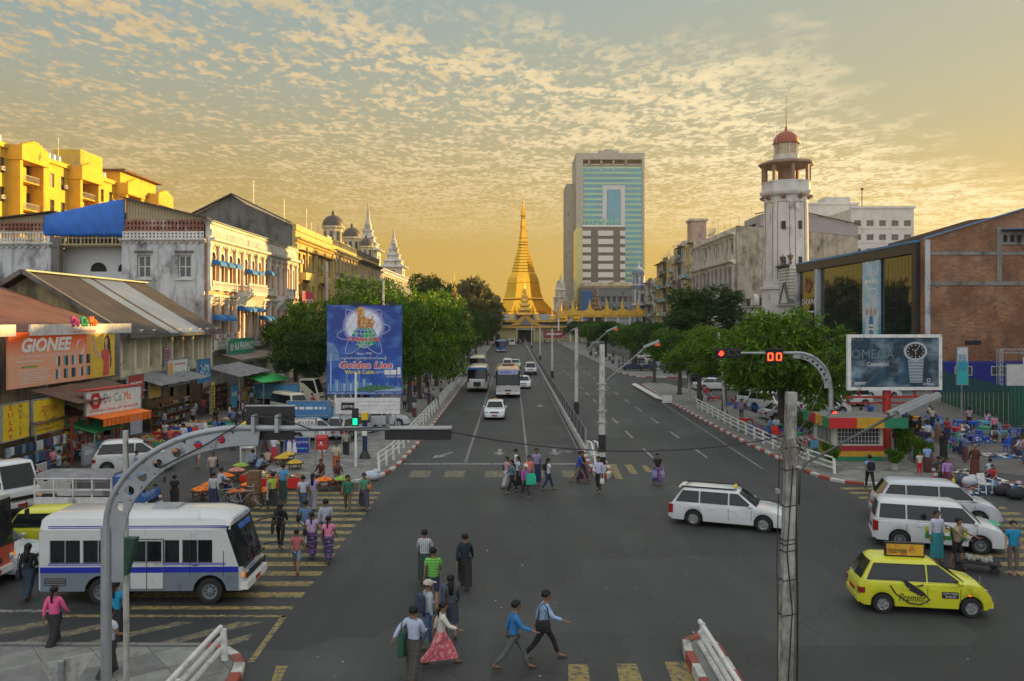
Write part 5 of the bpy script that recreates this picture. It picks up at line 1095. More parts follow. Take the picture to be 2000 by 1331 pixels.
# glass fronted building
GL=BT('low building with dark mirror glass front, white post and blue roof',48.0,137,-90)
MIR=mt('mirror_glass',(.12,.15,.16),.03,.92,var=.04,vs=.1); DKC=mt('dark_cladding',(.035,.03,.028),.5,world=True)
Lg=40.5
body(GL,0,Lg,.4,20,16.0,PLG); MB().box(0,Lg,-.5,.4,15.9,17.1).build('fascia',DKC,GL)
MB().box(-.2,Lg+.1,-.6,-.1,17.102,17.38).build('blue_roof_edge',mt('blue_roof_sheet',(.03,.20,.42),.5,world=True),GL)
for x0,x1,st in((.4,8.6,.82),(9.6,25.5,.88),(30.8,39.6,.88)):
    k=round((x1-x0)/st); w=(x1-x0)/k
    for i in range(k):
        for z0,z1 in((3.2,6.3),(6.3,9.5),(9.5,12.7),(12.7,15.85)):
            a,b=x0+i*w+.025,x0+(i+1)*w-.025; key=('mir',round(w,3),z0)
            if key not in PM:PM[key]=MB().box(0,b-a,0,.03,0,z1-z0-.05).mesh('glass_panel',MIR)
            p=O('glass_panel',PM[key],GL,(a,0,z0)); p.rotation_euler=(random.gauss(0,.0015),0,random.gauss(0,.003))
MB().box(0,Lg,.08,.39,0,15.9).build('curtain_frame',DKC,GL)
MB().box(8.6,9.6,-.6,.07,0,15.88).build('white_post',PLW,GL); MB().box(-.3,.38,-.55,.07,0,15.88).build('white_post',PLW,GL); MB().box(39.6,Lg+.1,-.5,.07,0,15.88).build('dark_post',DKC,GL)
MB().box(25.6,30.7,-.35,-.1,3.0,15.8).build('banner',mt('blue_white_banner',(.30,.50,.62),.5,pattern=lambda N,L,cs,col,mix,mr,noise:mix(mr(noise(.6,3),.45,.6),pat_grad(2,9,5.5,(.04,.36,.42))(N,L,cs,col,mix,mr,noise),(.55,.62,.66))),GL)
text(GL,'YANGON',LETW,3.6,(28.2,-.37,14.2),.8); text(GL,'~1',LETW,3.4,(28.2,-.37,13.1),.8); text(GL,'~1',LETW,2.0,(28.8,-.37,12.1),.35); text(GL,'~2',LETW,2.2,(28.3,-.38,7.0),1.0)
BP=[mt('banner_blue',(.05,.18,.42),.6),mt('banner_skin',(.50,.30,.20),.6),mt('banner_white',(.6,.65,.7),.6)]
for x,mi in((27.0,2),(28.3,0),(29.5,2)):
    m=MB(); m.face([(x-.5,0,8.4),(x+.5,0,8.6),(x+.55,0,6.3),(x-.5,0,6.3)]); m.face([(x-.5,0,6.3),(x-.05,0,6.3),(x-.2,0,3.3),(x-.6,0,3.3)]); m.face([(x+.05,0,6.3),(x+.55,0,6.3),(x+.9,0,3.4),(x+.45,0,3.4)]); m.build('player_picture',BP[mi],GL,(0,-.362,0)); MB().face(disc(x,9.05,.42,12,-.364,.5)).build('player_picture',BP[1],GL)
text(GL,'DAWN',LETW,5.5,(4.5,-.08,10.9),.9); text(GL,'~1',LETW,5.6,(4.5,-.08,9.3),.5)
m=MB(); m.face([(2.9,0,12.6),(4.6,0,12.3),(5.8,0,13.2),(6.2,0,14.6),(5.2,0,13.6),(4.6,0,15.0),(4.0,0,13.4),(3.4,0,15.2),(2.7,0,13.6)]); m.build('bird_logo',mt('logo_brown',(.22,.06,.03),.5),GL,(0,-.09,0))
m=MB(); m.loft([[(x,-.3,17.35),(x,8,18.9),(x,8,18.8),(x,-.3,17.25)]for x in(.5,30)]); m.build('blue_roof',mt('blue_roof_sheet',(.03,.20,.42),.5,world=True),GL)
for i in range(4):MB().bar((26+i*2.5,-.2,3.2),(24+i*2.5,-3.4,5.6),.05,.05).build('canopy_rod',STEEL,GL)
MB().box(0,Lg,-3.5,-.7,3.0,3.2).build('entrance_canopy',DKC,GL)
# lighthouse-like fire tower
TW=T('watch_tower','white octagonal watch tower with open gallery and small red dome','tower',(50.2,150,0),R(20)); TRD=mt('red_tin_dome',(.28,.07,.04),.6,world=True,grime=.3); TBR=mt('gallery_brown',(.22,.14,.10),.7,world=True)
def octa(r,z):return[(r*cos(2*pi*(j+.5)/8),r*sin(2*pi*(j+.5)/8),z)for j in range(8)]
ra=4.2; m=MB(); m.loft([octa(r,z)for r,z in((4.4,0),(4.4,13.4),(4.7,13.5),(4.7,14.0),(4.2,14.1),(3.98,30.6))]); m.build('shaft',PLT,TW)
for j in range(8):
    a=2*pi*(j+1)/8; f=Vector((cos(a),sin(a),0)); t=Vector((-sin(a),cos(a),0)); rr=4.2*cos(pi/8)+.02; m=MB()
    for s in(-1,1):m.bar(f*rr+t*s*1.05+Vector((0,0,15.3)),f*(rr-.17)+t*s*1.0+Vector((0,0,29.2)),.10,.05,0,f)
    m.bar(f*(rr-.16)+t*-1.0+Vector((0,0,29.2)),f*(rr-.16)+t*1.0+Vector((0,0,29.2)),.10,.05,0,f); m.build('panel_moulding',TBR,TW)
    for zz in(18.6,25.0):
        if j in(4,5):m=MB(); m.bar(f*(rr-.02)+Vector((0,0,zz-.7)),f*(rr-.03)+Vector((0,0,zz+.7)),.75,.10,0,f); m.build('slit_window',DARK,TW)
    m=MB(); m.loft([[tuple(f*(q)+t*s*.35+Vector((0,0,z)))for s,z in((-1,z0),(1,z0),(1,z1),(-1,z1))]for q,z0,z1 in((rr-.4,29.6,30.6),(rr+.75,30.2,30.6))]); m.build('corbel',TBR,TW)
for nm,lst,mt_ in(('gallery_floor',((4.1,30.3),(4.6,30.6),(4.8,31.0),(4.8,31.3)),PLT),('gallery_parapet',((4.45,31.3),(4.45,32.8),(4.55,32.85),(4.55,33.05)),PLT),('gallery_roof',((4.4,35.9),(5.05,36.2),(5.05,36.4),(4.4,36.8),(2.6,37.0)),TBR),('lantern_base',((2.3,36.9),(2.3,38.1),(2.15,38.15)),PLT)):
    m=MB(); m.loft([octa(r,z)for r,z in lst]); m.build(nm,mt_,TW)
for j in range(8):
    a=2*pi*(j+.5)/8; MB().box(-.26,.26,-.26,.26,33.05,35.92).build('gallery_post',TBR,TW,(4.15*cos(a),4.15*sin(a),0),a); MB().box(-.1,.1,-.1,.1,38.15,40.2).build('lantern_post',PLT,TW,(2.05*cos(a),2.05*sin(a),0),a)
m=MB(); m.loft([octa(1.1,z)for z in(33.0,36.0)]); m.build('inner_drum',TBR,TW)
for j in range(8):
    a=2*pi*(j+1)/8; f=Vector((cos(a),sin(a),0)); MB().bar(f*1.9+Vector((0,0,38.15)),f*1.9+Vector((0,0,40.2)),1.25,.03,0,f).build('lantern_pane',mt('amber_pane',(.35,.26,.12),.1,spec=.9),TW)
m=MB(); m.lathe([(2.45,40.15),(2.45,40.35)]+[(2.3*cos(q),40.4+2.1*sin(q))for q in[pi/2*i/7 for i in range(7)]]+[(.3,42.5),(.22,43.2),(.08,43.4),(.03,49)],0,0,16); m.build('dome',TRD,TW,smooth=45)
m=MB()
for j in range(16):a=2*pi*j/16; b=2*pi*(j+1)/16; m.tube([(4.5*cos(a),4.5*sin(a),36.9),(4.5*cos(a),4.5*sin(a),38.0)],.03,4); m.bar((4.5*cos(a),4.5*sin(a),38.0),(4.5*cos(b),4.5*sin(b),38.0),.04,.04); m.bar((4.5*cos(a),4.5*sin(a),37.5),(4.5*cos(b),4.5*sin(b),37.5),.03,.03)
m.build('gallery_railing',mt('yellow_rail',(.4,.3,.12),.6),TW); m=MB()
for x,h in((-3.6,9),(-3.0,6),(3.8,9.5)):m.tube([(x,-1,37),(x*.97,-1,37+h)],.04,4)
m.build('aerial',GREYP,TW)
# ornate white hall in front of the tower
OW=BT('ornate white hall with steep gables at the foot of the watch tower',48,174,-90)
facade(OW,0,36,0,10.6,grid(.3,35.7,12,1.1,[(2.0,2.6),(6.2,2.9)]),PLT,.4,2,3,FRG,.08,arch=True); body(OW,0,36,.42,18,10.6,PLT); cornice(OW,0,36,10.2,.5,.7,PLT)
for i in range(13):MB().box(.05+i*2.97,.4+i*2.97,-.25,-.003,0,10.2).build('pilaster',PLT,OW)
for c0,w,h in((3,2.2,3.3),(12.5,1.7,2.4),(21,2.4,3.6),(31,2.2,3.4)):
    m=MB(); m.prismy([(c0-w,10.7),(c0+w,10.7),(c0,10.7+h)]if w>2 else[(c0+w*cos(q),10.7+h*sin(q))for q in[pi*i/10 for i in range(11)]],-.5,.3); m.build('gable',PLT,OW)
    m=MB()
    if w>2:m.bar((c0-w-.3,-.1,10.6),(c0,-.1,10.9+h),1.1,.28); m.bar((c0+w+.3,-.1,10.6),(c0,-.1,10.9+h),1.1,.28)
    m.bar((c0-w,-.1,10.8),(c0+w,-.1,10.8),.9,.2); m.build('dark_coping',PLG,OW)
m=MB(); m.box(1,35,1,1.5,10.7,12.4); m.build('stained_parapet',PLG,OW)
OB=BT('white banded block with urns between the watch tower and the glass building',47.8,147,-90)
body(OB,0,6,0,7,17.2,PLT,0,'wall')
for i in range(9):MB().box(-.05,6.05,-.05,7,12.2+i*.55,12.3+i*.55).build('band_course',PLG,OB)
cornice(OB,0,6,17.2,.4,.5,PLG)
for x in(1,5):MB().lathe([(.3,17.6),(.3,18),(.15,18.2),(.5,18.9),(.55,19.2),(.1,19.3),(.1,19.6)],x,.5,10).build('urn',PLG,OB)
# classical white office block
CB=BT('stained white classical office block with columns and a blank side wall',48,216,-90)
Lk=40; facade(CB,0,Lk,0,28,grid(.6,Lk-.6,10,1.9,[(3,4),(11.2,8.2),(22.2,3.4)]),PLB,.7,3,5,FRW,.12); body(CB,0,Lk,.72,25,28,PLB)
for i in range(11):x=.3+i*3.94; MB().lathe([(.55,10.6),(.55,11),(.42,11.1),(.38,19.2),(.55,19.4),(.6,19.8)],x,-.35,10).build('column',PLB,CB,smooth=40); MB().box(x-.35,x+.35,-.3,-.003,21.6,26).build('pilaster',PLB,CB)
cornice(CB,0,Lk,20,.9,1.3,TRW); cornice(CB,0,Lk,26.1,.7,1.0,TRW); cornice(CB,0,Lk,10,.5,.6,TRW)
SW=BT('tall stained rear wall with a grey gabled roof behind the watch tower',50,176.9,0)
m=MB(); m.prismy([(-1.9,0),(24,0),(24,26.2),(-1.9,28.2)],-.9,-1.6); m.build('side_wall',wl('stained_grey_render',(.36,.34,.29),.8,.75,(.07,.065,.055)),SW); m=MB(); m.prismy([(3,28),(24,25.8),(24,28.2),(8,31.8),(3,30.5)],-1.7,10); m.build('roof_gable',mt('grey_metal_sheet',(.24,.25,.27),.5,world=True,var=.1,vs=.2),SW)
MB().box(11.2,13.6,-1.72,-1.61,17,21.5).build('window_opening',GLASSG,SW); m=MB(); m.bar((8,-1.9,32.0),(24.5,-1.9,28.3),.6,.2); m.bar((2,-1.9,30.6),(8,-1.9,32.0),.6,.2); m.build('roof_verge',ROOFB,SW)
for x in(2,5,8,11,15,20):aerial(CB,x*1.9,4,28,random.uniform(3,6))
dish(CB,9,2,28.3,1.8,40,60); dish(CB,13,2,28.3,1.4,50,-30); MB().box(12,38,5,20,28,29).build('roof_slab',ROOFB,CB)
# residential blocks
def flats(label,Y0,Y1,z1,nb,rows,mats,seed,extra=()):
    random.seed(seed); L_=Y0-Y1; o=BT(label,48,Y0,-90); hs=(z1-5.5)/rows; p=L_/nb
    for b in range(nb):
        mt_=mats[b%len(mats)]; w=[(b*p+p*.12,5.2+r*hs+.9,p*.32,hs*.5)for r in range(rows)]+[(b*p+p*.56,5.2+r*hs+.15,p*.30,hs*.72)for r in range(rows)]
        facade(o,b*p,(b+1)*p-.02,4.8,z1+(b%3)*.5-.5,w,mt_,.5,2,2,FRB,.08,blank=.25)
        for r in range(rows):
            if random.random()<.8:balcony(o,b*p+p*.1,(b+1)*p-.3,5.2+r*hs,random.uniform(.9,1.4),mt_,random.choice(('solid','bars')),random.choice((PLC,PLG,mt('pale_blue_rail',(.25,.38,.42),.7,world=True),mt_)))
            if random.random()<.45:cornice(o,b*p+.3,(b+1)*p-.5,5.2+r*hs+hs*.82,.12,1.2,random.choice((BLUEC,PLG,RUST,CAN[0])),0,False,'sunshade')
            if random.random()<.5:ac(o,b*p+p*.5,5.2+r*hs+1.6,-.36)
            if random.random()<.4:m=MB(); c=MB(); c.box(b*p+p*.3,b*p+p*.3+.9,-1.5,-1.45,5.2+r*hs+.2,5.2+r*hs+1.2); c.build('hanging_laundry',cloth(random.choice(((.5,.1,.1),(.1,.3,.5),(.6,.6,.6),(.1,.4,.2)))),o)
    body(o,0,L_,.52,14,z1-1.0,PLG); facade(o,0,L_,0,4.798,[(.4+i*(L_/nb),.1,L_/nb-.9,3.3)for i in range(nb)],PLC,.4,3,1,FRT)
    for x in range(3,int(L_),5):aerial(o,x,3,z1-1,random.uniform(2.5,5))
    tank(o,5,3,z1-1); tank(o,L_*.6,4,z1-1)
    return o
RES1=flats('tall shabby block of flats with blue awnings beside the classical office',243,216.3,29.5,5,5,[PLC,PLG,PLW,PLY,PLC],3); MB().box(14,19.5,1,5,28,35).build('lift_tower',wl('pinkish_render',(.42,.28,.22),.3,.3),RES1); MB().box(13.6,19.9,.6,5.4,35,35.6).build('lift_tower_cap',PLC,RES1)
dish(RES1,2,1,28.5,2.0,30,0)
RES2=flats('narrower yellowish block of flats with curved balconies and laundry',272,243.3,27.0,5,5,[PLY,PLC,PLG],5); dish(RES2,20,1,26.5,1.8,60,70); dish(RES2,10,1,26.5,1.6,30,10)
RES3=flats('farthest row of pale flats before the pagoda',300,272.3,22,5,4,[PLW,PLC,PLG],8)
random.seed(7)
OT=T('corner_turret','slim white turret with blue bands at the end of the right-hand row','tower',(46.4,300,0)); m=MB(); m.lathe([(2.6,0),(2.6,12),(3.1,12.2),(3.1,13.4),(2.5,13.5),(2.5,19),(3.0,19.2),(3.0,20.6),(2.2,20.7),(2.2,24),(2.6,24.2),(1.6,26.4),(.3,27.6),(.1,30)],0,0,8); m.build('shaft',PLW,OT); m=MB(); m.lathe([(3.15,12.3),(3.15,13.3)],0,0,8); m.lathe([(3.05,19.3),(3.05,20.5)],0,0,8); m.lathe([(2.3,24.1),(2.65,24.9),(1.9,26.2)],0,0,8)
for j in range(8):
    for z0,z1,r in((1,11.5,2.45),(14,18.6,2.36),(21,23.6,2.08)):a=2*pi*(j+.5)/8; f=Vector((cos(a),sin(a),0)); m.bar(f*r+Vector((0,0,z0)),f*r+Vector((0,0,z1)),.9,.06,0,f)
m.build('blue_bands',mt('slate_blue',(.10,.14,.22),.5),OT)
# white flats behind on the right
def block(label,x0,x1,y,z1,nx,rows,mat,z0w,depth=18):
    o=BT(label,x0,y,0); w=x1-x0; facade(o,0,w,0,z1,[(w*(i+.5)/nx-.9,z0w+r*3.6,1.8,1.5)for i in range(nx)for r in range(rows)],mat,.3,2,1,FRG,.1); body(o,0,w,.32,depth,z1,mat); MB().box(-.3,w+.3,-.3,.3,z1,z1+.6).build('parapet',mat,o)
    for r in range(rows):MB().box(-.05,w+.05,-.12,-.003,z0w+r*3.6-.7,z0w+r*3.6-.45).build('floor_band',mat,o)
    rr=6; sd=MB()
    for r in range(rows):
        for k in range(4):sd.box(-.03,-.003,2+k*4.2,3.6+k*4.2,z0w+r*3.6,z0w+r*3.6+1.5)
    sd.build('side_windows',GLASSG,o,kind='stuff'); return o
WF1=block('pale grey modern flats with rows of square windows behind the glass building',87,103,210,36.5,5,6,PLF,14); WF2=block('higher white flats with a roof hut beside the watch tower',80,98,232,40.6,6,6,PLF,18); MB().box(10,17,3,9,40.6,43.2).build('roof_hut',PLF,WF2); aerial(WF1,4,3,37,5.5); aerial(WF1,15.4,3,37,4); m=MB(); m.tube([(4,3,37),(4,3,42)],.12,5); m.ell((4,3,42),.38,8,6); m.build('aerial_ball',DARK,WF1)
# offices beyond the pagoda: glass tower, slab, striped bank
GT=BT('tall teal glass office tower with a pale concrete frame',31.3,400,0,'tower')
TG1=mt('teal_glass',(.045,.22,.29),.12,.25,var=.25,vs=.05,world=True,spec=.8); TG2=mt('pale_green_glass',(.25,.40,.22),.16,.25,var=.15,vs=.08,world=True,spec=.8)
Wt,Ht_=33.4,89.5; m=MB(); m.box(0,3.4,0,26,0,Ht_); m.box(Wt-1.2,Wt,0,26,0,Ht_); m.box(3.4,Wt-1.2,0,26,Ht_-3.2,Ht_); m.box(3.4,Wt-1.2,4,26,0,Ht_-3.2); m.build('concrete_frame',CONC,GT)
for i in range(31):
    z=3.0+i*2.58
    if z>80.5:break
    for a,b in((3.45,12.9),(23.9,Wt-1.25)):MB().box(a,b,.5,.7,z,z+1.55).build('glass_band',TG1,GT); MB().box(a,b,.46,.7,z+1.56,z+2.56).build('spandrel_band',TG2,GT)
    if z>68:MB().box(12.91,23.89,.5,.7,z,z+1.55).build('glass_band',TG1,GT); MB().box(12.91,23.89,.46,.7,z+1.56,z+2.56).build('spandrel_band',TG2,GT)
m=MB()
for i in range(19):m.box(3.9+i*1.5,3.97+i*1.5,.40,.455,3,80.4)
m.build('mullions',mt('mullion_grey',(.10,.16,.17),.5),GT)
m=MB(); m.box(12.92,14.9,.2,.7,20,73.6); m.box(21.9,23.88,.2,.7,20,73.6); m.box(14.9,21.9,.2,.7,71.6,73.6); m.build('pale_door_frame',PLF,GT); MB().box(14.92,21.88,.45,.7,20,71.58).build('glass_strip',TG1,GT)
m=MB()
for x in(6,12,18,24):m.box(x,x+.7,.4,3.9,80.6,86.2)
m.box(3.5,Wt-1.3,.4,1.2,83.4,84.2); m.box(11,21,.2,4,86.3,90.8); m.box(14,18,3,5,90.8,92); m.build('crown_frame',CONC,GT); MB().box(3.5,Wt-1.3,3.8,3.95,80.7,86.2).build('plant_room',RUST,GT)
MB().box(0,4.2,6,30,0,75.5).build('lower_slab',wl('slab_concrete',(.30,.28,.23),.1,.1),GT,(-4.3,0,0))
BK=BT('striped grey and white bank office with its name on the roof',28.4,330,0,'building')
m=MB(); m.box(0,17.2,.4,16,0,45.6); m.build('wall',mt('brown_grey_cladding',(.115,.105,.09),.6,world=True),BK)
WB=mt('white_cladding',(.55,.54,.50),.6,world=True)
for i in range(12):
    z=5+i*3.35
    for a,b in((0,3.4),(6.3,12.4),(15.2,17.2)):MB().box(a,b,0,.38,z,z+2.05).build('white_panel',WB,BK)
m=MB(); m.box(-2.4,-.01,.1,16,0,45.0); m.build('glazed_flank',mt('gold_green_glass',(.34,.32,.12),.15,.5,world=True,spec=.8),BK); BKL=mt('aqua_letters',(.14,.38,.33),.5); t_=text(BK,'AGD BANK',BKL,15.5,(8.2,1,47.6),2.6,bold=.03); t_.modifiers.new('d','SOLIDIFY').thickness=.3; MB().box(.2,17,.9,1.1,45.6,46.2).build('letter_rail',WHITE,BK)
OC=BT('old classical building with netting in front of the bank',27,318,0); facade(OC,0,21,0,20.5,grid(.5,20.5,9,1.3,[(10.5,2.4),(15,2.2)]),wl('netted_blue_grey',(.16,.18,.20),.4,.4),.4,2,2,FRG); body(OC,0,21,.42,10,20.5,PLG); cornice(OC,0,21,20.5,.9,1.0,PLC); MB().box(1,20,.5,9,21.4,22.6).build('attic',PLC,OC)
MB().box(0,4.2,-1.2,-1.0,4,19).build('blue_netting',mt('blue_net',(.03,.10,.25),.8,world=True),OC)
FS=T('far_spire','hazy white domed clock turret left of the office towers','tower',(GX(1095,380),380,0)); m=MB(); m.lathe([(3.4,0),(3.4,12),(3.9,12.2),(3.2,12.6),(3.2,18),(3.7,18.3),(2.4,18.8),(2.4,21.5),(2.8,21.8),(2.3,22.5),(2.2,24),(1.6,25.8),(.5,27),(.3,28),(.1,29.5)],0,0,8); m.build('shaft',PLB,FS)
FB=BT('long pale office block beside the gold-roofed gateway',GX(1100,345),345,0); facade(FB,0,8,0,16,grid(.3,7.7,4,1,[(4,2),(8,2),(12,2)]),PLC,.3,2,2,FRG); body(FB,0,8,.32,12,16,PLC)
# ---------------------------------------------------------------- the golden pagoda and its gate
PG=T('golden_pagoda','tall octagonal golden pagoda with tapering ringed spire at the end of the street','pagoda',(4.6,338,0)); PG.scale=(.76,.76,.965)
def pp(name,lst,n=8,mat=GOLD,sm=False):m=MB(); m.lathe([(r,z)for r,z in lst],0,0,n,ph=.5); return m.build(name,mat,PG,smooth=sm)
pp('base_wall',((27,0),(27,7),(26,7.2)),8,GOLDD)
pp('terrace',[(22.5,6.9),(22.5,9),(21.6,9.1),(21.4,10.2),(20.6,10.3),(20.3,11.3),(18.2,11.5)]); z=11.4; lst=[(17.8,z)]
for i in range(7):r=17.8-i*.9; lst+=[(r,z+.55),(r-.5,z+.62)]; z+=.72; lst.append((r-.55,z))
pp('stepped_plinth',lst); z0=z
pp('bell',[(11.6,z0),(11.9,z0+.7),(11.2,z0+1.2),(10.2,z0+3.6),(9.5,z0+6.3),(9.2,z0+7.3),(9.5,z0+7.5),(9.2,z0+8.0),(8.5,z0+9.6),(7.6,z0+11.0),(6.8,z0+12.0)]); z=z0+12; lst=[(6.8,z)]
for i in range(9):r=6.7-i*.46; lst+=[(r,z+.1),(r+.07,z+.4),(r-.15,z+.9),(r-.36,z+1.25)]; z+=1.28
pp('spire_rings',lst); r=lst[-1][0]; lst=[(r,z),(r+.25,z+.5),(r-.2,z+1.2),(r+.1,z+1.6),(r-.45,z+2.6),(r-.5,z+3.0),(r-.15,z+3.3)]; z+=3.3; lst+=[(r-.35,z+.6),(1.55,z+3.5),(1.75,z+5.0),(1.5,z+6.8),(1.15,z+8.2),(1.45,z+8.5),(1.1,z+9.2)]; pp('lotus_and_bud',lst); z+=9.2
pp('crown_umbrella',[(1.5,z),(1.75,z+.3),(1.3,z+1.0),(1.55,z+1.1),(1.1,z+2.0),(1.3,z+2.1),(.85,z+3.0),(1.0,z+3.1),(.5,z+4.3),(.35,z+5.2),(.45,z+5.4),(.12,z+7.2),(.3,z+7.5),(.05,z+8.6),(.04,z+10)],10)
print('pagoda top',z+10)
for a in(-1,1):m=MB(); m.tube([(a*1.3,0,z-6.5),(a*2.6,0,z-5.9),(a*3.3,0,z-6.2)],[.12,.12,.04],5); m.build('bracket_flower',GOLDD,PG)
for j in range(16):
    a=2*pi*j/16+.2; m=MB(); x,y=23.8*cos(a),23.8*sin(a); m.lathe([(1.6,7),(1.6,8.2),(1.3,8.4),(1.2,9.4),(.7,10.2),(.75,10.6),(.35,12),(.42,12.3),(.05,14.6)],x,y,8); m.build('small_stupa',GOLD,PG,smooth=40)
GOLDP=mt('bright_gold_paint',(.72,.42,.05),.5,.3,var=.25,vs=1.5)
def spirelet(root,x,y,z,s,mat=GOLDD,tiers=5):
    m=MB(); w=1.5*s; zz=z
    for i in range(tiers):
        m.loft([[(x+a*k,y+b*k,q)for a,b in((-1,-1),(1,-1),(1,1),(-1,1))]for k,q in((w*.8,zz),(w*1.1,zz+.15*s),(w*.62,zz+.9*s))])
        for a in(-1,1):
            for b in(-1,1):m.tube([(x+a*w*1.0,y+b*w,zz+.15*s),(x+a*w*1.2,y+b*w*1.2,zz+.8*s)],[.14*s,.02],4)
        zz+=.85*s; w*=.74
    m.tube([(x,y,zz),(x,y,zz+.5*s),(x,y,zz+1.3*s),(x,y,zz+3.0*s)],[w*.55,w*.22,w*.12,.02],6); m.build('tiered_spire',mat,root)
GA=T('temple_gateway','gold-trimmed gateway pavilion with tiered spires before the pagoda','gateway',(4,296,0)); GRF=mt('grey_tin_roof',(.20,.20,.20),.6,world=True); YLW=mt('pale_yellow_wall',(.48,.42,.20),.7,world=True)
MB().box(-18,-2.6,0,10,0,5.5).build('wing_wall',YLW,GA); MB().box(4.4,40,0,10,0,5.5).build('wing_wall',YLW,GA); MB().box(-2.6,4.4,1.5,10,0,5.6).build('gate_back',DARK,GA)
for x in(-2.6,3.7):MB().box(x,x+.7,-.8,1.4,0,5.4).build('gate_pier',YLW,GA)
MB().box(-2.6,4.4,-.9,1.45,4.4,5.4).build('gate_lintel',WHITE,GA)
for(x0,x1,z,h,d)in((-19,42,5.5,1.6,1.2),(-9,12,7.6,1.5,.2)):
    m=MB(); m.loft([[(x,-d,z),(x,5,z+h+1.0),(x,11,z),(x,11,z-.1),(x,-d,z-.1)]for x in(x0,x1)]); m.build('tin_roof',GRF,GA); MB().box(x0,x1,-d-.15,-d-.01,z-.5,z+.25).build('gold_fascia',GOLDD,GA)
m=MB(); m.prismy([(-5,6),(6.8,6),(4.0,7.4),(.9,11.0),(-2.2,7.4)],-1.3,-.9); m.build('gate_pediment',GOLDD,GA); m=MB(); m.prismy([(-1.6,6.1),(3.4,6.1),(.9,8.8)],-1.5,-1.31); m.build('pediment_panel',GRF,GA)
spirelet(GA,.6,1,9.5,1.9,GOLDD,6);
for x,s in((-4,.9),(5.2,.9),(10.5,1.0),(14,1.3),(-8,1.0),(-12,.9),(19.5,1.2)):spirelet(GA,x,2,7.2,s,GOLDP,3)
RB=T('walkway_roof','long golden walkway roof with pointed gilt finials right of the gate','roof',(16,290,0)); MB().box(0,31,0,4,9.0,11.2).build('gold_roof_band',GOLDP,RB)
for i in range(8):MB().box(.3+i*4.2,.8+i*4.2,.5,1,0,9).build('post',WHITE,RB)
for x in(5.5,11.5,17.6,23,28.5):m=MB(); m.prismy([(x-2.0,9.6),(x-1.6,11.6),(x-.7,11.8),(x-.3,13.8),(x,15.6),(x+.3,13.8),(x+.7,11.8),(x+1.6,11.6),(x+2.0,9.6)],-.35,-.01); m.build('gilt_finial',GOLDP,RB)
WB2=BT('low white market building with blue windows right of the gate',GX(1145,284),284,0); facade(WB2,0,10,0,6.4,grid(.2,9.8,6,1.0,[(3.2,1.8)]),PLF,.3,1,2,mt('blue_frame',(.1,.25,.4),.5)); body(WB2,0,10,.32,8,6.4,PLF); MB().box(-.3,10.3,-1,9,6.4,6.7).build('roof',ZINC,WB2)
RBN=board('banner','long red banner on the wall beside the temple gate','banner',15.0,288,1.6,8.0,2.6,0,mt('dull_red_banner',(.30,.04,.04),.7),[('~1',LETW,5.5,(0,1.4),.9)])
LW=BT('low shop row with a flat grey roof left of the temple gate',-18,292,0); facade(LW,0,14,0,6,[(.5+i*2.3,.2,1.8,2.6)for i in range(6)],YLW,.4,1,1,FRG); body(LW,0,14,.42,8,6,YLW); MB().box(-.5,14.4,-1.4,8,6.0,7.4).build('grey_roof_band',GRF,LW)
PT=T('golden_spire','slender golden tiered temple spire rising from the trees left of the pagoda','temple spire',(GX(888,262),262,0)); MB().box(-2.2,2.2,-2.2,2.2,0,9.5).build('shrine_body',GOLDD,PT); spirelet(PT,0,0,9.5,1.75,GOLDP,6); [spirelet(PT,x,0,8.6,.8,GOLDP,3)for x in(-1.9,1.9)]
PT2=T('brown_spire','dull brown carved temple spire in front of the netted building','temple spire',(GX(1163,300),300,0)); MB().box(-2.0,2.0,-2,2,0,8.5).build('shrine_body',WOOD,PT2); spirelet(PT2,0,0,8.5,1.85,WOOD,7)
# plain city blocks added west of the crossing, outside the frame (they keep the low sun off the street as the real ones do)
for i,(x,y,w,d,h)in enumerate(((52,-60,60,60,26),(46,14,40,18,20),(78,36,50,50,27),(80,100,60,30,23))):
    o=BT(('unseen broad grey sun-blocking city block behind the pedestrian bridge','unseen cream sun-blocking corner block west of the crossing','unseen long sun-blocking block beyond the dusty yard','unseen large sun-blocking concrete block behind the brick wall')[i],x,y,0); body(o,0,w,0,d,h,(PLF,PLC,PLW,PLG)[i],0,'wall')
    for r in range(5):
        for k in range(5):win(o,2+k*(w-4)/5,3+r*4.4,2,2,-.06,2,1,FRG)
# ---------------------------------------------------------------- trees
def leafmat(name,c,c2):
    M=D.materials.new(name); M.use_nodes=True; nt=M.node_tree; N=nt.nodes; L=nt.links; b=N['Principled BSDF']
    g=N.new('ShaderNodeNewGeometry'); oi=N.new('ShaderNodeTexNoise'); oi.inputs['Scale'].default_value=.8; L.new(g.outputs['Position'],oi.inputs['Vector'])
    a=N.new('ShaderNodeMath'); a.operation='ADD'; L.new(g.outputs['Random Per Island'],a.inputs[0]); L.new(oi.outputs['Fac'],a.inputs[1]); r=N.new('ShaderNodeMapRange'); r.inputs[1].default_value=.45; r.inputs[2].default_value=1.45; L.new(a.outputs[0],r.inputs[0])
    mx=N.new('ShaderNodeMix'); mx.data_type='RGBA'; L.new(r.outputs[0],mx.inputs[0]); mx.inputs[6].default_value=(*c,1); mx.inputs[7].default_value=(*c2,1); L.new(mx.outputs[2],b.inputs['Base Color']); b.inputs['Roughness'].default_value=.5; b.inputs['Specular IOR Level'].default_value=.35
    tr=N.new('ShaderNodeBsdfTranslucent'); L.new(mx.outputs[2],tr.inputs[0]); ms=N.new('ShaderNodeMixShader'); ms.inputs[0].default_value=.38; L.new(b.outputs[0],ms.inputs[1]); L.new(tr.outputs[0],ms.inputs[2]); L.new(ms.outputs[0],N['Material Output'].inputs[0]); return M
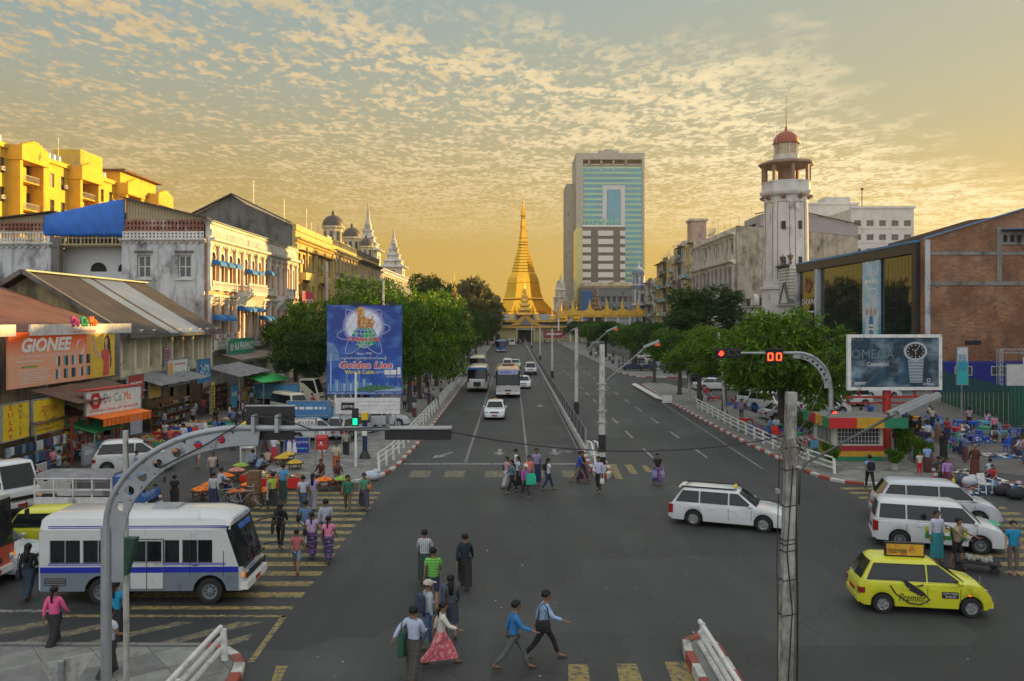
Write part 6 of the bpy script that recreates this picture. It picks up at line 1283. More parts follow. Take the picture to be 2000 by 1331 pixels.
LF_N=leafmat('leaf_fresh',(.022,.075,.006),(.17,.31,.014)); LF_D=leafmat('leaf_dark',(.014,.048,.010),(.06,.125,.018)); LF_M=leafmat('leaf_mid',(.018,.065,.007),(.12,.24,.014)); LF_F=leafmat('leaf_far',(.055,.075,.025),(.16,.15,.05))
BARK=mt('tree_bark',(.07,.055,.045),.9,world=True,var=.3,vs=4,bump=.6,bs=18)
def leaves(centres,radii,n_ros,per,ln,wd,droop,rng):
    """leaf clusters spread through lobes; returns vertex and face arrays of narrow folded leaves"""
    P=[]; w=np.array([r[0]*r[1]*r[2]for r in radii])**.67; w/=w.sum(); ci=rng.choice(len(centres),n_ros,p=w)
    d=rng.normal(size=(n_ros,3)); d/=np.linalg.norm(d,axis=1)[:,None]; rad=rng.uniform(.25,1.0,n_ros)**.45*rng.uniform(.82,1.12,n_ros)
    c=np.array(centres)[ci]+d*rad[:,None]*np.array(radii)[ci]
    out=d.copy(); out[:,2]+=.2
    n=n_ros*per; C=np.repeat(c,per,0)+rng.normal(size=(n,3))*ln*.35; O_=np.repeat(out,per,0)
    dr=O_*.7+rng.normal(size=(n,3))*.75; dr[:,2]-=droop; dr/=np.linalg.norm(dr,axis=1)[:,None]
    s=np.cross(dr,rng.normal(size=(n,3))); s/=np.linalg.norm(s,axis=1)[:,None]; up=np.cross(s,dr)
    L_=(ln*rng.uniform(.6,1.25,n))[:,None]; Wd=(wd*rng.uniform(.7,1.2,n))[:,None]
    a=C; b=C+dr*L_*.45+s*Wd/2+up*Wd*.15; e=C+dr*L_+up*-L_*.12; f=C+dr*L_*.45-s*Wd/2+up*Wd*.15
    V=np.stack([a,b,e,f],1).reshape(-1,3); Fc=np.arange(n*4).reshape(-1,4); return V,Fc
def crown_mesh(key,lobes,n_ros,per,ln,wd,droop,mat,seed):
    if key in PM:return PM[key]
    rng=np.random.default_rng(seed); V,Fc=leaves([l[0]for l in lobes],[l[1]for l in lobes],n_ros,per,ln,wd,droop,rng)
    me=D.meshes.new('crown'); me.vertices.add(len(V)); me.vertices.foreach_set('co',V.astype('f').ravel()); me.loops.add(Fc.size); me.loops.foreach_set('vertex_index',Fc.ravel().astype('i')); me.polygons.add(len(Fc)); me.polygons.foreach_set('loop_start',(np.arange(len(Fc))*4).astype('i')); me.materials.append(mat); me.update(calc_edges=True); me.validate(); PM[key]=me; return me
def lobes_for(r,h,z0,n,rng):
    L_=[((0,0,z0+h*.5),(r*.62,r*.62,h*.42))]
    for i in range(n):
        a=rng.uniform(0,6.28); q=rng.uniform(.45,.98)*r; zz=z0+h*rng.uniform(.18,.92); s=rng.uniform(.18,.42)*r; q*=1-.45*max(0,(zz-z0)/h-.5)*2; L_.append(((q*cos(a),q*sin(a),zz),(s,s,s*.75)))
    return L_
def tree(x,y,r,h,z0,kind,label,name='street_tree',group=None,seed=0,lean=0,rz=None,variant=None,cat='tree'):
    o=T(name,label,cat,(x,y,.1),rz if rz is not None else random.uniform(0,6),group)
    mat,n_ros,per,ln,wd,dr={'fresh':(LF_N,1500,9,.42,.13,.55),'dark':(LF_D,1700,8,.34,.17,.15),'mid':(LF_M,1300,8,.38,.16,.3),'far':(LF_F,1000,7,.9,.5,.1)}[kind]
    v=seed if variant is None else variant; rng=np.random.default_rng(100+v); R0=4.0; lb=lobes_for(R0,R0*1.55,0,20,rng); me=crown_mesh(('crown',kind,v),lb,n_ros,per,ln,wd,dr,mat,200+v)
    c=O('crown',me,o,(0,0,z0)); c.scale=(r/R0,r/R0,h/(R0*1.55))
    t=MB(); k=z0+h*.25; tr=.10+r*.035; t.tube([(0,0,0),(0,0,.25),(lean*.3,.05,k*.5),(lean,0,k)],[tr*1.9,tr*1.15,tr,tr*.8],9)
    for i in range(6):a=i*1.05+seed; t.tube([(lean*.9,0,k*.85),(lean+r*.3*cos(a),r*.3*sin(a),k+h*.15),(lean+r*.62*cos(a),r*.62*sin(a),k+h*(.3+.08*(i%3)))],[tr*.55,tr*.35,tr*.1],6)
    t.build('trunk',BARK,o,smooth=True); return o
ORD='first second third fourth fifth sixth seventh eighth ninth tenth eleventh twelfth'.split()
# right row
tree(19.3,58.5,4.9,6.9,1.7,'fresh','big bright green drooping-leaf tree behind the overhead countdown signal',seed=1)
tree(18.0,69.5,2.9,4.3,2.7,'fresh','bright tree just left of the big drooping-leaf tree',seed=2); tree(17.6,77,3.0,4.5,2.7,'fresh','mid green street tree third along the right pavement',seed=3)
tree(17.7,86.5,3.0,4.3,2.8,'mid','street tree with a thick base in front of the tall dark tree',seed=4); tree(17.9,103,2.5,4.2,3.4,'dark','small dark street tree standing alone at the tip of the right pavement',seed=5)
tree(29.5,122,7.6,8.6,3.4,'dark','tall wide dark green tree rising over the right street trees',seed=6,name='shade_tree'); tree(36,108,4.0,5.5,2.2,'mid','leafy tree between the tall dark tree and the white hall',seed=7,name='shade_tree')
for i in range(11):tree(19.8+(i%3)*1.6,131+i*14,3.4+.4*(i%2),4.6,2.6,('mid','dark')[i%2],ORD[i]+' far street tree on the right pavement, counted towards the pagoda',group='far right-hand street trees',variant=(4,6)[i%2],seed=i)
# left row on the promenade
tree(-8.7,70,3.1,7.4,2.0,'mid','bright leafy tree immediately right of the blue lion billboard',seed=8); tree(-9.3,82,4.1,9.0,1.8,'fresh','tall yellowish green tree behind the blue lion billboard',seed=9)
tree(-9.0,98,4.2,9.1,1.9,'mid','second tall promenade tree behind the yellowish one',seed=10); tree(-10,112,4.0,9.0,1.9,'fresh','third tall promenade tree, its lit top above the others',seed=11)
tree(-16.5,92,5.0,8.5,3.5,'mid','bushy tree whose crown shows just above the top edge of the billboard',seed=12,name='shade_tree'); tree(-22.0,88,4.1,7.0,2.4,'mid','dark leafy tree beside the pharmacy left of the billboard',seed=13,name='shade_tree'); tree(-25.6,97,3.4,6.6,3.3,'dark','small tree in front of the colonial building windows',seed=14,name='shade_tree'); tree(-19.5,78,3.0,4.6,2.2,'dark','low dark tree left of the billboard near the parked trucks',seed=15,name='shade_tree')
for i in range(12):tree(-9.2-(i%2)*1.4,124+i*14,3.7,7.0+.5*(i%3),1.8,('dark','mid')[i%2],ORD[i]+' far promenade tree on the left, counted towards the pagoda',group='far left-hand promenade trees',variant=(6,8)[i%2],seed=i)
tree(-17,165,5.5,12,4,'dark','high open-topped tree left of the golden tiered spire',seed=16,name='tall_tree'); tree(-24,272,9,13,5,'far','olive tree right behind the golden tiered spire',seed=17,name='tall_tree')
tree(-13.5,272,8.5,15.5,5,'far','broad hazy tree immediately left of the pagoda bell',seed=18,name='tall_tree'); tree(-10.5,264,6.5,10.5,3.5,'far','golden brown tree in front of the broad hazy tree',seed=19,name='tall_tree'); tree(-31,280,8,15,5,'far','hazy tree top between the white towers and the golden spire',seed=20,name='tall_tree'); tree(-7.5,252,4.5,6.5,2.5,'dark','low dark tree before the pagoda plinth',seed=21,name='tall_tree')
tree(-34,210,7,11,4,'mid','round tree below the farther white pagoda-style tower',seed=22,name='tall_tree')
# potted and kiosk plants
def pot_plant(x,y,r,h,label,pot=KW,kind='mid'):
    o=T('potted_shrub',label,'plant',(x,y,.14)); m=MB(); m.lathe([(.0,0),(.18,0),(.26,.34),(.28,.36),(.22,.36),(.2,.3),(0,.3)],0,0,12); m.build('pot',pot,o,smooth=50)
    c=O('foliage',crown_mesh(('crown','shrub',1),lobes_for(1,1.6,0,8,np.random.default_rng(5)),420,7,.20,.08,.1,LF_M,9),o,(0,0,.3)); c.scale=(r,r,h/1.6); MB().tube([(0,0,.2),(0,0,h*.6)],.03,5).build('stem',BARK,o); return o
for a in((20.1,43.0,.48,.75,'clipped round shrub in a striped pot in front of the kiosk'),(22.0,43.9,.60,1.2,'bushy pale shrub in a pot at the right corner of the kiosk'),(21.8,45.6,.55,1.7,'tall dark bush against the right side of the kiosk'),(16.9,43.4,.5,1.0,'green shrub at the end of the white street railing')):pot_plant(*a)
tree(18.5,51,.9,1.7,1.0,'mid','small pale-leaved shrub left of the kiosk','shrub',seed=23,cat='shrub')
# ---------------------------------------------------------------- railings, fences, poles, signals
RAILW=mt('white_railing_paint',(.60,.60,.57),.5,world=True,grime=.35,gs=2,gcol=(.25,.22,.19))
def railing(label,pts,h=.85,n=3,sp=2.2,mat=RAILW,r=.045,z=.13):
    o=T('street_railing',label,'railing',(0,0,0))
    for k in range(n):MB().tube([(p[0],p[1],z+h-k*.26)for p in pts],r,8).build('rail',mat,o)
    P=[Vector((p[0],p[1],0))for p in pts]
    for a,b in zip(P,P[1:]):
        k=max(1,round((b-a).length/sp))
        for i in range(k+1):
            if i==0 and a!=P[0]:continue
            q=a.lerp(b,i/k); s=Vector((0,0,0)); m=MB(); m.bar((q.x+.10,q.y,z-.03),(q.x+.06,q.y,z+h-.05),.09,.12); m.build('railing_post',WHITE,o)
    return o
railing('three-rail white railing along the right kerb by the kiosk',[(16.45,73),(15.95,60),(15.85,50),(16.0,44.5),(16.4,41.9)],.82); railing('farther three-rail white railing along the left promenade',[(-6.75,76),(-6.75,108)],.9)
railing('nearer three-rail white railing along the left promenade',[(-7.0,42.6),(-6.75,46),(-6.7,72)],.9); railing('white three-rail barrier on the near left island',[(-6.72,18.9),(-6.72,11)],.78,3,2.4,RAILW,.06)
railing('three battered white rails on the near right median',[(4.52,19.7),(4.56,10)],.62,3,3.4,RAILW,.06)
# ramp-like white barrier lying at the tip of the right pavement
bx=T('fallen_barrier','white slatted barrier lying along the far right kerb','barrier');
for k in range(4):MB().tube([(15.2-.28*k,101-k,.15+.05*k),(14.95-.25*k,79.5+.3*k,.15+.05*k)],.06,6).build('rail',WHITE,bx)
MB().box(14.4,15.3,78.3,78.5,.05,.75).build('end_board',WHITE,bx)
mf=T('median_fence','long dark barred steel fence along the central median','fence',(4.42,49.2,.42)); fm=MB(); fm.bar((0,.02,.08),(0,2.98,.08),.05,.05); fm.bar((0,.02,1.0),(0,2.98,1.0),.06,.05)
for i in range(18):fm.bar((0,.12+i*.165,.09),(0,.12+i*.165,.99),.022,.022,0,(1,0,0))
fmm=fm.mesh('fence_panel',mt('fence_grey',(.10,.10,.10),.5,.3)); fp=MB().box(-.05,.05,-.05,.05,0,1.08).mesh('fence_post',GREYP)
for i in range(78):O('fence_panel',fmm,mf,(0,i*3,0)); O('fence_post',fp,mf,(0,i*3,0))
br=T('end_barrier','white hooped barrier at the nose of the median','barrier',(4.3,44.2,.14)); m=MB()
for dx in(0,.35):m.tube([(dx,2.6,0),(dx,2.2,1.0),(dx+.1,1.2,1.05),(dx+.2,.2,.3),(dx+.2,0,0)],.05,7)
for q in(.4,1.0,1.6,2.1):m.tube([(0,q,.5),(.45,q,.5)],.035,6)
m.build('hoop',WHITE,br)
CONP=mt('weathered_concrete_pole',(.42,.40,.36),.85,world=True,var=.25,vs=3,grime=.9,gs=2.2,streak=.9,gcol=(.06,.055,.05),bump=.5,bs=8); CABLE=mt('cable_black',(.02,.02,.02),.6)
def pole(name,label,cat,base,top,r0,r1,mat,n=10,square=False,extras=None):
    o=T(name,label,cat,base); t=Vector(top)-Vector(base); m=MB()
    if square:
        m.loft([[tuple(t*k+Vector((a*r,b*r,0)))for a,b in((-1,-1),(1,-1),(1,1),(-1,1))]for k,r in((0,r0),(1,r1))])
    else:m.tube([(0,0,0),tuple(t*.5),tuple(t)],[r0,(r0+r1)/2,r1],n)
    m.build('post',mat,o,smooth=False if square else 60); return o
up1=pole('utility_pole','weathered concrete utility pole bound with wires in the right foreground','pole',(5.66,17,0),(5.79,17,6.5),.128,.095,CONP,square=True)
m=MB()
for z in(1.9,2.62,3.22,3.36,3.45,4.15,4.9,5.35):s=.128-.033*z/6.5+.010; x=.13*z/6.5; m.loft([[(x+a*s,b*s,q+.02*a)for a,b in((-1,-1),(1,-1),(1,1),(-1,1))]for q in(z,z+.018)]); m.bar((x-s-.07,0,z),(x+s+.07,0,z),.02,.02)
m.tube([(-.175,-.05,0),(-.165,-.08,1.6),(-.18,-.05,2.9),(-.13,-.05,5.2)],.011,5); m.tube([(.24,-.05,0),(.25,-.05,2.2),(.19,-.05,4.9)],.022,5); m.tube([(-.02,-.17,0),(.1,-.17,2),(.0,-.15,3.2),(.12,-.15,5)],.014,5); m.build('wire_binding',CABLE,up1)
m=MB(); rng_=random.Random(3)
for i in range(22):a=rng_.uniform(0,6.3); m.tube([(.13+.14*cos(a),.14*sin(a),5.55),(.13+.32*cos(a+.5),.2*sin(a),5.35+rng_.uniform(-.2,.3)),(.13+.16*cos(a+1),.15*sin(a+1),5.1+rng_.uniform(-.3,.2))],.010,4)
m.build('wire_tangle',mt('old_wire',(.20,.18,.15),.8),up1); MB().box(-.20,-.12,-.09,.05,4.4,4.5).build('small_lamp',GREYP,up1)
LAMPM=mt('lamp_housing',(.24,.25,.26),.5,.3); la=T('street_lamp','long-armed grey street lamp fixed to the near utility pole','street lamp',(5.76,16.86,0)); m=MB(); m.tube([(.14,0,4.2),(.16,0,4.85),(.30,0,5.05),(1.2,0,5.55),(2.1,0,6.05)],[.024,.027,.027,.027,.032],8); m.build('arm',mt('lamp_arm_dark',(.10,.10,.10),.5,.4),la,smooth=True)
for k,(y0)in enumerate((0,-.20)):
    m=MB(); m.loft([[(2.0+x*cos(.42)-z*sin(.42)+.1*k,y0+y,6.02+x*sin(.42)+z*cos(.42)+.05*k)for y,z in((-.08,0),(.08,0),(.06,.09),(-.06,.09))]for x in(0,.1,.85,.92)]); m.build('lamp_head',LAMPM,la)
pole('slim_pole','slim grey metal pole standing right of the arched mast shaft','pole',(-8.0,17,.14),(-8.02,17,5.7),.062,.055,mt('pale_grey_pole',(.42,.41,.38),.6,world=True,grime=.3))
# arched signal mast
MAST=mt('mast_grey',(.33,.345,.36),.45,.35,world=True,var=.15,vs=1.5,grime=.2,gs=2,gcol=(.12,.12,.12))
def arch_mast(label,x0,y,hgt,reach,sgn,r=.10,hole=.10,cr=2.3,hv=None,plate_w=.42):
    o=T('signal_mast',label,'traffic light',(x0,y,0)); vr=hv or cr; pts=[(0,0,0),(0,0,(hgt-vr)*.5),(0,0,hgt-vr)]; arc=[]
    for i in range(13):a=pi/2*i/12; arc.append((sgn*cr*(1-cos(a)),0,hgt-vr+vr*sin(a)))
    p2=arc+[(sgn*(cr+(reach-cr)*t),0,hgt-.02*t)for t in(.3,.7,1)]
    MB().tube(pts,r*1.55,12).build('lower_pole',MAST,o,smooth=60); MB().tube(p2,[r]*13+[r*.9,r*.75,r*.55],10).build('upper_tube',MAST,o,smooth=60)
    m=MB(); N_=9; cc=(sgn*cr,hgt-vr)  # perforated web plate inside the curve
    def P(a,q):return(cc[0]-sgn*(cr-q)*cos(a),cc[1]+(vr-q)*sin(a))
    for k in range(N_):
        a0,a1=-.05+1.75*k/N_,-.05+1.75*(k+1)/N_; w=plate_w*(1-.5*abs(k-N_*.35)/N_); q0,q1=r*.8,r*.8+w; A=[P(a0,q0),P(a1,q0),P(a1,q1),P(a0,q1)]
        if k in(0,N_-1):m.prismy(A,-.02,.02); continue
        c=((A[0][0]+A[2][0])/2,(A[0][1]+A[2][1])/2); rr=w*.27; n=16; ring=[(c[0]+rr*cos(2*pi*j/n),c[1]+rr*sin(2*pi*j/n))for j in range(n)]; outer=[]
        for j in range(n):
            d=(cos(2*pi*j/n),sin(2*pi*j/n)); best=9
            for e in range(4):
                p,q=A[e],A[(e+1)%4]; ex,ez=q[0]-p[0],q[1]-p[1]; det=d[0]*(-ez)+d[1]*ex
                if abs(det)<1e-9:continue
                tt=((p[0]-c[0])*(-ez)+(p[1]-c[1])*ex)/det; uu=(d[0]*(p[1]-c[1])-d[1]*(p[0]-c[0]))/det
                if tt>0 and-1e-6<=uu<=1+1e-6:best=min(best,tt)
            outer.append((c[0]+d[0]*best,c[1]+d[1]*best))
        for j in range(n):
            j2=(j+1)%n;
            for yy in(-.02,.02):m.face([(ring[j][0],yy,ring[j][1]),(outer[j][0],yy,outer[j][1]),(outer[j2][0],yy,outer[j2][1]),(ring[j2][0],yy,ring[j2][1])])
            m.face([(ring[j][0],-.02,ring[j][1]),(ring[j2][0],-.02,ring[j2][1]),(ring[j2][0],.02,ring[j2][1]),(ring[j][0],.02,ring[j][1])])
    inner=[P(-.05+1.75*k/24,r*.8+plate_w*(1-.5*abs(k/24*9-N_*.35)/N_))for k in range(25)]; m.tube([(p[0],0,p[1])for p in inner],.03,6); m.build('web_plate',MAST,o); return o
am=arch_mast('large grey arched signal mast with round holes reaching over the left road',-7.43,15,6.02,5.2,1,.060,cr=2.5,hv=1.8,plate_w=.36)
MB().box(.10,.32,-.015,.015,3.2,4.2).build('plate_wing',MAST,am)
m=MB(); m.box(2.52,3.40,.12,.20,5.78,6.40); am_b=m.build('timer_back_board',BLACK,am); MB().box(2.50,3.42,.11,.21,6.401,6.42).build('board_rim',MAST,am)
m=MB(); m.box(5.10,6.30,.0,.26,5.80,5.98); m.build('signal_head',BLACK,am); m=MB(); m.loft([[(x,-.06,z),(x,.3,z),(x,.3,z+.02),(x,-.06,z+.02)]for x,z in((5.08,6.0),(6.32,6.0))]); m.build('visor_plate',MAST,am)
for x in(2.72,3.15):MB().box(x-.03,x+.03,-.13,.13,5.95,6.26).build('bracket',MAST,am)
MB().tube([(1.0,-.05,5.3),(1.9,-.1,5.75),(2.7,-.12,6.25),(3.2,-.12,6.22),(3.8,-.1,6.0),(5.2,-.1,6.05)],.014,5).build('cable',CABLE,am)
am2=arch_mast('grey arched signal mast with a red lamp and red countdown by the kiosk',18.8,48.3,6.05,6.5,-1,.09,cr=2.0,plate_w=.34)
REDL=mt('red_signal',(1,.03,.01),.4,emit=2.2,var=0); DIM=mt('dark_lens',(.03,.03,.03),.3); GRL_=mt('green_signal',(.0,.9,.35),.4,emit=.6,var=0); REDN=mt('red_digits',(1,.05,.01),.4,emit=2.4,var=0)
sh=MB(); sh.box(-6.75,-5.35,-.12,.12,5.85,6.2); sh.build('signal_housing',BLACK,am2); MB().box(-6.85,-5.25,.14,.16,5.72,6.33).build('backing_board',BLACK,am2)
for i,mm_ in enumerate((REDL,DIM,DIM)):
    x=-6.5+i*.45; m=MB(); m.prismy([(x+.15*cos(t),6.02+.15*sin(t))for t in[2*pi*j/16 for j in range(16)]],-.15,-.121); m.build('signal_lamp',mm_,am2); m=MB()
    for j in range(8):a,b=pi*j/8,pi*(j+1)/8; m.face([(x+.17*cos(a),-.12,6.02+.17*sin(a)),(x+.17*cos(b),-.12,6.02+.17*sin(b)),(x+.17*cos(b),-.34,6.02+.17*sin(b)),(x+.17*cos(a),-.34,6.02+.17*sin(a))])
    m.build('visor',BLACK,am2)
MB().box(-3.85,-2.85,-.1,.1,5.5,6.25).build('countdown_box',BLACK,am2); MB().box(-3.9,-2.8,-.3,.12,6.25,6.3).build('countdown_hood',BLACK,am2)
for dx in(-3.6,-3.1):
    m=MB()
    for a,b in(((-.13,-.2),(.13,-.2)),((-.13,.2),(.13,.2)),((-.13,-.2),(-.13,.2)),((.13,-.2),(.13,.2))):m.bar((dx+a[0],-.12,5.82+a[1]),(dx+b[0],-.12,5.82+b[1]),.02,.065,0,(0,0,1)if a[1]==b[1]else(1,0,0))
    m.build('digit',REDN,am2)
ps=T('pedestrian_signal','red pedestrian signal box on the arched mast by the kiosk','traffic light',(18.9,48.1,2.25)); MB().box(-.17,.17,-.12,.05,-.3,.45).build('housing',BLACK,ps); MB().box(-.12,.12,-.135,-.121,.12,.38).build('red_lamp',REDL,ps); MB().box(-.12,.12,-.135,-.121,-.2,.06).build('dark_lamp',DIM,ps)
sp=pole('signal_post','white post with a green walking-man signal on the promenade','traffic light',(-8.35,43.8,.13),(-8.35,43.8,5.2),.07,.06,WHITE); MB().box(-.17,.17,-.22,-.08,2.2,3.15).build('housing',BLACK,sp); MB().box(-.12,.12,-.235,-.221,2.28,2.62).build('green_lamp',GRL_,sp); MB().box(-.12,.12,-.235,-.221,2.72,3.05).build('dark_lamp',DIM,sp)
pole('slim_pole','thin green-grey sign post between the wedding board and the mailbox','pole',(-10.6,44.2,.13),(-10.6,44.2,2.9),.04,.035,GREYP)
# median lamp posts
CONW=mt('white_post_concrete',(.50,.49,.45),.8,world=True,grime=.5,gs=1.3,gcol=(.14,.12,.1),bump=.3)
for i,(x,y,h,lab)in enumerate(((4.68,42.6,6.72,'nearest white concrete median post with black banded foot and long lamp arm'),(4.68,59.5,7.3,'second white concrete post along the median'),(4.68,95.5,6.9,'third white post along the median'),(4.68,137,6.8,'fourth and slimmer post along the median'),(4.68,194,6.7,'farthest thin post along the median'))):
    o=pole('lamp_post',lab,'street lamp',(x,y,.14),(x,y,h),.17 if i==0 else .14,.12,CONW,square=i==0,n=8)
    MB().box(-.19,.19,-.19,.19,.0,.35).build('foot',KW,o); MB().box(-.178,.178,-.178,.178,1.0,1.9).build('black_band',BLACK,o); MB().box(-.18,.18,-.18,.18,.36,.75).build('black_band',BLACK,o)
    m=MB(); m.tube([(.1,0,h-2.1),(1.2,0,h-1.2),(2.3,0,h-.25)],.03,6); m.build('arm',GREYP,o); m=MB(); m.loft([[(2.15,-.09,h-.35),(2.15,.09,h-.35),(2.15,.07,h-.22),(2.15,-.07,h-.22)],[(2.95,-.12,h-.02),(2.95,.12,h-.02),(2.95,.09,h+.11),(2.95,-.09,h+.11)]]); m.build('lamp_head',LAMPM,o); MB().box(2.75,3.0,-.10,.10,h-.22,h-.08).build('lamp_glass',mt('orange_lamp',(.6,.08,.02),.4,emit=.12),o)
    if i==0:
        m=MB()
        for z in(2.5,3.1,4.2,4.5):m.box(-.24,.24,-.2,.2,z,z+.05)
        m.build('clamp',GREYP,o)
for i,(x,y,h,lab)in enumerate(((17.4,66.8,7.0,'leaning white concrete post among the right street trees'),(17.1,79,5.6,'pale grey sign post between the right street tree trunks'),(GX(1408,170),170,9,'far pole showing over the right trees'),(-13.2,84,12,'post behind the blue lion billboard'))):pole('utility_pole',lab,'pole',(x,y,.14),(x+(-.5 if i==0 else 0),y,h),.12,.1,CONW)
# overhead wires
def wire(a,b,sag,label,r=.012):
    n=14; P=[Vector(a).lerp(Vector(b),i/n)-Vector((0,0,sag*4*(i/n)*(1-i/n)))for i in range(n+1)]; m=MB(); m.tube([tuple(p)for p in P],r,4); return tag(m.build('overhead_wire',CABLE),label,'wire')
wire((-1.2,15.1,5.95),(5.75,17,5.6),.35,'thin black wire from the arched mast to the near utility pole'); wire((5.75,17,5.45),(18.6,48,5.9),.6,'drooping wire from the near utility pole to the arched mast by the kiosk',.014); wire((5.9,17,5.5),(48,96,9),1.0,'long wire from the near utility pole towards the brick wall',.014)
wire((4.68,42.6,6.6),(4.68,59.5,7.2),.25,'wire between the first and second median posts',.02); wire((4.68,59.5,7.2),(4.68,95.5,6.8),.4,'wire between the second and third median posts',.02); wire((4.68,95.5,6.8),(4.68,137,6.7),.4,'wire between the third and fourth median posts',.02)
wire((4.68,42.6,5.9),(18.8,48.3,5.9),.3,'wire from the first median post to the mast by the kiosk',.014); wire((-7.0,15,5.2),(-7.98,17,5.5),.2,'short wire between the arched mast and the slim pole'); wire((-7.98,17,5.2),(-25,40,4.5),.5,'wire from the slim pole towards the yellow shop sign'); wire((5.8,17,5.3),(16.5,66,4),.6,'wire from the near utility pole to the leaning post',.013)
# triangular sign back, near left
ts=T('triangular_sign','grey back of a triangular road sign on a stub post','sign',(-7.55,14.0,.14)); m=MB(); m.prismy([(-.62,1.9),(.55,1.9-.0),(-.05,1.0)],-.015,.015); m.v=[(x+.0,y,z)for x,y,z in m.v];
m=MB(); m.prismy([(-.50,1.98),(.45,2.18),(-.12,1.30)],-.012,.012); m.build('sign_plate',mt('sign_back_grey',(.34,.34,.31),.6,grime=.5,gs=3),ts); MB().tube([(-.12,-.06,0),(-.12,-.06,2.05)],.05,10).build('post',STEEL,ts)
# ---------------------------------------------------------------- billboards
BB=T('billboard','tall blue billboard with a golden lion on a globe over a city skyline','billboard',(-10.45,58,0)); wv,z0,hv=5.32,2.7,6.35
SKYB=mt('billboard_blue',(.01,.07,.36),.45,pattern=lambda N,L,cs,col,mix,mr,noise:mix(mr(noise(.8,4,(1,1,1.6)),.46,.80),pat_grad(2,3.6,7.5,(.008,.04,.26))(N,L,cs,col,mix,mr,noise),(.10,.26,.60)),vs=.5)
MB().box(-wv/2,wv/2,0,.12,z0,z0+hv).build('panel',SKYB,BB)
GLOW=lambda k:mt('print_glow_%d'%k,((.20,.22,.48),(.42,.40,.66),(.70,.72,.78))[k],.6)
for k,r in enumerate((1.50,1.36,1.22)):MB().face(disc(-.05,z0+4.85,r,32,-.004-.003*k,r*.92)).build('glow_print',GLOW(k),BB)
m=MB()
for k,(a,rx,rz_)in enumerate(((.9,1.95,.55),(-.9,1.95,.55),(.15,1.9,.5))):
    pts=[]
    for i in range(33):t=2*pi*i/32; x,z=rx*cos(t),rz_*sin(t); pts.append((-.05+x*cos(a)-z*sin(a),-.016,z0+4.45+x*sin(a)+z*cos(a)))
    m.tube(pts,.022,4,0,False)
m.build('orbit_print',mt('print_orbit',(.55,.58,.75),.5),BB)
MB().face(disc(-.0,z0+4.1,.88,28,-.020,.80)).build('globe_print',mt('globe_blue',(.03,.07,.42),.5,pattern=lambda N,L,cs,col,mix,mr,noise:mix(mr(noise(1.3,2),.48,.50),col,(.02,.34,.14))),BB); m=MB()
for k in(-.66,-.33,0,.33,.66):
    m.tube([(.88*k*cos(t)if True else 0,-.024,z0+4.1+.80*sin(t))for t in[-pi/2+pi*i/12 for i in range(13)]],.012,4,0,False); q=math.sqrt(1-k*k); m.tube([(.88*q*s,-.024,z0+4.1+.8*k-.06*(1-s*s))for s in[-1+i/4 for i in range(9)]],.012,4,0,False)
m.build('globe_grid',LETW,BB)
LN=mt('print_lion_gold',(.50,.20,.03),.5,pattern=lambda N,L,cs,col,mix,mr,noise:mix(mr(noise(5,2),.5,.56),col,(.75,.42,.10))); m=MB(); zl=z0+4.72
m.face([(-.48,-.028,zl),(.58,-.028,zl),(.62,-.028,zl+.22),(.45,-.028,zl+.62),(.2,-.028,zl+.72),(.02,-.028,zl+.75),(-.02,-.028,zl+1.2),(-.1,-.028,zl+1.52),(-.38,-.028,zl+1.5),(-.45,-.028,zl+1.32),(-.62,-.028,zl+1.22),(-.50,-.028,zl+1.05),(-.50,-.028,zl+.45)]); m.tube([(.55,-.028,zl+.25),(.72,-.028,zl+.45),(.5,-.028,zl+.62),(.62,-.028,zl+.88)],.045,4,0,False); m.build('lion_print',LN,BB); m=MB()
for a in((-.30,.05,-.42,.9),(-.12,.05,-.02,.8),(.15,.1,.45,.12),(.2,.3,.5,.35)):m.tube([(a[0],-.032,zl+a[1]),(a[2],-.032,zl+a[3])],.02,4,0,False)
m.build('lion_lines',mt('print_dark_brown',(.14,.04,.01),.5),BB)
RDL=mt('print_bright_red',(.65,.05,.03),.5); YLL=mt('print_yellow',(.75,.62,.05),.5)
text(BB,'Golden Lion',RDL,2.2,(0,-.034,z0+3.95),.34,bold=.03); text(BB,'Since 1996',LETW,1.05,(.0,-.02,z0+2.92),.17); text(BB,'လျှပ်စစ်အန္တရာယ်ကင်းစေဖို့',LETW,3.2,(-.05,-.02,z0+2.58),.30)
text(BB,'Golden Lion',LETW,3.82,(.12,-.016,z0+2.10),.55,bold=.055,shear=.2); text(BB,'Golden Lion',RDL,3.72,(.12,-.022,z0+2.10),.47,bold=.02,shear=.2); text(BB,'Wire & Cable',YLL,2.1,(-.35,-.02,z0+1.60),.26,bold=.02); text(BB,'သုံးကြစို့',LETW,.95,(1.2,-.02,z0+1.58),.28); text(BB,'ISO 9001: 2008',LETW,1.0,(2.1,-.02,z0+1.28),.13); text(BB,'01-224361, 210944, 706531, 380220, 720796, 652661, 652667, 09-49301, 61219',LETW,5.2,(0,-.02,z0+.10),.12)
for x,w,h in((1.62,.38,.33),(2.05,.42,.33),(2.45,.22,.52)):MB().face([(x-w/2,-.016,z0+1.42),(x+w/2,-.016,z0+1.42),(x+w/2,-.016,z0+1.42+h),(x-w/2,-.016,z0+1.42+h)]).build('badge_print',LETW,BB)
TWB=[mt('print_tower_%d'%i,c,.5)for i,c in enumerate(((.16,.30,.50),(.30,.46,.62),(.10,.22,.42)))]; rg=random.Random(4)
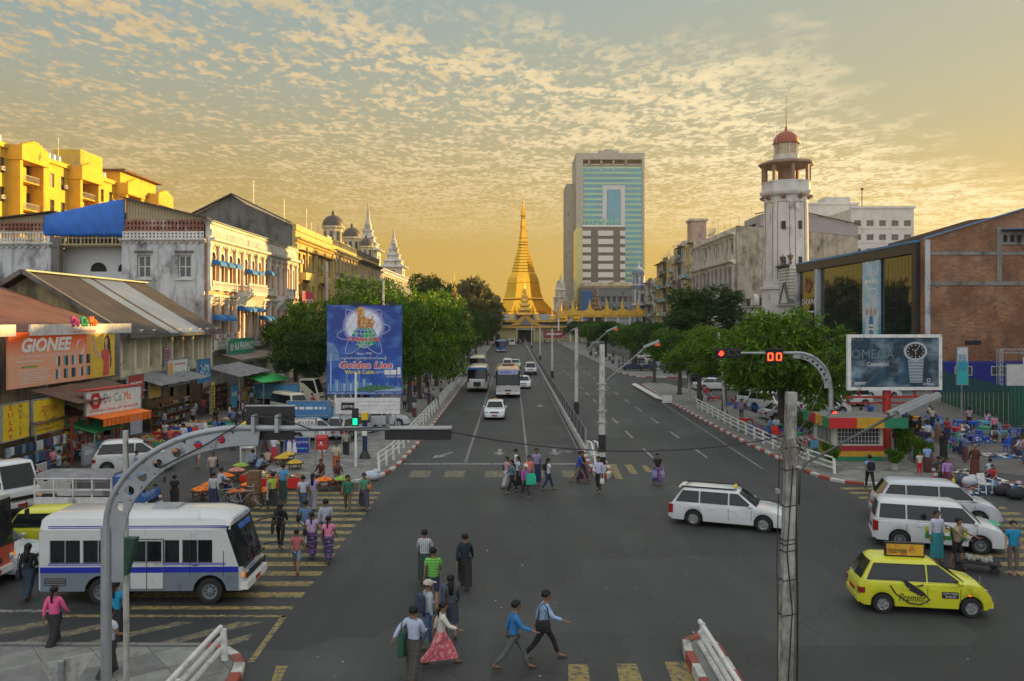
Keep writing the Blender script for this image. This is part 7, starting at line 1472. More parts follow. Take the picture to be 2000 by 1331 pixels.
for i in range(34):
    x=-2.6+i*.155; h=rg.uniform(.35,.8)+(.7 if i in(1,8,14)else 0)+(1.4 if i==1 else 0)-(.25 if i>17 else 0); w=rg.uniform(.10,.2); MB().face([(x,-.007-.0002*i,z0+.24),(x+w,-.007-.0002*i,z0+.24),(x+w*(.75 if i%3==0 else 1),-.007-.0002*i,z0+.3+h),(x+w*(.4 if i in(1,8,14)else .1),-.007-.0002*i,z0+.36+h)]).build('tower_print',TWB[i%3],BB)
MB().face([(-.6,-.016,z0+.25),(2.6,-.016,z0+.25),(2.6,-.016,z0+.45),(1.6,-.016,z0+.62),(.4,-.016,z0+.68),(-.4,-.016,z0+.50)]).build('trees_print',mt('print_trees',(.05,.16,.08),.6,var=.4,vs=5),BB); MB().face([(.6,-.019,z0+.24),(2.6,-.019,z0+.24),(2.6,-.019,z0+.52)]).build('lake_print',mt('print_lake',(.32,.42,.52),.6),BB); MB().face([(-2.65,-.006,z0+2.4),(-1.7,-.006,z0+2.4),(-1.85,-.006,z0+3.1),(-2.2,-.006,z0+3.6),(-2.65,-.006,z0+3.8)]).build('planet_print',mt('print_planet',(.12,.22,.40),.5,var=.4,vs=2),BB)
for x in(-.5,2.0):m=MB(); m.tube([(x,-.05,z0+hv),(x-.9,-1.1,z0+hv+.35)],.03,5); m.box(x-.22,x+.22,-.25,.2,z0+hv,z0+hv+.25); m.build('flood_lamp',BLACK,BB)
for x in(-1.6,1.6):MB().tube([(x,.3,0),(x,.3,z0+hv*.8)],.14,8).build('post',GREYP,BB)
gb=T('low_board','white slatted board with a black ganad plate below the lion billboard','sign',(-9.6,54.5,0));
for k in range(4):MB().box(-2.15,2.15,-.02,.03,1.75+k*.27,2.0+k*.27).build('plank',WHS,gb)
MB().box(-1.75,-.75,-.05,-.021,2.0,2.5).build('name_plate',BLACK,gb); text(gb,'ganad',LETW,.85,(-1.25,-.06,2.25),.28); [MB().box(x,x+.1,.04,.12,0.13,2.8).build('post',GREYP,gb)for x in(-1.9,1.8)]
OM=T('billboard','wide slatted watch billboard with white frame on a red steel post','billboard',(22.95,49.1,0),R(2)); w2=5.75; zz0,zz1=3.78,7.12
OMM=mt('watch_ad_blue',(.025,.05,.08),.4,pattern=lambda N,L,cs,col,mix,mr,noise:mix(mr(noise(.55,3,(1,1,1.6)),.50,.72),mix(mr(noise(.5,2,(2.5,1,.5)),.46,.7),col,(.05,.14,.22)),(.30,.40,.46)))
for i in range(34):
    ww_=(w2-.44)/34; MB().box(-w2/2+.22+i*ww_+.006,-w2/2+.22+(i+1)*ww_-.006,0,.08,zz0+.2,zz1-.2).build('slat',OMM,OM)
m=MB(); m.box(-w2/2,w2/2,-.03,.2,zz0,zz0+.19); m.box(-w2/2,w2/2,-.03,.2,zz1-.19,zz1); m.box(-w2/2,-w2/2+.2,-.03,.2,zz0+.19,zz1-.19); m.box(w2/2-.2,w2/2,-.03,.2,zz0+.19,zz1-.19); m.build('frame',WHITE,OM); MB().box(-w2/2+.1,w2/2-.1,.12,.19,zz0+.1,zz1-.1).build('backing',DARK,OM)
MET=mt('print_steel',(.32,.38,.42),.4,pattern=pat_wave(5.5,2,(.14,.2,.25),.6)); cx,cz=1.25,6.12
MB().face([(cx-.33,-.010,zz0+.45),(cx+.42,-.010,zz0+.45),(cx+.5,-.010,cz-.4),(cx-.48,-.010,cz-.4)]).build('strap_print',MET,OM); m=MB(); m.face(disc(cx,cz,.72,28,-.014,.56)); m.build('case_print',mt('print_bezel',(.42,.46,.48),.4),OM); MB().face(disc(cx,cz,.57,28,-.018,.44)).build('dial_print',BLACK,OM); m=MB()
for i in range(12):a=2*pi*i/12; m.face(disc(cx+.46*cos(a),cz+.355*sin(a),.035,6,-.022))
for a,l in((1.0,.34),(2.5,.26),(-1.5,.3)):m.tube([(cx,-.022,cz),(cx+l*cos(a),-.022,cz+l*.78*sin(a))],.014,4)
m.build('dial_marks',LETW,OM); text(OM,'OMEGA',mt('print_faint',(.16,.20,.23),.5),2.6,(-1.35,-.012,5.95),.55); text(OM,'Constellation',LETW,1.3,(-1.05,-.012,5.35),.26,shear=.3); text(OM,'OMEGA',LETW,.7,(2.05,-.012,4.15),.14); text(OM,'~2',LETW,.7,(-2.1,-.012,4.2),.16); text(OM,'Ω',LETW,.2,(2.05,-.012,4.38))
MB().tube([(-.3,.4,0),(-.3,.4,3.9)],.24,14).build('post',RED,OM); m=MB(); m.bar((-w2/2,.3,3.35),(w2/2,.3,3.35),.12,.12); m.bar((-w2/2+.2,.7,2.95),(w2/2-1,.7,2.95),.1,.1); [m.bar((x,.35,3.3),(x,.35,3.78),.1,.1)for x in(-2,-.3,1.4,2.6)]; m.build('red_truss',RED,OM); MB().box(-.2,.1,.12,.17,2.3,2.55).build('small_plate',WHS,OM)
# ---------------------------------------------------------------- kiosk
KI=T('traffic_kiosk','small kiosk with red, yellow and green band round its flat roof','kiosk',(17.9,45.6,.14)); KBR=mt('kiosk_red',(.36,.02,.03),.6); KY=mt('kiosk_yellow',(.55,.30,.02),.5); KG=mt('kiosk_green',(.02,.20,.10),.5); KWH=mt('kiosk_cream',(.5,.48,.42),.6); KR2=mt('kiosk_bright_red',(.50,.02,.02),.5)
RW=2.75; m=MB(); m.box(0,RW,0,3.0,.85,1.95); m.build('wall',KWH,KI)
for nm,z0_,z1_,mm_ in(('base_green',0,.25,KG),('base_yellow',.252,.55,KY),('base_red',.552,.85,KBR)):MB().box(-.03,RW+.03,-.03,3.03,z0_,z1_).build(nm,mm_,KI)
m=MB();
for i in range(13):m.box(.22+i*.19,.235+i*.19,-.035,-.02,.95,1.8)
for z in(1.1,1.35,1.6):m.box(.2,2.55,-.037,-.018,z,z+.015)
m.build('window_grille',WHITE,KI); MB().box(.2,2.55,-.014,-.002,.95,1.8).build('window_glass',GLASSG,KI); MB().box(-.014,-.002,.4,2.4,.95,1.8).build('window_glass',GLASSG,KI); m=MB(); [m.box(-.037,-.02,.45+i*.2,.465+i*.2,.95,1.8)for i in range(10)]; m.build('window_grille',WHITE,KI)
xs=[-.55,.95,2.45,3.75]
for i in range(3):MB().box(xs[i],xs[i+1]-.006,-.85,-.75,1.93,2.5).build('roof_band',(KR2,KY,KG)[i],KI)
for i in range(4):MB().box(-.55,-.45,-.74+i*1.0,.25+i*1.0,1.93,2.5).build('roof_band',(KG,KY,KBR,KG)[i],KI)
MB().box(-.44,3.74,-.74,3.3,2.0,2.38).build('roof_deck',PAVE,KI); m=MB(); [m.tube([(x,-.5,2.38),(x,-.5,2.75)],.02,5)for x in(0,1,2,3)]; m.bar((-.4,-.5,2.75),(3.4,-.5,2.75),.03,.03); m.build('roof_rail',GREYP,KI)
# mailbox, blue pillar, boards on the promenade
mx_=T('mailbox','red post box on a thin post on the promenade','mailbox',(-10.2,44.0,.13)); MB().tube([(0,0,0),(0,0,.95)],.035,8).build('post',RED,mx_); m=MB(); m.loft([[(x,-.22,.92),(x,.22,.92),(x,.22,1.55),(x,.12,1.68),(x,-.12,1.68),(x,-.22,1.55)]for x in(-.3,.3)]); m.build('box',RED,mx_); MB().box(-.2,.2,-.23,-.222,1.40,1.43).build('slot',BLACK,mx_); text(mx_,'~1',LETW,.26,(0,-.228,1.18),.05); MB().face(disc(0,1.3,.06,10,-.228)).build('crest',LETW,mx_)
bp_=T('blue_pillar','dark blue signal pillar with a flared black foot and pasted notices','pillar',(-8.35,46.5,.13)); m=MB(); m.lathe([(.36,0),(.30,.12),(.17,.4),(.15,.45)],0,0,12); m.build('foot',BLACK,bp_,smooth=50); MB().lathe([(.14,.45),(.14,2.2)],0,0,12).build('shaft',PDB,bp_,smooth=50); MB().box(-.15,.15,-.16,-.145,1.3,1.75).build('notice',WHS,bp_); MB().box(-.17,.17,-.17,.17,2.2,2.6).build('yellow_head',YS,bp_);
wb=board('notice_board','low blue wedding advertisement board with a couple and Burmese lettering','sign',-12.55,47.8,.2,1.45,.95,0,mt('wedding_blue',(.02,.04,.32),.5),[('မဂ္ဂလာ',LETW,.75,(.28,.62),.2),('~1',CYANP,.6,(.3,.3),.14)])
m=MB(); m.face([(-.6,-.014,.05),(-.3,-.014,.05),(-.32,-.014,.7),(-.55,-.014,.7)]); m.face([(-.28,-.014,.05),(.02,-.014,.05),(-.08,-.014,.65),(-.22,-.014,.65)]); m.build('couple_picture',LETW,wb); m=MB(); m.face(disc(-.44,.8,.08,10,-.016)); m.face(disc(-.16,.76,.07,10,-.016)); m.build('couple_faces',SKP,wb)
wb2=board('shop_counter','white APLUZA kiosk board above the wedding advertisement','sign',-12.4,48.6,1.35,1.6,.8,0,WHS,[('A-PLUZA',BKT,1.3,(0,.5),.25),('~1',GNS,.8,(0,.18),.12)],((-.7,.7),.03,GREYP))
board('upright_sign','narrow upright white ALELUZA sign beside the parked estate car','sign',-10.9,47.0,.4,.42,1.45,0,WHS,[('A\nL\nE\nL\nU\nZ\nA',BKT,.2,(0,.72),1.3)])
board('hoarding_board','blue lettered side board of the stall in front of the parked vans','sign',-14.3,57.5,1.3,3.0,1.0,0,BLS,[('~1',LETW,2.4,(0,.5),.3)],((-1.4,1.4),.03,GREYP))
bo=T('phone_booth','white open phone booth on the side street corner','booth',(-14.6,45.3,.02)); m=MB(); m.box(-.35,-.30,-.3,.4,0,2.0); m.box(-.35,.35,-.3,.4,2.0,2.08); m.box(-.29,.3,.36,.4,.0,2.0); m.box(-.29,.3,-.2,.35,.9,.95); m.build('panel',WHS,bo); MB().box(-.36,.36,-.31,.41,2.09,2.3).build('yellow_cap',YS,bo)
# green site hoarding, blue site wall, event truss and notice, right
gf=T('green_fence','tall green corrugated site fence at the edge of the market yard','fence'); gp=MB(); k0=0
GRM=mt('green_sheet',(.012,.085,.055),.5,var=.2,vs=1)
for a,b in(((GX(1838,80),80),(37.0,61.0)),((37.0,61.0),(48,50))):
    L_=hypot(b[0]-a[0],b[1]-a[1]); n=int(L_/1.1); an=atan2(b[1]-a[1],b[0]-a[0])
    m=MB()
    for i in range(9):m.face([(i*.12,-.03*(i%2),0),((i+1)*.12,-.03*((i+1)%2),0),((i+1)*.12,-.03*((i+1)%2),3.0),(i*.12,-.03*(i%2),3.0)])
    me=m.mesh('fence_sheet',GRM)
    for i in range(n):p=O('fence_sheet',me,gf,(a[0]+(b[0]-a[0])*i/n,a[1]+(b[1]-a[1])*i/n,random.uniform(-.04,.04)+.02),an)
bw=T('blue_site_hut','low bright blue site hut with small windows below the brick wall','hut',(GX(1838,90),90,0)); MB().box(0,26,0,3.5,0,3.3).build('wall',mt('cobalt_paint',(.01,.02,.20),.6),bw)
for i in range(6):win(bw,1.5+i*4,1.9,1.9,1.0,-.06,2,1,FRW)
tr=T('event_truss','aluminium lattice truss goal standing before the brick wall','truss',(GX(1948,68),68,0)); m=MB()
def lattice(m,a,b,s=.32):
    a=Vector(a); b=Vector(b); d=(b-a).normalized(); u=Vector((0,1,0)); v=d.cross(u).normalized(); L_=(b-a).length; cs=[u*s/2*i+v*s/2*j for i,j in((-1,-1),(1,-1),(1,1),(-1,1))]
    for c in cs:m.tube([tuple(a+c),tuple(b+c)],.025,5)
    n=int(L_/s/1.2)
    for i in range(n):
        for q in range(4):m.tube([tuple(a+d*L_*i/n+cs[q]),tuple(a+d*L_*(i+1)/n+cs[(q+1)%4])],.014,4)
lattice(m,(.2,0,0),(.2,0,5.6)); lattice(m,(8.2,0,0),(8.2,0,5.6)); lattice(m,(.4,0,5.4),(8,0,5.4)); m.build('lattice',STEEL,tr); MB().box(2,6,-.25,-.2,4.0,4.9).build('striped_banner',mt('red_stripe',(.6,.6,.6),.6,pattern=pat_wave(3,0,(.55,.03,.03),.5)),tr)
nb_=board('notice_board','tall white and turquoise lettered panel on a post by the green fence','sign',GX(1880,63),63,3.0,.85,2.9,0,mt('panel_turquoise',(.55,.58,.58),.5,pattern=pat_grad(2,1.9,1.7,(.03,.42,.42))),[('~9',BLS,.6,(0,1.7),1.3)],((0,),.06,GREYP))
board('notice_board','white panel behind the green fence at the right edge','sign',GX(1990,72),72,2.2,2.2,1.9,0,WHS,[])
# ---------------------------------------------------------------- vehicles in place
def atw(u1,v1,u2,v2):  # rear and front near-side wheel contacts -> centre, heading
    a,b=Vector(G(u1,v1)),Vector(G(u2,v2)); return a,b
PTX=paint('taxi_lime',(.62,.62,.03))
tx=car('hatch','bright yellow-green hatchback taxi with coffee cup logo and roof advert board',(11.3,22.85,0),R(-9),PTX,scale=.96,sign='taxi',wheel='spoke')
MB().box(-.62,.46,-.06,.06,1.52,1.92).build('advert_frame',BLACK,tx,(-.35,-.25,0)); MB().box(-.58,.42,-.075,-.061,1.56,1.88).build('advert_board',mt('advert_amber',(.62,.36,.03),.5,pattern=lambda N,L,cs,col,mix,mr,noise:mix(mr(noise(5,2),.5,.6),col,(.5,.16,.02))),tx,(-.35,-.25,0)); text(tx,'PREMIER',BKT,.5,(-.62,-.335,1.68),.12)
m=MB(); m.tube([(-.95,0,.83),(-.80,0,.60),(-.45,0,.36),(-.15,0,.33),(.10,0,.48),(-.02,0,.60)],.02,4,0,False); m.face([(-.62,0,.98),(-.5,0,.98),(-.1,0,.72),(.02,0,.60),(-.12,0,.56),(-.45,0,.72)]); m.face([(-.3,.0,.83),(-.05,.0,.92),(-.0,0,1.0),(-.1,0,.84)]); m.build('coffee_cup_logo',BKT,tx,(0,-.765,-.02)); text(tx,'Premior',BKT,.72,(-.36,-.772,.50),.22,shear=.3)
MB().box(.42,.86,-.765,-.758,.52,.70).build('licence_panel',BKT,tx); text(tx,'CITY TAXI\nW-8179',LETW,.38,(.64,-.772,.61),.14)
MB().ell((1.15,-.765,.62),(.05,.02,.03),8,4).build('side_indicator',LAMPO,tx); MB().tube([(1.45,-.6,.84),(1.47,-.6,1.15)],.01,4).build('flag_rod',STEEL,tx)
car('wagon','white estate car with roof rails and spoiler crossing the middle of the junction',(8.55,32.05,0),R(-22),PW,wheel='spoke',plate=PLATEB)
wg=KIDS_=D.objects['estate_car']; MB().bar((-1.8,-.58,1.47),(.3,-.56,1.47),.04,.05).build('roof_rail',TRIM,wg); MB().bar((-1.8,.58,1.47),(.3,.56,1.47),.04,.05).build('roof_rail',TRIM,wg); m=MB(); m.loft([[(-1.92,y,1.39),(-1.72,y,1.43),(-1.72,y,1.455),(-1.93,y,1.43)]for y in(-.5,.5)]); m.build('spoiler',PW,wg); m=MB(); m.loft([[(x*k-.2+.4,y*k,1.47+z)for x,y in((-.06,-.14),(.06,-.14),(.06,.14),(-.06,.14))]for k,z in((1,0),(.8,.10))]); m.build('taxi_lamp',YS,wg)
pv=car('van','white van-like estate car with green door advert and steel wheels behind the taxi',(15.05,29.1,0),R(-19),PW,wheel='steel',plate=PLATEB)
MB().box(-.45,.85,-.862,-.856,.42,.85).build('door_advert',mt('advert_green',(.02,.22,.04),.5,pattern=lambda N,L,cs,col,mix,mr,noise:mix(mr(noise(4,2),.52,.56),col,(.55,.45,.05))),pv); text(pv,'~1',LETW,.9,(.2,-.868,.62),.2); MB().ell((1.75,.1,.90),(.3,.4,.05),10,4).build('bonnet_emblem',GREENP,pv)
car('mpv','silver-white people carrier with an open window and dark bumper at the right',(16.75,32.6,0),R(-14),paint('pearl',(.52,.55,.60)),wheel='spoke')
# the large minibus
CO=bus('white minibus with blue stripes and barred windows stopped across the zebra crossing',(-10.42,24.0,0),R(1.0),5.75,2.0,2.52,paint('bus_white',(.56,.58,.57)),paint('stripe_blue',(.015,.03,.38)),None,paint('skirt_grey',(.17,.21,.25)),'one',wins=5,lean=.36,axles=(-1.12,1.90),r=.36,name='minibus')
for z in(1.11,1.15,2.14,2.19):MB().box(-2.6,2.35,-1.006 if z<2 else-.99,-1.0 if z<2 else-.95,z,z+.02).build('pinstripe',paint('stripe_blue',(.015,.03,.38)),CO)
MB().box(-.3,.6,-1.015,-1.001,.42,1.82).build('door',paint('bus_white',(.56,.58,.57)),CO)
for x in(-.26,.18):
    m=MB(); m.box(x,x+.38,-1.022,-1.016,1.22,1.78); dw=m.build('door_window',GLASS,CO); m=MB(); [m.bar(a,b,.01,.03,0,(0,1,0))for a,b in(((x,-1.055,1.22),(x+.44,-1.055,1.22)),((x,-1.055,1.80),(x+.44,-1.055,1.80)),((x,-1.055,1.22),(x,-1.055,1.8)),((x+.44,-1.055,1.22),(x+.44,-1.055,1.8)))]; m.build('door_window_frame',STEEL,CO)
MB().box(.14,.16,-1.02,-1.016,.45,1.8).build('door_gap',TRIM,CO); MB().box(-.3,.6,-1.0175,-1.016,.90,1.06).build('painted_stripe',paint('stripe_blue',(.015,.03,.38)),CO)
MB().box(-1.05,-.78,-1.012,-1.001,1.17,1.30).build('red_badge',PLATE,CO); text(CO,'ဟိုင်း',LETW,.22,(-.91,-1.016,1.235),.1)
BLT=mt('blue_print',(.03,.12,.45),.5)
t_=text(CO,'Coaster',BLT,.62,(2.915,-.45,.95),.18,shear=.3); t_.rotation_euler=(0,0,R(84)); t_=text(CO,'TOYOTA T YOTO',BLT,1.3,(3.06,0,2.36),.14); t_.location=(2.46,0,2.28); t_.rotation_euler=(R(-30),0,R(90))
m=MB(); m.loft([[(2.57,-.5,1.99),(2.57,.5,1.99),(2.595,.5,1.99),(2.595,-.5,1.99)],[(2.53,-.5,2.12),(2.53,.5,2.12),(2.555,.5,2.12),(2.555,-.5,2.12)]]); m.build('blue_sun_strip',BLT,CO); MB().box(-.9,-.2,-.3,.35,2.515,2.58).build('roof_vent',STEEL,CO,(.9,0,0))
m=MB(); m.tube([(2.6,.95,1.85),(3.1,1.0,2.0),(3.4,1.0,1.95),(3.45,1.0,1.4),(3.36,1.0,1.25),(2.85,.98,1.15)],.02,6); m.box(3.40,3.45,.9,1.1,1.45,1.8); m.build('mirror_arm',TRIM,CO)
MB().box(-2.70,-2.1,-1.006,-1.001,.55,.75).build('vent_panel',TRIM,CO)
for k in range(3):MB().box(-2.68,-2.12,-1.012,-1.007,.58+k*.06,.60+k*.06).build('vent_slat',STEEL,CO)
for z in(.43,1.83):MB().box(-.32,.62,-1.02,-1.001,z,z+.02).build('door_edge',TRIM,CO)
MB().box(1.35,1.365,-1.008,-1.001,.80,1.80).build('door_gap',TRIM,CO); MB().box(2.28,2.295,-1.008,-1.001,.80,1.5).build('door_gap',TRIM,CO); MB().box(1.42,1.58,-1.02,-1.001,1.09,1.11).build('door_handle',TRIM,CO)
for s in(-1,1):m=MB(); m.box(2.905,2.93,s*.78-.13,s*.78+.13,.70,.86); m.build('lamp_surround',TRIM,CO)
m=MB(); [m.box(2.90,2.925,-.6,.6,z,z+.02)for z in(.70,.75,.80,.85)]; m.build('grille_bars',TRIM,CO)
m=MB(); m.bar((2.66,-.2,1.35),(2.85,.35,1.12),.015,.015); m.bar((2.66,.3,1.35),(2.85,.8,1.12),.015,.015); m.build('wiper',TRIM,CO)
# people riding in the minibus: things of their own
def rider(lx,ly,z,face,pose,top,label,hair='short'):
    a=R(1.5); x,y=-10.42+lx*cos(a)-ly*sin(a),24.0+lx*sin(a)+ly*cos(a); return person(0,0,face,pose,top,('longyi',(.04,.04,.06)),hair,label,1.6,0,None,xy=(x,y))
rd=rider(.2,-.72,0,30,'carry',('tee',(.03,.20,.50)),'bus conductor in a blue top reaching out of the minibus door'); rd.location.z=.42
rd=rider(1.9,-.45,0,90,'sit',('shirt',(.6,.6,.62)),'minibus driver in a white shirt seen through the cab window'); rd.location.z=.85
cb=T('black_crate_sign','dark green box hanging by the minibus door next to the slim pole','box',(-9.5,22.5,1.0)); m=MB(); m.loft([[(-.3,-.12,0),(.12,-.12,0),(.12,.12,0),(-.3,.12,0)],[(-.36,-.14,1.05),(.38,-.14,1.05),(.38,.14,1.05),(-.36,.14,1.05)]]); m.build('box',mt('dark_green',(.02,.06,.04),.6),cb); cb.location=(-8.0,16.9,2.75); cb.scale=(.72,.72,.72)
# other left vehicles
car('hatch','yellow-green hatchback taxi half hidden behind the minibus',(-15.55,28.6,0),R(4),PTX,wheel='steel'); car('sedan','silver saloon car with dusty bonnet waiting behind the minibus',(-17.0,26.2,0),R(-12),paint('pale_silver',(.44,.47,.50)),plate=PLATEB)
bus('red and white city bus nosing in at the far left edge',(-19.3,24.2,0),R(0),8.0,2.3,2.9,paint('bus_cream',(.55,.54,.50)),RED,None,paint('bus_red',(.55,.07,.03)),'two',name='bus')
def rails_body(o,x0,x1,hw):
    m=MB(); m.box(x0,x1,-hw,hw,.58,.66); m.build('load_bed',WHITE,o); m=MB()
    for s in(-1,1):
        for z in(.66,1.0,1.32,1.75):m.bar((x0,s*hw,z),(x1,s*hw,z),.04,.05)
        for i in range(5):m.bar((x0+(x1-x0)*i/4,s*hw,.66),(x0+(x1-x0)*i/4,s*hw,1.78),.05,.05)
        m.box(x0,x1,s*hw-.01,s*hw+.01,.68,.98)
    m.build('side_frame',WHITE,o); m=MB(); m.loft([[(x,-hw-.03,1.74),(x,-hw*.6,1.92),(x,hw*.6,1.92),(x,hw+.03,1.74),(x,hw,1.72),(x,-hw,1.72)]for x in(x0-.05,x1)]); m.build('canvas_roof',CAN[0],o,smooth=30); MB().box(x0+.2,x1-.2,-hw+.05,-hw+.4,.95,1.0).build('bench',SEAT,o)
light_truck('blue-cabbed passenger pickup with white rails and grey canvas roof',(-16.6,33.0,0),0,PB,rails_body,4.3,'pickup')
def box_body(mat):
    def f(o,x0,x1,hw):
        m=MB(); m.box(x0,x1,-hw-.08,hw+.08,.6,1.95); m.build('cargo_box',mat,o); m=MB(); m.loft([[(x,-hw-.12,1.95),(x,-hw*.5,2.1),(x,hw*.5,2.1),(x,hw+.12,1.95)]for x in(x0-.05,x1+.05)]); m.build('cargo_roof',CAN[3],o)
    return f
light_truck('white light truck cab facing the minibus at the left edge',(-22.2,34.6,0),R(-28),PW,box_body(WHITE),5.0,'truck',name='light_truck',Hc=2.15,cabl=1.5)
light_truck('covered truck with a blue seascape painted on its box',(-21.0,77.5,0),R(-6),PC,box_body(mt('seascape',(.10,.30,.38),.6,pattern=lambda N,L,cs,col,mix,mr,noise:pat_grad(2,.9,1.6,(.08,.26,.50))(N,L,cs,mix(mr(noise(2,3),.5,.6),col,(.35,.45,.35)),mix,mr,noise))),6.2,'truck',name='painted_truck',Hc=2.5,cabl=1.9)
def open_body(mat):
    def f(o,x0,x1,hw):
        m=MB(); m.box(x0,x1,-hw,hw,.58,.64); [m.box(x0,x1,s*hw-.03,s*hw+.03,.641,1.15)for s in(-1,1)]; m.box(x0,x0+.05,-hw+.031,hw-.031,.641,1.15); m.build('side_boards',mat,o)
    return f
light_truck('small open truck with pale blue side boards among the parked cars',(-14.6,62.3,0),R(8),PW,open_body(paint('sky_blue',(.10,.34,.58))),4.6,'pickup')
car('hatch','white hatchback seen from behind at the flower stalls',(-20.1,43.6,0),R(22),PW,plate=PLATEB,wheel='steel',scale=1.1); car('wagon','silver estate car parked along the promenade seen from behind',(-10.9,56.5,0),R(62),PS); car('sedan','white saloon car parked beside the silver estate',(-13.2,55.0,0),R(20),PW)
car('box_van','white van parked behind the open truck',(-18.6,68.5,0),R(-50),PC); car('box_van','cream van right of the open truck by the billboard',(-15.0,71.5,0),R(-70),PW); car('sedan','white saloon parked just behind the ganad board',(-9.9,61.5,0),R(15),PW); car('sedan','dark saloon parked behind the painted truck',(-16.5,84,0),R(0),PDB)
# main carriageway
car('sedan','white saloon coming towards the crossing in the middle lane',(-1.37,67.4,0),R(-91),PW,sign='taxi'); car('sedan','white saloon half hidden behind the orange coach',(1.35,96.8,0),R(-90),PW); car('suv','pale pickup-like estate car in the lane beside the median',(2.7,120.5,0),R(-90),PS); car('box_van','white van following the orange coach',(-.7,128,0),R(-90),PW); car('sedan','pale green taxi beside the white van',(.6,137,0),R(-90),paint('pale_green',(.35,.5,.42)))
ch=bus('orange and white coach with a blue headboard driving towards the crossing',(-.4,88.0,0),R(-90),9.0,2.45,3.15,paint('coach_white',(.56,.54,.56)),RED,paint('coach_orange',(.58,.34,.20)),None,'one',wins=7,name='coach'); MB().box(4.50,4.53,-1.0,1.0,2.42,2.9).build('destination_board',mt('board_lilac',(.38,.40,.66),.5),ch); t_=text(ch,'~1',BLT,1.2,(4.54,-.2,2.66),.2); t_.rotation_euler=(0,0,R(90)); MB().box(-.5,1.8,-.6,.6,3.15,3.28).build('roof_hatch',RUST,ch)
b2=bus('old blue and white bus with a rounded nose in the kerb lane',(-3.85,94.2,0),R(-90),7.0,2.2,2.85,PW,PB,PC,PB,'one',wins=5); m=MB(); m.loft([[(x,-.85*k,z0),(x,.85*k,z0),(x,.85*k,z1),(x,-.85*k,z1)]for x,k,z0,z1 in((3.5,1.1,.55,1.45),(4.0,.95,.55,1.30))]); m.build('nose',PW,b2,smooth=30); MB().box(4.0,4.03,-.4,.4,.65,1.15).build('radiator',TRIM,b2); m=MB(); m.box(3.38,3.60,-1.05,1.05,2.48,2.72); m.build('blue_brow',PB,b2)
bus('cream bus following the old blue and white bus',(-4.9,118.5,0),R(-90),7.0,2.2,2.9,PC,None,PC,PC,'one',wins=5); bus('bright blue bus far down the street near the pagoda',(-2.75,205,0),R(-90),8.5,2.4,3.0,PB,None,PB,PB,'one',wins=6)
light_truck('white box truck beside the far blue bus',(.05,251,0),R(-90),PW,box_body(WHITE),5.5,'truck',name='light_truck',Hc=2.2);
# right parked cars
def pick_body(o,x0,x1,hw):MB().box(x0,x1,-hw,hw,.5,1.05).build('load_bed',PDB,o)
light_truck('dark blue pickup parked across the right side turning',(19.8,127.5,0),R(0),PDB,pick_body,5.4,'pickup',Hc=1.7)
for a in(('sedan','white saloon parked behind the right street trees, its side showing',(22.9,93.5,0),4,PW),('wagon','white estate parked in the gap between two right tree trunks',(23.4,78,0),35,PW),('suv','pale off-roader with a white front parked under the big tree',(22.6,71,0),-60,PW),('sedan','silver-white saloon parked left of the kiosk, rear wheel hub showing',(22.0,65.6,0),6,PS),('mpv','white people carrier parked behind the kiosk roof',(26.5,70,0),3,PW),('box_van','white van parked under the watch billboard',(31,76,0),0,PW),('wagon','white car parked at the far edge of the yard',(37.5,84,0),10,PW),('suv','dark off-roader parked by the far right trees',(25.5,108,0),12,PDB)):car(a[0],a[1],a[2],R(a[3]),a[4])
for i,(x,y,rz)in enumerate(((25,140,10),(25.5,152,80),(26,166,85),(-19,100,90),(-20,112,85),(-19.5,124,90))):car('sedan',('white saloon parked at the turning beyond the dark pickup','pale saloon in the shade of the far right trees','last parked saloon visible under the far right trees','grey saloon parked beyond the pharmacy trees','silver saloon parked beyond the grey one','far parked saloon on the left side street')[i],(x,y,0),R(rz),(PW,PC,PW,PS,PS,PW)[i],detail=False)
# ---------------------------------------------------------------- street stalls and small things
ORN=mt('orange_fruit',(.78,.20,.01),.55,var=.25,vs=20); YEF=mt('yellow_fruit',(.62,.42,.03),.5,var=.3,vs=12); GRF2=mt('green_fruit',(.25,.42,.05),.5,var=.3,vs=12); PNK=mt('pink_fruit',(.62,.26,.22),.6,var=.3,vs=14)
def heap(me_mat,r,h,n,seed=0,s=.05):
    k=('heap',me_mat.name,round(r,2),round(h,2))
    if k in PM:return PM[k]
    m=MB(); rg=random.Random(seed); m.lathe([(0,0),(r*.85,0),(r*.6,h*.4),(r*.3,h*.7),(0,h*.75)],0,0,10)
    for i in range(n):q=rg.random()**.5*r*.93; a=rg.uniform(0,6.3); z=h*(1-(q/r)**1.3); m.ell((q*cos(a),q*sin(a),z*.95+.01),s,6,4)
    PM[k]=m.mesh('fruit_heap',me_mat,70); return PM[k]
def stall(u,v,mat,label,r=.42,table=.42,square=False,name='fruit_table',cat='fruit stall',xy=None):
    x,y=xy or G(u,v,0); o=T(name,label,cat,(x,y,0.0),random.uniform(0,3)); m=MB()
    for a in range(4):an=a*pi/2+.4; m.bar((r*.8*cos(an),r*.8*sin(an),0),(r*.75*cos(an),r*.75*sin(an),table),.05,.05)
    m.lathe([(r*1.05,table),(r*1.12,table+.07),(r*1.0,table+.07),(r*.95,table+.03),(0,table+.03)],0,0,14); [m.bar((r*.8*cos(a_*pi/2+.4),r*.8*sin(a_*pi/2+.4),table*.4),(r*.8*cos(a_*pi/2+.4+pi/2),r*.8*sin(a_*pi/2+.4+pi/2),table*.4),.03,.03)for a_ in range(4)]; m.build('basket_table',WOOD,o); p=O('fruit_heap',heap(mat,r*.92,.15,110),o,(0,0,table+.04)); p['kind']='stuff'; return o
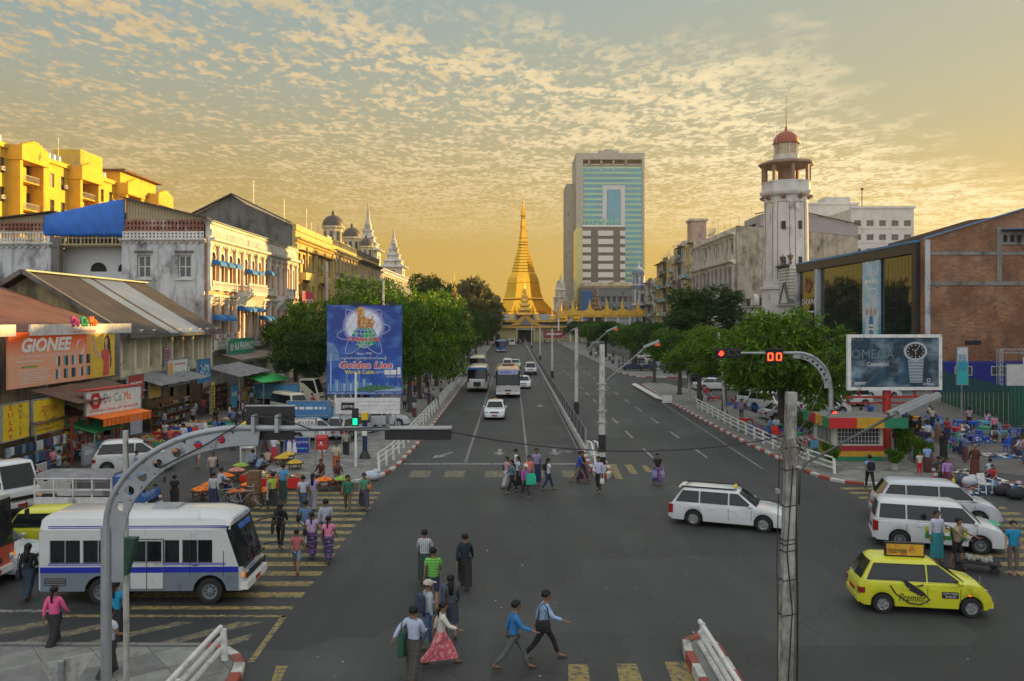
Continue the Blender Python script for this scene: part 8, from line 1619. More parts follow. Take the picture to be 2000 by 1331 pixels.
for a in((392,978,ORN,'left table heaped with orange fruit by the bicycles'),(411,968,ORN,'second orange fruit table just behind the first'),(462,982,ORN,'orange fruit table between the two bicycle wheels'),(440,950,ORN,'orange heap with a scale behind the seated plaid seller'),(517,980,ORN,'small orange fruit table at the edge of the zebra crossing'),(632,958,ORN,'orange fruit basket in front of the seated women'),(668,956,GRF2,'green fruit basket beside the seated woman'),(318,908,ORN,'flat orange tray table left of the red-shirted man'),(332,898,ORN,'orange tray table behind the first flat tray'),(487,968,ORN,'orange heap beside the dark wooden post'),(550,912,YEF,'banana table behind the squatting sellers'),(576,922,YEF,'banana table with crossed legs right of the blue-shirted man'),(562,905,YEF,'banana table at the back of the stalls'),(470,928,GRF2,'green fruit pile at the front of the side-street stalls'),(462,938,PNK,'pink fruit pile beside the green one'),(275,933,PNK,'pink fruit table behind the blue pickup'),(292,922,PNK,'pink packet table next to the pink fruit')):stall(*a)
def crates(u,v,label,w=1.6,d=.9,h=.5,mat=REDP,goods=WHITEP):
    x,y=G(u,v); o=T('market_stall',label,'market stall',(x,y,0),random.uniform(-.1,.1)); m=MB(); m.box(-w/2,w/2,0,d,h-.05,h); [m.bar((sx*w*.46,sy,0),(sx*w*.46,sy,h-.05),.05,.05)for sx in(-1,1)for sy in(.05,d-.05)]; m.build('table',WOOD,o); MB().box(-w/2-.02,w/2+.02,-.02,.0,.08,h).build('cloth_front',mat,o); g=MB(); rg=random.Random(int(u))
    for i in range(26):a,b,s=rg.uniform(-w/2+.08,w/2-.08),rg.uniform(.08,d-.08),rg.uniform(.05,.10); g.ell((a,b,h+s*.5),(s,s,s*.6),6,4,rg.randrange(4))
    g.build('goods',[goods,REDP,YEF,mt('goods_dark',(.05,.06,.08),.7)],o,kind='stuff'); return o
crates(540,958,'red draped fruit stall between the squatting sellers and the kerb',2.2,1.0,.55); crates(505,944,'low stall of packets behind the wooden post',1.8,.9,.4); crates(95,968,'white cloth food table on the left pavement',1.9,.8,.75,WHS,YEF); crates(36,955,'street table beside the jeans racks',1.5,.8,.7,WHS,CYANP)
for i,(u,v)in enumerate(((230,905),(255,912),(275,875),(300,885),(325,862),(352,852),(380,842),(430,838))):crates(u,v,('counter heaped with small packets beside the white hatchback','tray stall in front of the food seats','table of wrapped food under the canopy posts','table with baskets behind the orange trays','snack stall with white trays further up the street','drinks table near the blue stools','cloth stall by the parked line of stools','low food stall at the foot of the pharmacy')[i],1.8,.9,.6,(REDP,BLUEP,WHS,GREENP)[i%4],(ORN,WHITEP,YEF,GRF2)[i%4])
def stool(mat):
    k=('stool',mat.name)
    if k not in PM:
        m=MB(); m.loft([[(a*s,b*s,z)for a,b in((-1,-1),(1,-1),(1,1),(-1,1))]for z,s in((.40,.15),(.44,.16),(.45,.15))])
        for a in(-1,1):
            for b in(-1,1):m.loft([[(a*q+c*w,b*q+d*w,z)for c,d in((-1,-1),(1,-1),(1,1),(-1,1))]for z,q,w in((0,.175,.022),(.41,.125,.04))])
        for z in(.2,):m.box(-.15,.15,-.16,-.145,z,z+.05); m.box(-.15,.15,.145,.16,z,z+.05); m.box(-.16,-.145,-.144,.144,z,z+.05); m.box(.145,.16,-.144,.144,z,z+.05)
        PM[k]=m.mesh('stool',mat)
    return PM[k]
def table(mat):
    k=('table',mat.name)
    if k not in PM:
        m=MB(); m.box(-.35,.35,-.35,.35,.48,.52)
        for a in(-1,1):
            for b in(-1,1):m.loft([[(a*q+c*w,b*q+d*w,z)for c,d in((-1,-1),(1,-1),(1,1),(-1,1))]for z,q,w in((0,.33,.03),(.479,.29,.05))])
            m.box(-.33 if a<0 else .31,-.31 if a<0 else .33,-.27,.27,.36,.479)
        PM[k]=m.mesh('table',mat)
    return PM[k]
def chair_mesh(mat):
    k=('pchair',mat.name)
    if k not in PM:
        m=MB(); m.box(-.22,.22,-.22,.22,.42,.45); m.loft([[(-.22,.2+y,z),(.22,.2+y,z),(.22,.23+y,z),(-.22,.23+y,z)]for y,z in((0,.451),(.03,.65),(.08,.88))])
        for a in(-1,1):
            for b in(-.2,.2):m.bar((a*.2,b,0),(a*.19,b*.9,.42),.04,.04)
            m.bar((a*.23,-.2,.64),(a*.23,.22,.66),.05,.03); m.bar((a*.23,-.19,.42),(a*.23,-.19,.64),.03,.04)
        PM[k]=m.mesh('plastic_chair',mat)
    return PM[k]
rs=random.Random(11)
PN={BLUEP.name:'blue',REDP.name:'red',GREENP.name:'green',WHITEP.name:'white',PINKP.name:'pink',CYANP.name:'light blue'}
def seats(region,n,where,mats,y0=None,kindp=.3,z=0.02,seed=1):
    rs=random.Random(seed); pts=[]
    (x0,x1),(ya,yb)=region; t=0
    while len(pts)<n and t<4000:
        t+=1; x,y=rs.uniform(x0,x1),rs.uniform(ya,yb)
        if all((x-a)**2+(y-b)**2>.5 for a,b in pts):pts.append((x,y))
    for x,y in pts:
        mt_=rs.choice(mats); k=rs.random(); a=rs.uniform(0,6.3)
        if k<kindp:o=O('plastic_table',table(mt_),None,(x,y,z),a); tag(o,'%s plastic table %s'%(PN[mt_.name],where),'table','%s plastic tables %s'%(PN[mt_.name],where))
        elif k<kindp+.12:o=O('plastic_chair',chair_mesh(mt_),None,(x,y,z),a); tag(o,'%s plastic armchair %s'%(PN[mt_.name],where),'chair','%s plastic chairs %s'%(PN[mt_.name],where))
        else:o=O('plastic_stool',stool(mt_),None,(x,y,z),a); tag(o,'%s plastic stool %s'%(PN[mt_.name],where),'stool','%s plastic stools %s'%(PN[mt_.name],where))
seats(((-21.5,-18.0),(49,60)),34,'among the street food stalls on the left',[BLUEP,BLUEP,REDP,REDP,GREENP,WHITEP],seed=2); seats(((26.5,38),(49,62)),46,'in the market yard by the green fence',[BLUEP,BLUEP,GREENP,REDP,CYANP,BLUEP],seed=3); seats(((16.8,20),(50,62)),16,'under the big tree left of the kiosk',[BLUEP,REDP,GREENP,BLUEP],z=.13,seed=4); seats(((32,37),(38.5,46)),12,'beside the shoe sellers',[REDP,BLUEP,GREENP,WHITEP],seed=6); seats(((19.5,22.5),(70,92)),12,'in the shade of the right street trees',[REDP,REDP,BLUEP],z=.02,seed=7)
for u,v,m_,a,lab in((1577,880,PINKP,200,'pink plastic armchair behind the white railing'),(1590,892,CYANP,170,'light blue plastic armchair behind the white railing'),(1925,965,WHITEP,20,'cream plastic armchair beside the piles of bags')):x,y=G(u,v); tag(O('plastic_chair',chair_mesh(m_),None,(x,y,.13 if u<1700 else .02),R(a)),lab,'chair')
# umbrellas / parasols, jeans racks, goods
def parasol(x,y,col,label,r=1.2,z=2.0):
    o=T('parasol',label,'parasol',(x,y,0)); m=MB(); m.lathe([(0,z+.35),(r*.5,z+.2),(r,z),(r*.98,z-.03),(0,z+.30)],0,0,10); m.build('canopy',cloth(col),o); MB().tube([(0,0,0),(0,0,z+.3)],.02,5).build('pole',STEEL,o)
jr=[mt('denim_%d'%i,c,.9)for i,c in enumerate(((.03,.07,.16),(.10,.18,.28),(.02,.03,.06),(.22,.30,.40),(.45,.45,.43),(.10,.03,.10)))]
for k,(x,y0,y1,z,lab)in enumerate(((-23.6,38.2,43.4,1.95,'upper rack of hanging jeans below the yellow signs'),(-23.3,37.6,42.6,1.45,'lower rack of folded jeans at the left edge'),(-22.9,37.0,41.2,1.0,'lowest clothes rack at the left edge'))):
    o=T('clothes_rack',lab,'clothes rack',(x,y0,0),R(90)); L_=y1-y0; m=MB(); m.tube([(0,0,z),(L_,0,z)],.02,5); [m.tube([(q,0,0),(q,0,z)],.02,5)for q in(0,L_)]; m.build('frame',WOOD,o); rg=random.Random(k)
    for i in range(int(L_/.30)):m=MB(); h=rg.uniform(.34,.45); m.loft([[(i*.30+.02,-.04,zz),(i*.30+.27,-.05,zz),(i*.30+.27,.04,zz),(i*.30+.02,.05,zz)]for zz in(z-h,z-.02,z+.02)]); m.build('jeans',rg.choice(jr),o)
# shoes, sandals and bags laid out on sheets in the yard
for k,(u,v,w,d,lab)in enumerate(((1887,930,2.6,3.0,'sheet of black and white shoes laid out near the monk'),(1960,955,5.0,2.8,'spread of black shoes and sandals at the right edge'),(1905,948,2.2,1.2,'white sheet with a few shoes below the monk'),(1975,893,3.0,1.6,'mat of small goods beside the green stool'),(1890,862,4,2,'mat with colourful wares in the middle of the yard'))):
    x,y=G(u,v); o=T('shoe_display',lab,'market stall',(x,y,.025)); MB().box(-w/2,w/2,-d/2,d/2,0,.012).build('sheet',WHS if k in(0,2)else CAN[4],o); m=MB(); rg=random.Random(k)
    for i in range(int(w*d*16)):a=rg.uniform(0,6.3); px,py=rg.uniform(-w/2,w/2),rg.uniform(-d/2,d/2); m.ell((px,py,.05),(.13*abs(cos(a))+.05,.13*abs(sin(a))+.05,.045),6,4,rg.choice((0,0,0,1,1,2)))
    m.build('shoes',[mt('shoe_black',(.02,.02,.025),.5),mt('shoe_white',(.5,.5,.5),.6),mt('shoe_mixed',(.3,.1,.08),.6)],o,kind='stuff')
for i,(u,v,c,lab)in enumerate(((1893,950,(.5,.52,.55),'white bulging sack beside the cream chair'),(1935,962,(.10,.18,.28),'blue grey cloth bundle right of the cream chair'),(1958,968,(.02,.02,.03),'black plastic rubbish sack at the front of the shoe spread'),(1878,948,(.05,.06,.08),'dark bag at the corner of the shoe spread'),(1985,975,(.02,.02,.025),'black sack at the right edge of the frame'),(726,938,(.45,.5,.58),'pale blue plastic bag at the end of the white railing'))):
    x,y=G(u,v); m=MB(); m.ell((0,0,.22),(.42,.34,.26),10,6); m.ell((.2,.05,.4),(.2,.2,.16),8,5); tag(m.build('sack',cloth(c),None,(x,y,0),smooth=True),lab,'sack')
for i,(a,b,lab)in enumerate((((1700,815),'blue crate stack behind the kiosk',(.02,.1,.5)),((1768,830),'stack of blue plastic tubs near the red billboard post',(.02,.1,.5)),((1790,836),'orange water keg on a yard table',(.7,.25,.02)))):
    x,y=G(*a); o=T('plastic_tub',b,'tub',(x,y,0)); [MB().lathe([(.2,.28*k),(.27,.28*k+.26),(.29,.28*k+.27),(0,.28*k+.2)],0,0,12).build('tub',cloth(lab),o)for k in range(3)]
# bicycles
def bicycle(u,v,rz,label):
    x,y=G(u,v); o=T('bicycle',label,'bicycle',(x,y,0),R(rz)); n=18
    for wx in(-.52,.52):
        m=MB(); m.tube([(wx+.32*cos(2*pi*j/n),0,.34+.32*sin(2*pi*j/n))for j in range(n+1)],.02,5,0,False); w=m.build('wheel',TYRE,o); s=MB(); [s.tube([(wx,0,.34),(wx+.31*cos(2*pi*j/12),0,.34+.31*sin(2*pi*j/12))],.004,3)for j in range(12)]; s.build('spokes',STEEL,w)
    m=MB(); [m.tube(p,.018,6)for p in([(-.52,0,.34),(-.15,0,.30),(-.28,0,.85)],[(-.15,0,.30),(.35,0,.82)],[(-.26,0,.76),(.36,0,.80)],[(-.52,0,.34),(-.27,0,.78)],[(.52,0,.34),(.34,0,.98)])]; m.build('frame',GREYP,o); m=MB(); m.tube([(.25,-.26,1.02),(.34,-.1,.98),(.34,.1,.98),(.25,.26,1.02)],.014,5); m.build('handlebar',STEEL,o); MB().ell((-.3,0,.88),(.13,.08,.04),8,4).build('saddle',BLACK,o)
bicycle(437,992,5,'black bicycle leaning among the fruit tables, nearer the minibus'); bicycle(478,995,-8,'second bicycle with a tall front wheel beside the wooden post')
bb=T('wooden_post_stand','dark weathered wooden cupboard standing among the fruit stalls','cupboard',(*G(497,985),0)); m=MB(); m.box(-.25,.25,-.2,.2,0,1.45); m.build('body',WOOD,bb); [MB().box(-.27,.27,-.22,-.201,.1+k*.34,.36+k*.34).build('drawer_front',WOOD,bb)for k in range(4)]
hc=T('hand_cart','low flat hand cart with a tall handle and a heap of stones','cart',(14.75,26.2,0),R(-25)); m=MB(); m.box(-.55,.75,-.32,.32,.26,.32); m.build('platform',DARK,hc);
for x in(-.4,.6):
    for y in(-.3,.3):MB().prismy([(x+.11*cos(t),.11+.11*sin(t))for t in[2*pi*i/12 for i in range(12)]],y-.03,y+.03).build('wheel',TYRE,hc)
MB().tube([(-.5,-.28,.32),(-.62,-.28,1.25),(-.78,-.2,1.3),(-.78,.2,1.3),(-.62,.28,1.25),(-.5,.28,.32)],.022,6).build('handle',BLACK,hc); g=MB(); [g.ell((rs.uniform(-.2,.5),rs.uniform(-.2,.2),.36+.05*rs.random()),.07,6,4)for i in range(30)]; g.build('cart_load',mt('stones',(.35,.34,.30),.8),hc,kind='stuff')
# extra boards near the shops
for i,(x,y,z,w,h,c,tx_)in enumerate(((-22.8,44.2,.2,1.0,1.1,(.35,.38,.42),'~2'),(-23.4,51.0,.9,1.2,1.6,(.4,.42,.5),'~5'),(-23.2,46.8,.2,1.6,.9,(.05,.32,.42),'~2'),(-24.2,71.5,.4,1.3,1.9,(.05,.28,.42),'~4'),(-24.3,74.4,.4,1.2,1.5,(.5,.3,.05),'~3'))):board('counter_board',('grey tiled counter front beside the white hatchback','small phone advert standing in the red shop frame','turquoise counter front under the jeans racks','turquoise display board beside the dark shop','orange display board next to the turquoise one')[i],'sign',x,y,z,w,h,80,mt('board_c%d'%i,c,.5),[(tx_,LETW,w*.7,(0,h*.6),h*.2)])
sf=T('shop_stand','red framed open shop stand under the orange striped awning','market stall',(-23.6,46.4,.14),R(84)); m=MB(); [m.bar((x,y,0),(x,y,2.5),.08,.08)for x in(-2.1,-.7,.7,2.1)for y in(0,1.4)]; [m.bar((-2.1,0,z),(2.1,0,z),.06,.06)for z in(.8,1.5,2.5)]; m.build('frame',RED,sf); g=MB()
for i in range(90):a,b,c=rs.uniform(-2,2),rs.uniform(.1,1.2),rs.choice((.85,1.55,.3)); s=rs.uniform(.05,.12); g.box(a-s,a+s,b-s,b+s,c,c+2*s,rs.randrange(5))
g.build('goods',[REDP,WHITEP,cloth((.03,.04,.06)),CYANP,YEF],sf,kind='stuff')
for k in range(3):
    o=T('goods_display',('dense shop display of packets in the dark doorway below the warehouse','shop display of drinks and cartons under the grey canvas','clutter of boxes and goods at the pharmacy steps')[k],'display',((-24.6,-25.2,-27.3)[k],(60,71,88)[k],.14),R(90)); m=MB(); [m.box(-3,3,0,.5,z,z+.05)for z in(.5,1.1,1.7)]; m.box(-3,3,.5,.55,0,2.2); m.build('shelves',WOOD,o); g=MB()
    for i in range(110):a,c=rs.uniform(-2.9,2.9),rs.choice((.55,1.15,1.75,.0)); s=rs.uniform(.06,.15); g.box(a-s,a+s,.05,.05+s,c,c+2*s,rs.randrange(6))
    g.build('goods',[cloth((.25,.06,.05)),cloth((.4,.4,.38)),cloth((.06,.12,.25)),cloth((.35,.28,.12)),cloth((.08,.18,.12)),cloth((.03,.04,.06))],o,kind='stuff')

# sagging overhead wires along the left shop fronts
rw=random.Random(9)
for i,(a,b)in enumerate((((-25.2,41,4.2),(-25.6,55,4.3)),((-25.0,43,3.9),(-26.8,57,5.2)),((-25.2,52,4.1),(-26.6,72,4.2)),((-24.0,44.5,3.9),(-24.8,62,3.8)),((-26.5,66,5.0),(-29,84,5.6)),((-24.5,38,3.6),(-24.3,48,3.5)))):wire(a,b,.35+.1*(i%3),('sagging wire under the orange hoarding','wire rising from the hoarding to the warehouse piers','wire along the grey lean-to roof','low wire above the orange striped awning','wire from the warehouse to the colonial building','wire over the yellow phone signs')[i],.018)
# ---------------------------------------------------------------- the people
LO='longyi'; TR_='trousers'; BK=(.015,.015,.018); NV=(.02,.03,.08); WH_=(.58,.60,.64); SKY_=(.30,.42,.62)
P_=[
 (1003,1310,92,'stride',('shirt',(.03,.17,.42)),(TR_,(.10,.11,.11)),'short','young man in a bright blue shirt and grey trousers striding right',1.68),
 (1062,1289,92,'stride',('shirt',(.34,.46,.62),'stripe'),(TR_,BK),'short','man in a striped shirt with a black shoulder bag striding right',1.72),
 (808,1330,160,'point',('shirt',(.42,.48,.62)),(LO,(.06,.05,.045)),'short','man in a pale blue shirt with a dark longyi holding one arm out',1.66),
 (836,1268,115,'carry',('shirt',(.34,.38,.42)),(TR_,(.06,.12,.22)),'short','man in a beige cap and grey shirt with a dark backpack',1.68),
 (861,1300,95,'stride',('shirt',(.60,.58,.50)),(LO,(.62,.12,.16),'pinkf'),'tail','woman in a cream cardigan and flowing pink longyi',1.55),
 (880,1243,190,'walk',('shirt',(.07,.08,.10)),('skirt',(.03,.04,.06)),'long','long-haired woman in a grey knee-length dress with a handbag',1.60),
 (846,1192,184,'step',('tee',(.10,.32,.05),'hstripe'),('shorts',(.03,.03,.08)),'short','man in a green polo shirt and dark shorts walking away',1.75),
 (829,1142,176,'fold',('shirt',(.10,.12,.16),'check'),(LO,(.03,.05,.04)),'short','man in a checked shirt carrying a folded bag under his arm',1.66),
 (908,1150,182,'walk',('shirt',(.012,.022,.035)),(LO,(.010,.012,.012)),'short','person in a loose black jacket and ankle-length black longyi walking away',1.68),
 (1008,944,90,'step',('shirt',WH_),(TR_,NV),'short','man in a white shirt at the back of the crossing group',1.7),(990,953,-60,'walk',('tee',(.55,.28,.30)),(LO,(.40,.38,.42)),'tail','woman in a pink top partly hidden in the crossing group',1.52),
 (1000,964,-70,'walk',('shirt',(.10,.16,.20)),(TR_,BK),'tail','woman in a denim shirt and black trousers leading the crossing group',1.58),(1012,955,-80,'step',('tee',(.50,.56,.62)),(LO,BK),'tail','woman in a white top and black skirt in the crossing group',1.55),
 (1027,973,15,'walk',('shirt',(.30,.03,.26),'plaid'),(TR_,(.04,.04,.06)),'short','person in a magenta plaid shirt and pale cap with a green bag',1.55),(1033,959,0,'step',('shirt',(.58,.17,.15)),(LO,(.12,.05,.06)),'short','man in a coral shirt inside the crossing group',1.66),
 (1048,947,5,'back',('shirt',(.26,.22,.38)),(LO,NV),'short','tall man in a mauve shirt and navy longyi standing on the crossing',1.76),(1071,958,100,'walk',('tee',(.52,.58,.62)),(TR_,NV),'long','long-haired young woman in a white tee with a black backpack',1.55),
 (1131,946,80,'stride',('tee',(.02,.07,.42)),('shorts',(.16,.15,.12)),'short','man in a royal blue tee and khaki shorts by the median',1.7),(1138,941,90,'walk',('shirt',BK),(LO,(.05,.02,.06)),'long','woman in dark clothes half hidden behind the man in shorts',1.55),
 (1169,962,-20,'step',('shirt',(.48,.50,.66)),(TR_,(.025,.025,.02)),'short','man in a white shirt with a plastic bag at the median nose',1.68),(1284,948,10,'step',('tee',BK),(LO,(.10,.05,.14),'band'),'short','lone woman in a black tee with two shopping bags on the right carriageway',1.55),
 (548,1073,182,'step',('shirt',(.012,.012,.013)),(TR_,(.012,.012,.012)),'long','long-haired woman all in black on the zebra crossing',1.62),(579,1120,184,'walk',('tee',(.50,.10,.10),'plaid'),('shorts',(.18,.26,.38)),'short','boy in a red plaid shirt and denim shorts',1.42),
 (609,1090,180,'step',('tee',(.50,.34,.58)),(LO,(.03,.02,.05),'band'),'tail','woman in a lilac tee and patterned purple longyi walking away',1.55),(641,1098,178,'walk',('tee',(.72,.22,.38)),(LO,(.02,.02,.04),'band'),'tail','woman in a pink tee and dark longyi walking away',1.56),
 (636,1070,182,'step',('shirt',(.36,.40,.48)),(TR_,NV),'short','man in a pale grey shirt with a crossbody strap behind the pink tee',1.72),(597,1066,178,'walk',('tee',(.07,.17,.33),'plaid'),(TR_,(.50,.50,.48)),'short','man in a blue plaid shirt and white trousers',1.65),
 (592,1003,175,'walk',('tee',(.45,.48,.58)),(LO,(.04,.05,.10)),'short','person in a white shirt with a black shoulder strap on the zebra crossing',1.6),(611,998,180,'step',('tee',(.42,.36,.62)),(LO,(.22,.22,.24)),'long','long-haired woman in a lilac top and grey skirt',1.58),
 (679,1003,8,'walk',('tee',(.02,.16,.08)),(TR_,(.13,.10,.06)),'big','man in a dark green vest with a brown shoulder bag',1.62),(711,995,15,'stride',('tee',(.08,.30,.20)),(LO,(.05,.04,.06)),'short','man in a green tank top and dark longyi hurrying towards the camera',1.62),
 (533,995,-140,'walk',('tee',(.34,.45,.06)),(LO,(.02,.02,.02)),'short','man in a lime tee and black longyi carrying a rolled paper',1.6),(553,982,172,'back',('tee',(.07,.28,.50)),(LO,(.03,.05,.045)),'short','man in a sky blue shirt with hands behind his back',1.7),
 (503,925,150,'squat',('shirt',(.12,.20,.32),'plaid'),(LO,BK),'short','squatting seller in a blue checked shirt, right one of two',1.6),(489,915,170,'squat',('shirt',(.14,.18,.26)),(LO,NV),'short','squatting seller in a grey-blue shirt, left one of two',1.6),(523,912,-160,'squat',('tee',(.34,.22,.18)),(LO,BK),'short','squatting bare-armed seller near the white booth',1.6),
 (628,945,-5,'sit',('shirt',(.08,.02,.02)),(LO,BK),'short','fruit seller in a dark maroon shirt sitting on the kerb',1.55),(659,948,20,'sit',('shirt',(.10,.04,.04)),(LO,NV),'tail','woman in a dark red blouse sitting beside the green fruit',1.55),
 (657,925,5,'fold',('shirt',(.48,.40,.28)),(LO,(.22,.05,.02),'floral'),'tail','woman in a cream blouse and orange floral skirt with folded arms',1.62),(676,892,186,'walk',('shirt',(.34,.30,.27)),(LO,BK),'short','woman in a beige top and long black skirt walking up the promenade',1.6),
 (535,905,170,'fold',('shirt',WH_),(LO,(.45,.04,.06)),'short','person in a white shirt and red longyi at the phone booth',1.6),(553,890,10,'stand',('tee',(.4,.5,.1)),(TR_,BK),'short','standing person in a lime vest behind the booth',1.6),
 (386,915,185,'walk',('tee',(.50,.015,.02)),('shorts',(.34,.30,.22)),'short','man in a red tee and khaki shorts walking up the side street',1.66),(415,946,10,'step',('tee',(.42,.34,.28)),(TR_,(.12,.11,.11)),'long','long-haired woman in a beige top on the side street',1.6),
 (428,968,140,'sit',('shirt',(.08,.16,.28),'check'),(LO,NV),'short','orange seller in a blue striped shirt sitting with his arm up',1.6),(417,995,178,'stand',('shirt',(.42,.44,.44)),(LO,NV),'short','man in a pale patterned shirt seen just over the minibus roof',1.55),(341,995,182,'stand',('tee',BK),(LO,BK),'big','boy in a black tee seen over the minibus roof',1.45),
 (506,965,-30,'squat',('tee',(.10,.14,.16)),(LO,BK),'short','seller crouching behind the wooden cupboard',1.55),
 (55,1172,180,'step',('shirt',(.012,.014,.02)),(LO,(.012,.03,.05),'floral3'),'long','woman in black blouse and dark patterned longyi beside the silver saloon',1.62),(106,1266,175,'walk',('shirt',(.70,.10,.26)),(LO,BK),'tail','woman in a hot pink jacket and black longyi crossing the yellow hatching',1.55),
 (226,1262,178,'stand',('tee',(.01,.24,.42)),(LO,BK),'tail','ponytailed woman in a turquoise top behind the arched mast',1.6),(214,1328,150,'step',('tee',(.46,.47,.56)),(LO,(.025,.025,.028)),'short','man in a white shirt and black longyi between the two near poles',1.62),
 (85,930,160,'stand',('shirt',(.18,.17,.13)),(LO,BK),'short','customer in an olive shirt at the white food table',1.62),(103,935,-90,'carry',('tee',(.55,.20,.24)),(LO,BK),'short','person in a pink top bending over the white food table',1.58),(115,945,-70,'carry',('tee',(.30,.34,.42)),(TR_,NV),'short','man in a grey-blue tee at the right end of the food table',1.65),(72,915,90,'stand',('tee',(.55,.25,.3)),(LO,NV),'short','person in a pink shirt under the jeans racks',1.5),(113,905,170,'stand',('tee',(.42,.44,.56)),(LO,BK),'short','person in a lavender tee behind the food table',1.6),(128,962,185,'stand',('tee',(.05,.055,.04)),(TR_,(.12,.12,.05)),'short','man in dark vest and olive trousers on the left kerb',1.62),(188,885,20,'stand',('tee',WH_),(TR_,BK),'short','man in a white tee standing in the red framed shop',1.66),(300,915,40,'squat',('shirt',BK),(LO,(.3,.05,.08)),'tail','seller in black squatting beside the flat orange trays',1.5),(262,928,120,'sit',('tee',(.30,.36,.44)),(LO,NV),'short','vendor in a grey-blue shirt behind the pink fruit table',1.6),(358,880,178,'carry',('shirt',(.55,.57,.6)),(LO,BK),'short','man in a white shirt standing among the food stools',1.66),
 (1830,1098,5,'stand',('shirt',(.34,.40,.60),'check'),(LO,(.03,.22,.24)),'short','middle-aged man in a checked shirt and teal longyi between the cars',1.7),(1869,1112,30,'push',('tee',(.32,.24,.16)),('shorts',BK),'short','man in a tan shirt and black shorts gripping the hand cart',1.68),
 (1979,1122,-5,'stand',('tee',(.01,.24,.42)),(TR_,(.14,.11,.09)),'short','light-skinned woman in a turquoise tee with sunglasses on her head',1.68,True),(1699,957,175,'walk',('tee',(.22,.34,.60)),(TR_,BK),'short','man in a blue shirt and black cap with a black backpack at the kerb',1.68),
 (1796,930,10,'stand',('tee',(.55,.5,.46)),(TR_,(.55,.02,.03)),'short','child in a white tee and bright red trousers',1.25),(1811,928,180,'stand',('tee',(.22,.36,.62)),(LO,(.08,.03,.03)),'short','person in a sky blue top and brown longyi holding the child close',1.6),(1850,957,-20,'walk',('shirt',(.38,.20,.48)),(LO,(.12,.02,.05)),'short','woman in a purple blouse carrying a yellow plastic bag',1.56),(1904,934,-10,'back',('shirt',(.10,.03,.02)),(LO,(.10,.03,.02)),'bald','monk in a dark maroon robe walking through the market',1.72),
 (1752,886,180,'stand',('tee',(.24,.02,.07)),(TR_,BK),'long','woman in a crimson tee with a handbag behind the kiosk',1.6),(1769,885,184,'walk',('tee',(.10,.26,.32)),(LO,BK),'short','person in a teal shirt beside the crimson tee',1.62),(1790,905,178,'stand',('tee',BK),(TR_,NV),'short','person in a black tee and dark blue trousers in the yard',1.72),(1803,890,170,'stand',('shirt',(.03,.03,.07)),(TR_,(.05,.08,.16)),'short','man in a pale cap and navy shirt in the yard',1.7),(1815,905,185,'stand',('tee',(.12,.18,.34)),(LO,(.14,.04,.05)),'short','person in a dusty blue shirt and wine longyi',1.64),(1843,897,176,'stand',('shirt',(.02,.02,.02)),(LO,BK),'tail','woman in black carrying a green basket in the yard',1.62),(1880,893,10,'back',('shirt',(.22,.30,.44),'plaid'),(LO,NV),'short','man in a white cap and blue plaid shirt in the yard',1.66),(1832,866,180,'stand',('tee',(.20,.16,.13)),(LO,(.16,.08,.05)),'short','woman in a brown top beyond the navy-shirted man',1.6),(1850,862,-40,'stand',('tee',(.35,.03,.04)),(LO,NV),'short','person in a dark red top among the blue stools',1.55),(1770,850,160,'stand',('shirt',(.03,.035,.03)),(LO,BK),'short','person in dark clothes near the red billboard post',1.65),(1785,850,30,'bend',('tee',(.05,.18,.3)),(TR_,BK),'short','person in blue bending over the stools',1.6),(1942,857,5,'carry',('shirt',(.60,.22,.30)),(LO,BK),'short','man in a pink shirt and black longyi standing alone in the dusty yard',1.66),(1978,888,60,'bend',('shirt',BK),(LO,(.08,.05,.05)),'short','person in black bending over a basket at the right edge',1.6),(1997,893,-60,'sit',('shirt',(.6,.45,.5)),(LO,NV),'short','person in a pale pink shirt sitting at the right edge',1.55),(1834,935,100,'squat',('shirt',(.12,.11,.09)),(LO,BK),'tail','woman in olive squatting at the kerb corner',1.55),(1845,928,-120,'squat',('shirt',(.05,.04,.04)),(LO,BK),'short','man in brown squatting behind the olive woman',1.55),(1935,945,160,'sit',('tee',(.40,.48,.60)),(LO,NV),'short','shoe seller in a pale blue tee sitting with his back turned',1.55),(1940,955,-50,'sit',('tee',(.45,.03,.04)),(LO,NV),'short','shoe seller in a red and white football shirt',1.5),(1560,888,20,'bend',('shirt',(.45,.47,.5)),(LO,BK),'short','stooping man in a pale shirt and white cap left of the kiosk',1.66),(1890,862,20,'squat',('tee',(.15,.25,.35)),(LO,BK),'short','seller squatting beside a blue table in the yard',1.55),(1860,885,0,'sit',('tee',(.06,.12,.45)),(LO,NV),'short','person in blue sitting on a blue stool',1.55),(1960,868,-20,'sit',('tee',(.1,.3,.35)),(LO,BK),'short','seller in teal sitting by the green fence',1.5)]
for p in P_:
    u,v,f,po,top,bot,hr,lab,hg=p[:9]
    if bot[-1]in('floral3',):bot=bot[:-1]
    if hr=='bald':PM[po,'bald']=MB().ell(JJ[po]['h1']+Vector((0,.01,.02)),(.085,.10,.10),10,6).mesh('shaved_head',SKINM,True)
    zb=.13 if lab.split()[0]in()else 0
    person(u,v,f,po,top,bot,hr,lab,hg,0,None,skinl=len(p)>9)
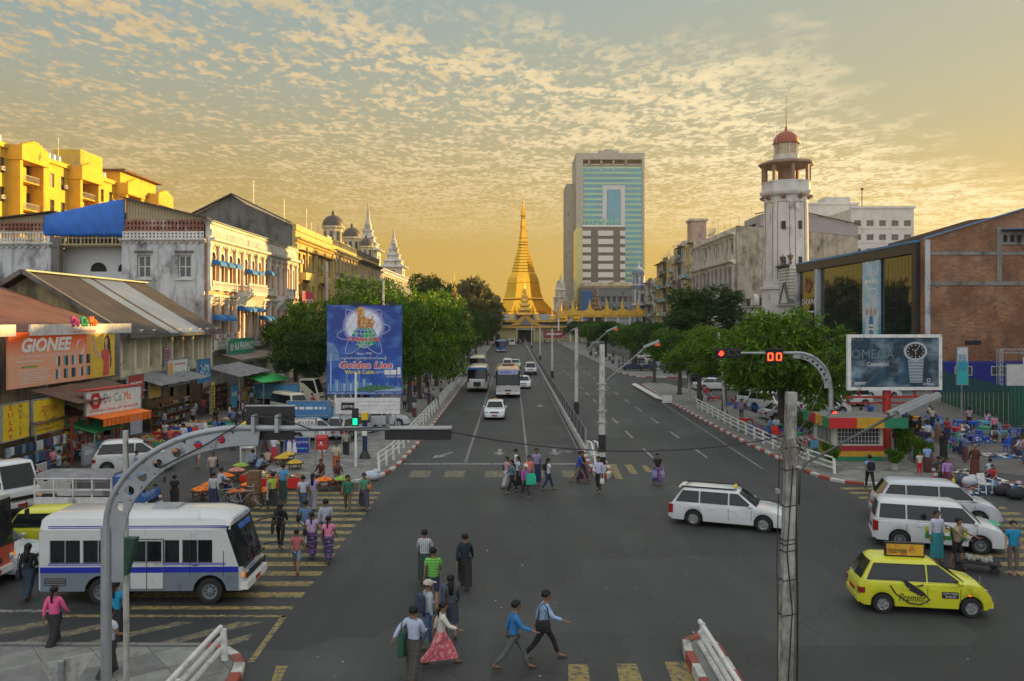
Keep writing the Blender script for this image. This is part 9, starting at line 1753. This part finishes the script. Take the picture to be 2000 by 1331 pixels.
# things carried: each its own object
bag('shoulder_bag',1043,1287,BK,'black leather shoulder bag of the striped-shirt man',.88,-.05,.0,size=(.34,.14,.26)); bag('cloth_bag',822,1325,(.02,.09,.06),'long dark green cloth shoulder bag of the pale-blue-shirted man',.78,.0,-.05,size=(.30,.14,.50))
bag('backpack',826,1266,(.03,.05,.09),'dark blue backpack of the man in the beige cap',1.15,-.10,.05,strap=False,size=(.26,.18,.42)); bag('handbag',892,1240,(.05,.06,.09),'dark handbag of the long-haired woman in grey',.78,.05,0,size=(.20,.10,.22)); bag('folder',862,1240,(.02,.14,.50),'bright blue folder in the arm of the woman in grey',1.12,.02,0,strap=False,size=(.05,.2,.3)); bag('cloth_roll',814,1140,(.30,.27,.22),'beige folded bag under the checked-shirt man arm',1.0,-.05,.0,strap=False,size=(.34,.2,.16))
bag('carrier_bag',1033,972,(.02,.42,.26),'large green patterned carrier bag in the crossing group',.85,.18,-.12,size=(.45,.25,.5)); bag('backpack',1076,958,BK,'small black backpack of the young woman in the white tee',1.1,.08,.12,strap=False,size=(.24,.16,.3)); bag('shoulder_bag',984,956,(.03,.06,.22),'navy bag at the left of the crossing group',.95,-.1,0,size=(.3,.14,.26)); bag('plastic_bag',1172,963,(.62,.60,.55),'small pale plastic bag held by the man at the median nose',.55,0,-.2,size=(.18,.12,.24)); bag('shopping_bag',1275,948,(.24,.26,.50),'bluish shopping bag in the lone woman left hand',.55,-.05,0,size=(.22,.14,.34)); bag('shopping_bag',1293,948,(.30,.24,.42),'mauve shopping bag in the lone woman right hand',.55,.05,0,size=(.22,.14,.34)); bag('plastic_bag',1143,944,(.55,.52,.08),'yellow plastic bag beside the man in khaki shorts',.85,.05,-.1,size=(.2,.12,.22))
bag('shoulder_bag',558,1072,(.10,.06,.035),'brown shoulder bag of the woman in black',.95,.10,.06,size=(.26,.12,.2)); bag('shoulder_bag',592,1078,(.02,.02,.03),'black shoulder bag between the plaid man and the lilac tee',.98,0,0,size=(.2,.12,.24)); bag('shoulder_bag',622,1092,(.03,.02,.02),'dark bag at the side of the lilac-teed woman',.88,0,-.02,size=(.18,.1,.24)); bag('shoulder_bag',669,1002,(.10,.05,.03),'brown bag of the man in the green vest',.9,-.03,0,size=(.22,.12,.3)); bag('plastic_bag',700,993,(.60,.16,.03),'orange plastic bag of the hurrying man',.95,0,-.06,size=(.16,.12,.2)); bag('rolled_paper',545,998,(.5,.52,.58),'long white rolled paper carried across the zebra crossing',.82,.1,-.1,strap=False,size=(.06,.06,.85)); bag('handbag',425,944,BK,'dark handbag of the long-haired woman in beige',.9,.05,0,size=(.2,.1,.2)); bag('handbag',36,1172,(.02,.02,.025),'black handbag of the woman beside the saloon',.75,0,0,size=(.2,.12,.26))
bag('plastic_bag',1861,957,(.60,.55,.02),'bright yellow plastic bag carried by the woman in purple',.38,.05,-.1,size=(.24,.16,.34)); bag('backpack',1708,957,BK,'black backpack of the man at the kerb',1.15,.05,.08,strap=False,size=(.28,.2,.4)); bag('basket',1836,897,(.03,.35,.22),'green basket of the woman in black',.8,-.05,0,size=(.26,.16,.2)); bag('handbag',1744,886,(.08,.01,.03),'dark red handbag of the woman in crimson',1.05,0,0,size=(.2,.1,.3)); bag('shoulder_bag',1846,957,(.04,.03,.05),'black bag over the purple-bloused woman shoulder',.95,-.05,-.05,size=(.22,.12,.26)); bag('backpack',1780,886,BK,'black backpack of the teal-shirted person',1.1,.05,.1,strap=False,size=(.22,.16,.34))
def cap(u,v,z,col,label,face,dx=0,dy=0,hgt=1.66,pose='stand'):
    x,y=G(u,v); s=hgt/1.65; h=Matrix.Rotation(R(face),3,'Z')@(JJ[pose]['h1']*s); m=MB(); m.ell((0,.008,.040),(.112,.132,.10),12,6); m.loft([[(-.07,-.09,.05),(.07,-.09,.05),(.055,-.20,.035),(-.055,-.20,.035)],[(-.07,-.09,.06),(.07,-.09,.06),(.055,-.20,.045),(-.055,-.20,.045)]]); tag(m.build('cap',cloth(col),None,(x+h.x,y+h.y,h.z),R(face),smooth=40),label,'cap')
cap(836,1268,0,(.45,.40,.32),'beige peaked cap worn by the man with the backpack',115,hgt=1.68,pose='carry'); cap(1027,973,0,(.58,.55,.48),'pale cap on the person in magenta plaid',15,hgt=1.55,pose='walk'); cap(1699,957,0,(.02,.02,.03),'black cap of the man at the kerb',175,hgt=1.68,pose='walk'); cap(1803,890,0,(.5,.48,.45),'pale cap of the navy-shirted man',170,hgt=1.7); cap(1880,893,0,(.6,.6,.58),'white cap of the man in blue plaid',10,pose='back')
# groups in the middle distance and far crowds: same bodies, varied clothes
rp=random.Random(21); TOPC=[WH_,(.30,.36,.5),(.45,.1,.1),(.1,.2,.4),(.5,.45,.35),BK,(.15,.3,.2),(.5,.3,.4),(.05,.05,.1),(.35,.35,.38)]; BOTC=[BK,NV,(.10,.04,.04),(.05,.06,.05),(.08,.1,.16)]
TOPN=['white','slate','red','blue','beige','black','green','pink','navy','grey']; BOTN=['black','navy','wine','dark','grey-blue']; POSN={'stand':'standing','walk':'walking','step':'strolling','back':'waiting','carry':'busy','sit':'seated','squat':'squatting','fold':'arms-crossed'}
def crowd(n,region,where,z=0,poses=('stand','walk','step','back','carry'),seed=0):
    rr=random.Random(seed); (x0,x1),(y0,y1)=region
    for i in range(n):
        x,y=rr.uniform(x0,x1),rr.uniform(y0,y1); tc=rr.choice(TOPC)
        f=rr.randrange(4); po=rr.choice(poses); tk=rr.choice(('tee','shirt')); bk=rr.choice((LO,TR_)); bi=rr.randrange(len(BOTC)); hr=rr.choice(('short','short','tail','long'))
        lab='%s %s person in a %s %s and %s %s %s'%(POSN[po],('frontal','turned-away','right-facing','left-facing')[f],TOPN[TOPC.index(tc)],tk,BOTN[bi],bk,where)
        person(0,0,(0,180,90,-90)[f]+rr.uniform(-25,25),po,(tk,tc),(bk,BOTC[bi]),hr,lab,rr.uniform(1.5,1.72),z,'people '+where,xy=(x,y))
crowd(48,((-11.5,-6.7),(92,190)),'by the stopped buses',.0,seed=1); crowd(18,((-6,3),(262,285)),'at the temple gate',0,seed=2); crowd(24,((17,22),(125,200)),'under the far right trees',seed=3); crowd(26,((-22,-15),(49,66)),'around the left food stalls',seed=4,poses=('sit','stand','carry','squat','back')); crowd(14,((-20,-12),(64,80)),'between the parked vans and trucks',seed=5); crowd(34,((24,38),(45,64)),'in the market yard',seed=6,poses=('sit','sit','squat','stand')); crowd(10,((17,22),(53,84)),'under the right street trees',seed=7,poses=('sit','stand','sit','fold')); crowd(18,((-11.5,-7.2),(60,90)),'under the left promenade trees',seed=8); crowd(12,((-26.5,-23.8),(52,92)),'at the left shop fronts',seed=9); crowd(4,((10,19),(240,270)),'crossing the far right carriageway',seed=10)
print('objects',len(D.objects))
# the evening air: one even volume round everything
def haze():
    M=D.materials.new('haze_air'); M.use_nodes=True; nt=M.node_tree; nt.nodes.remove(nt.nodes['Principled BSDF']); v=nt.nodes.new('ShaderNodeVolumePrincipled'); v.inputs['Color'].default_value=(.95,.88,.72,1); v.inputs['Density'].default_value=.00015; v.inputs['Anisotropy'].default_value=.3; nt.links.new(v.outputs[0],nt.nodes['Material Output'].inputs['Volume'])
    MB().box(-420,420,-150,700,-1.5,100).build('haze',M,kind='stuff')
haze()
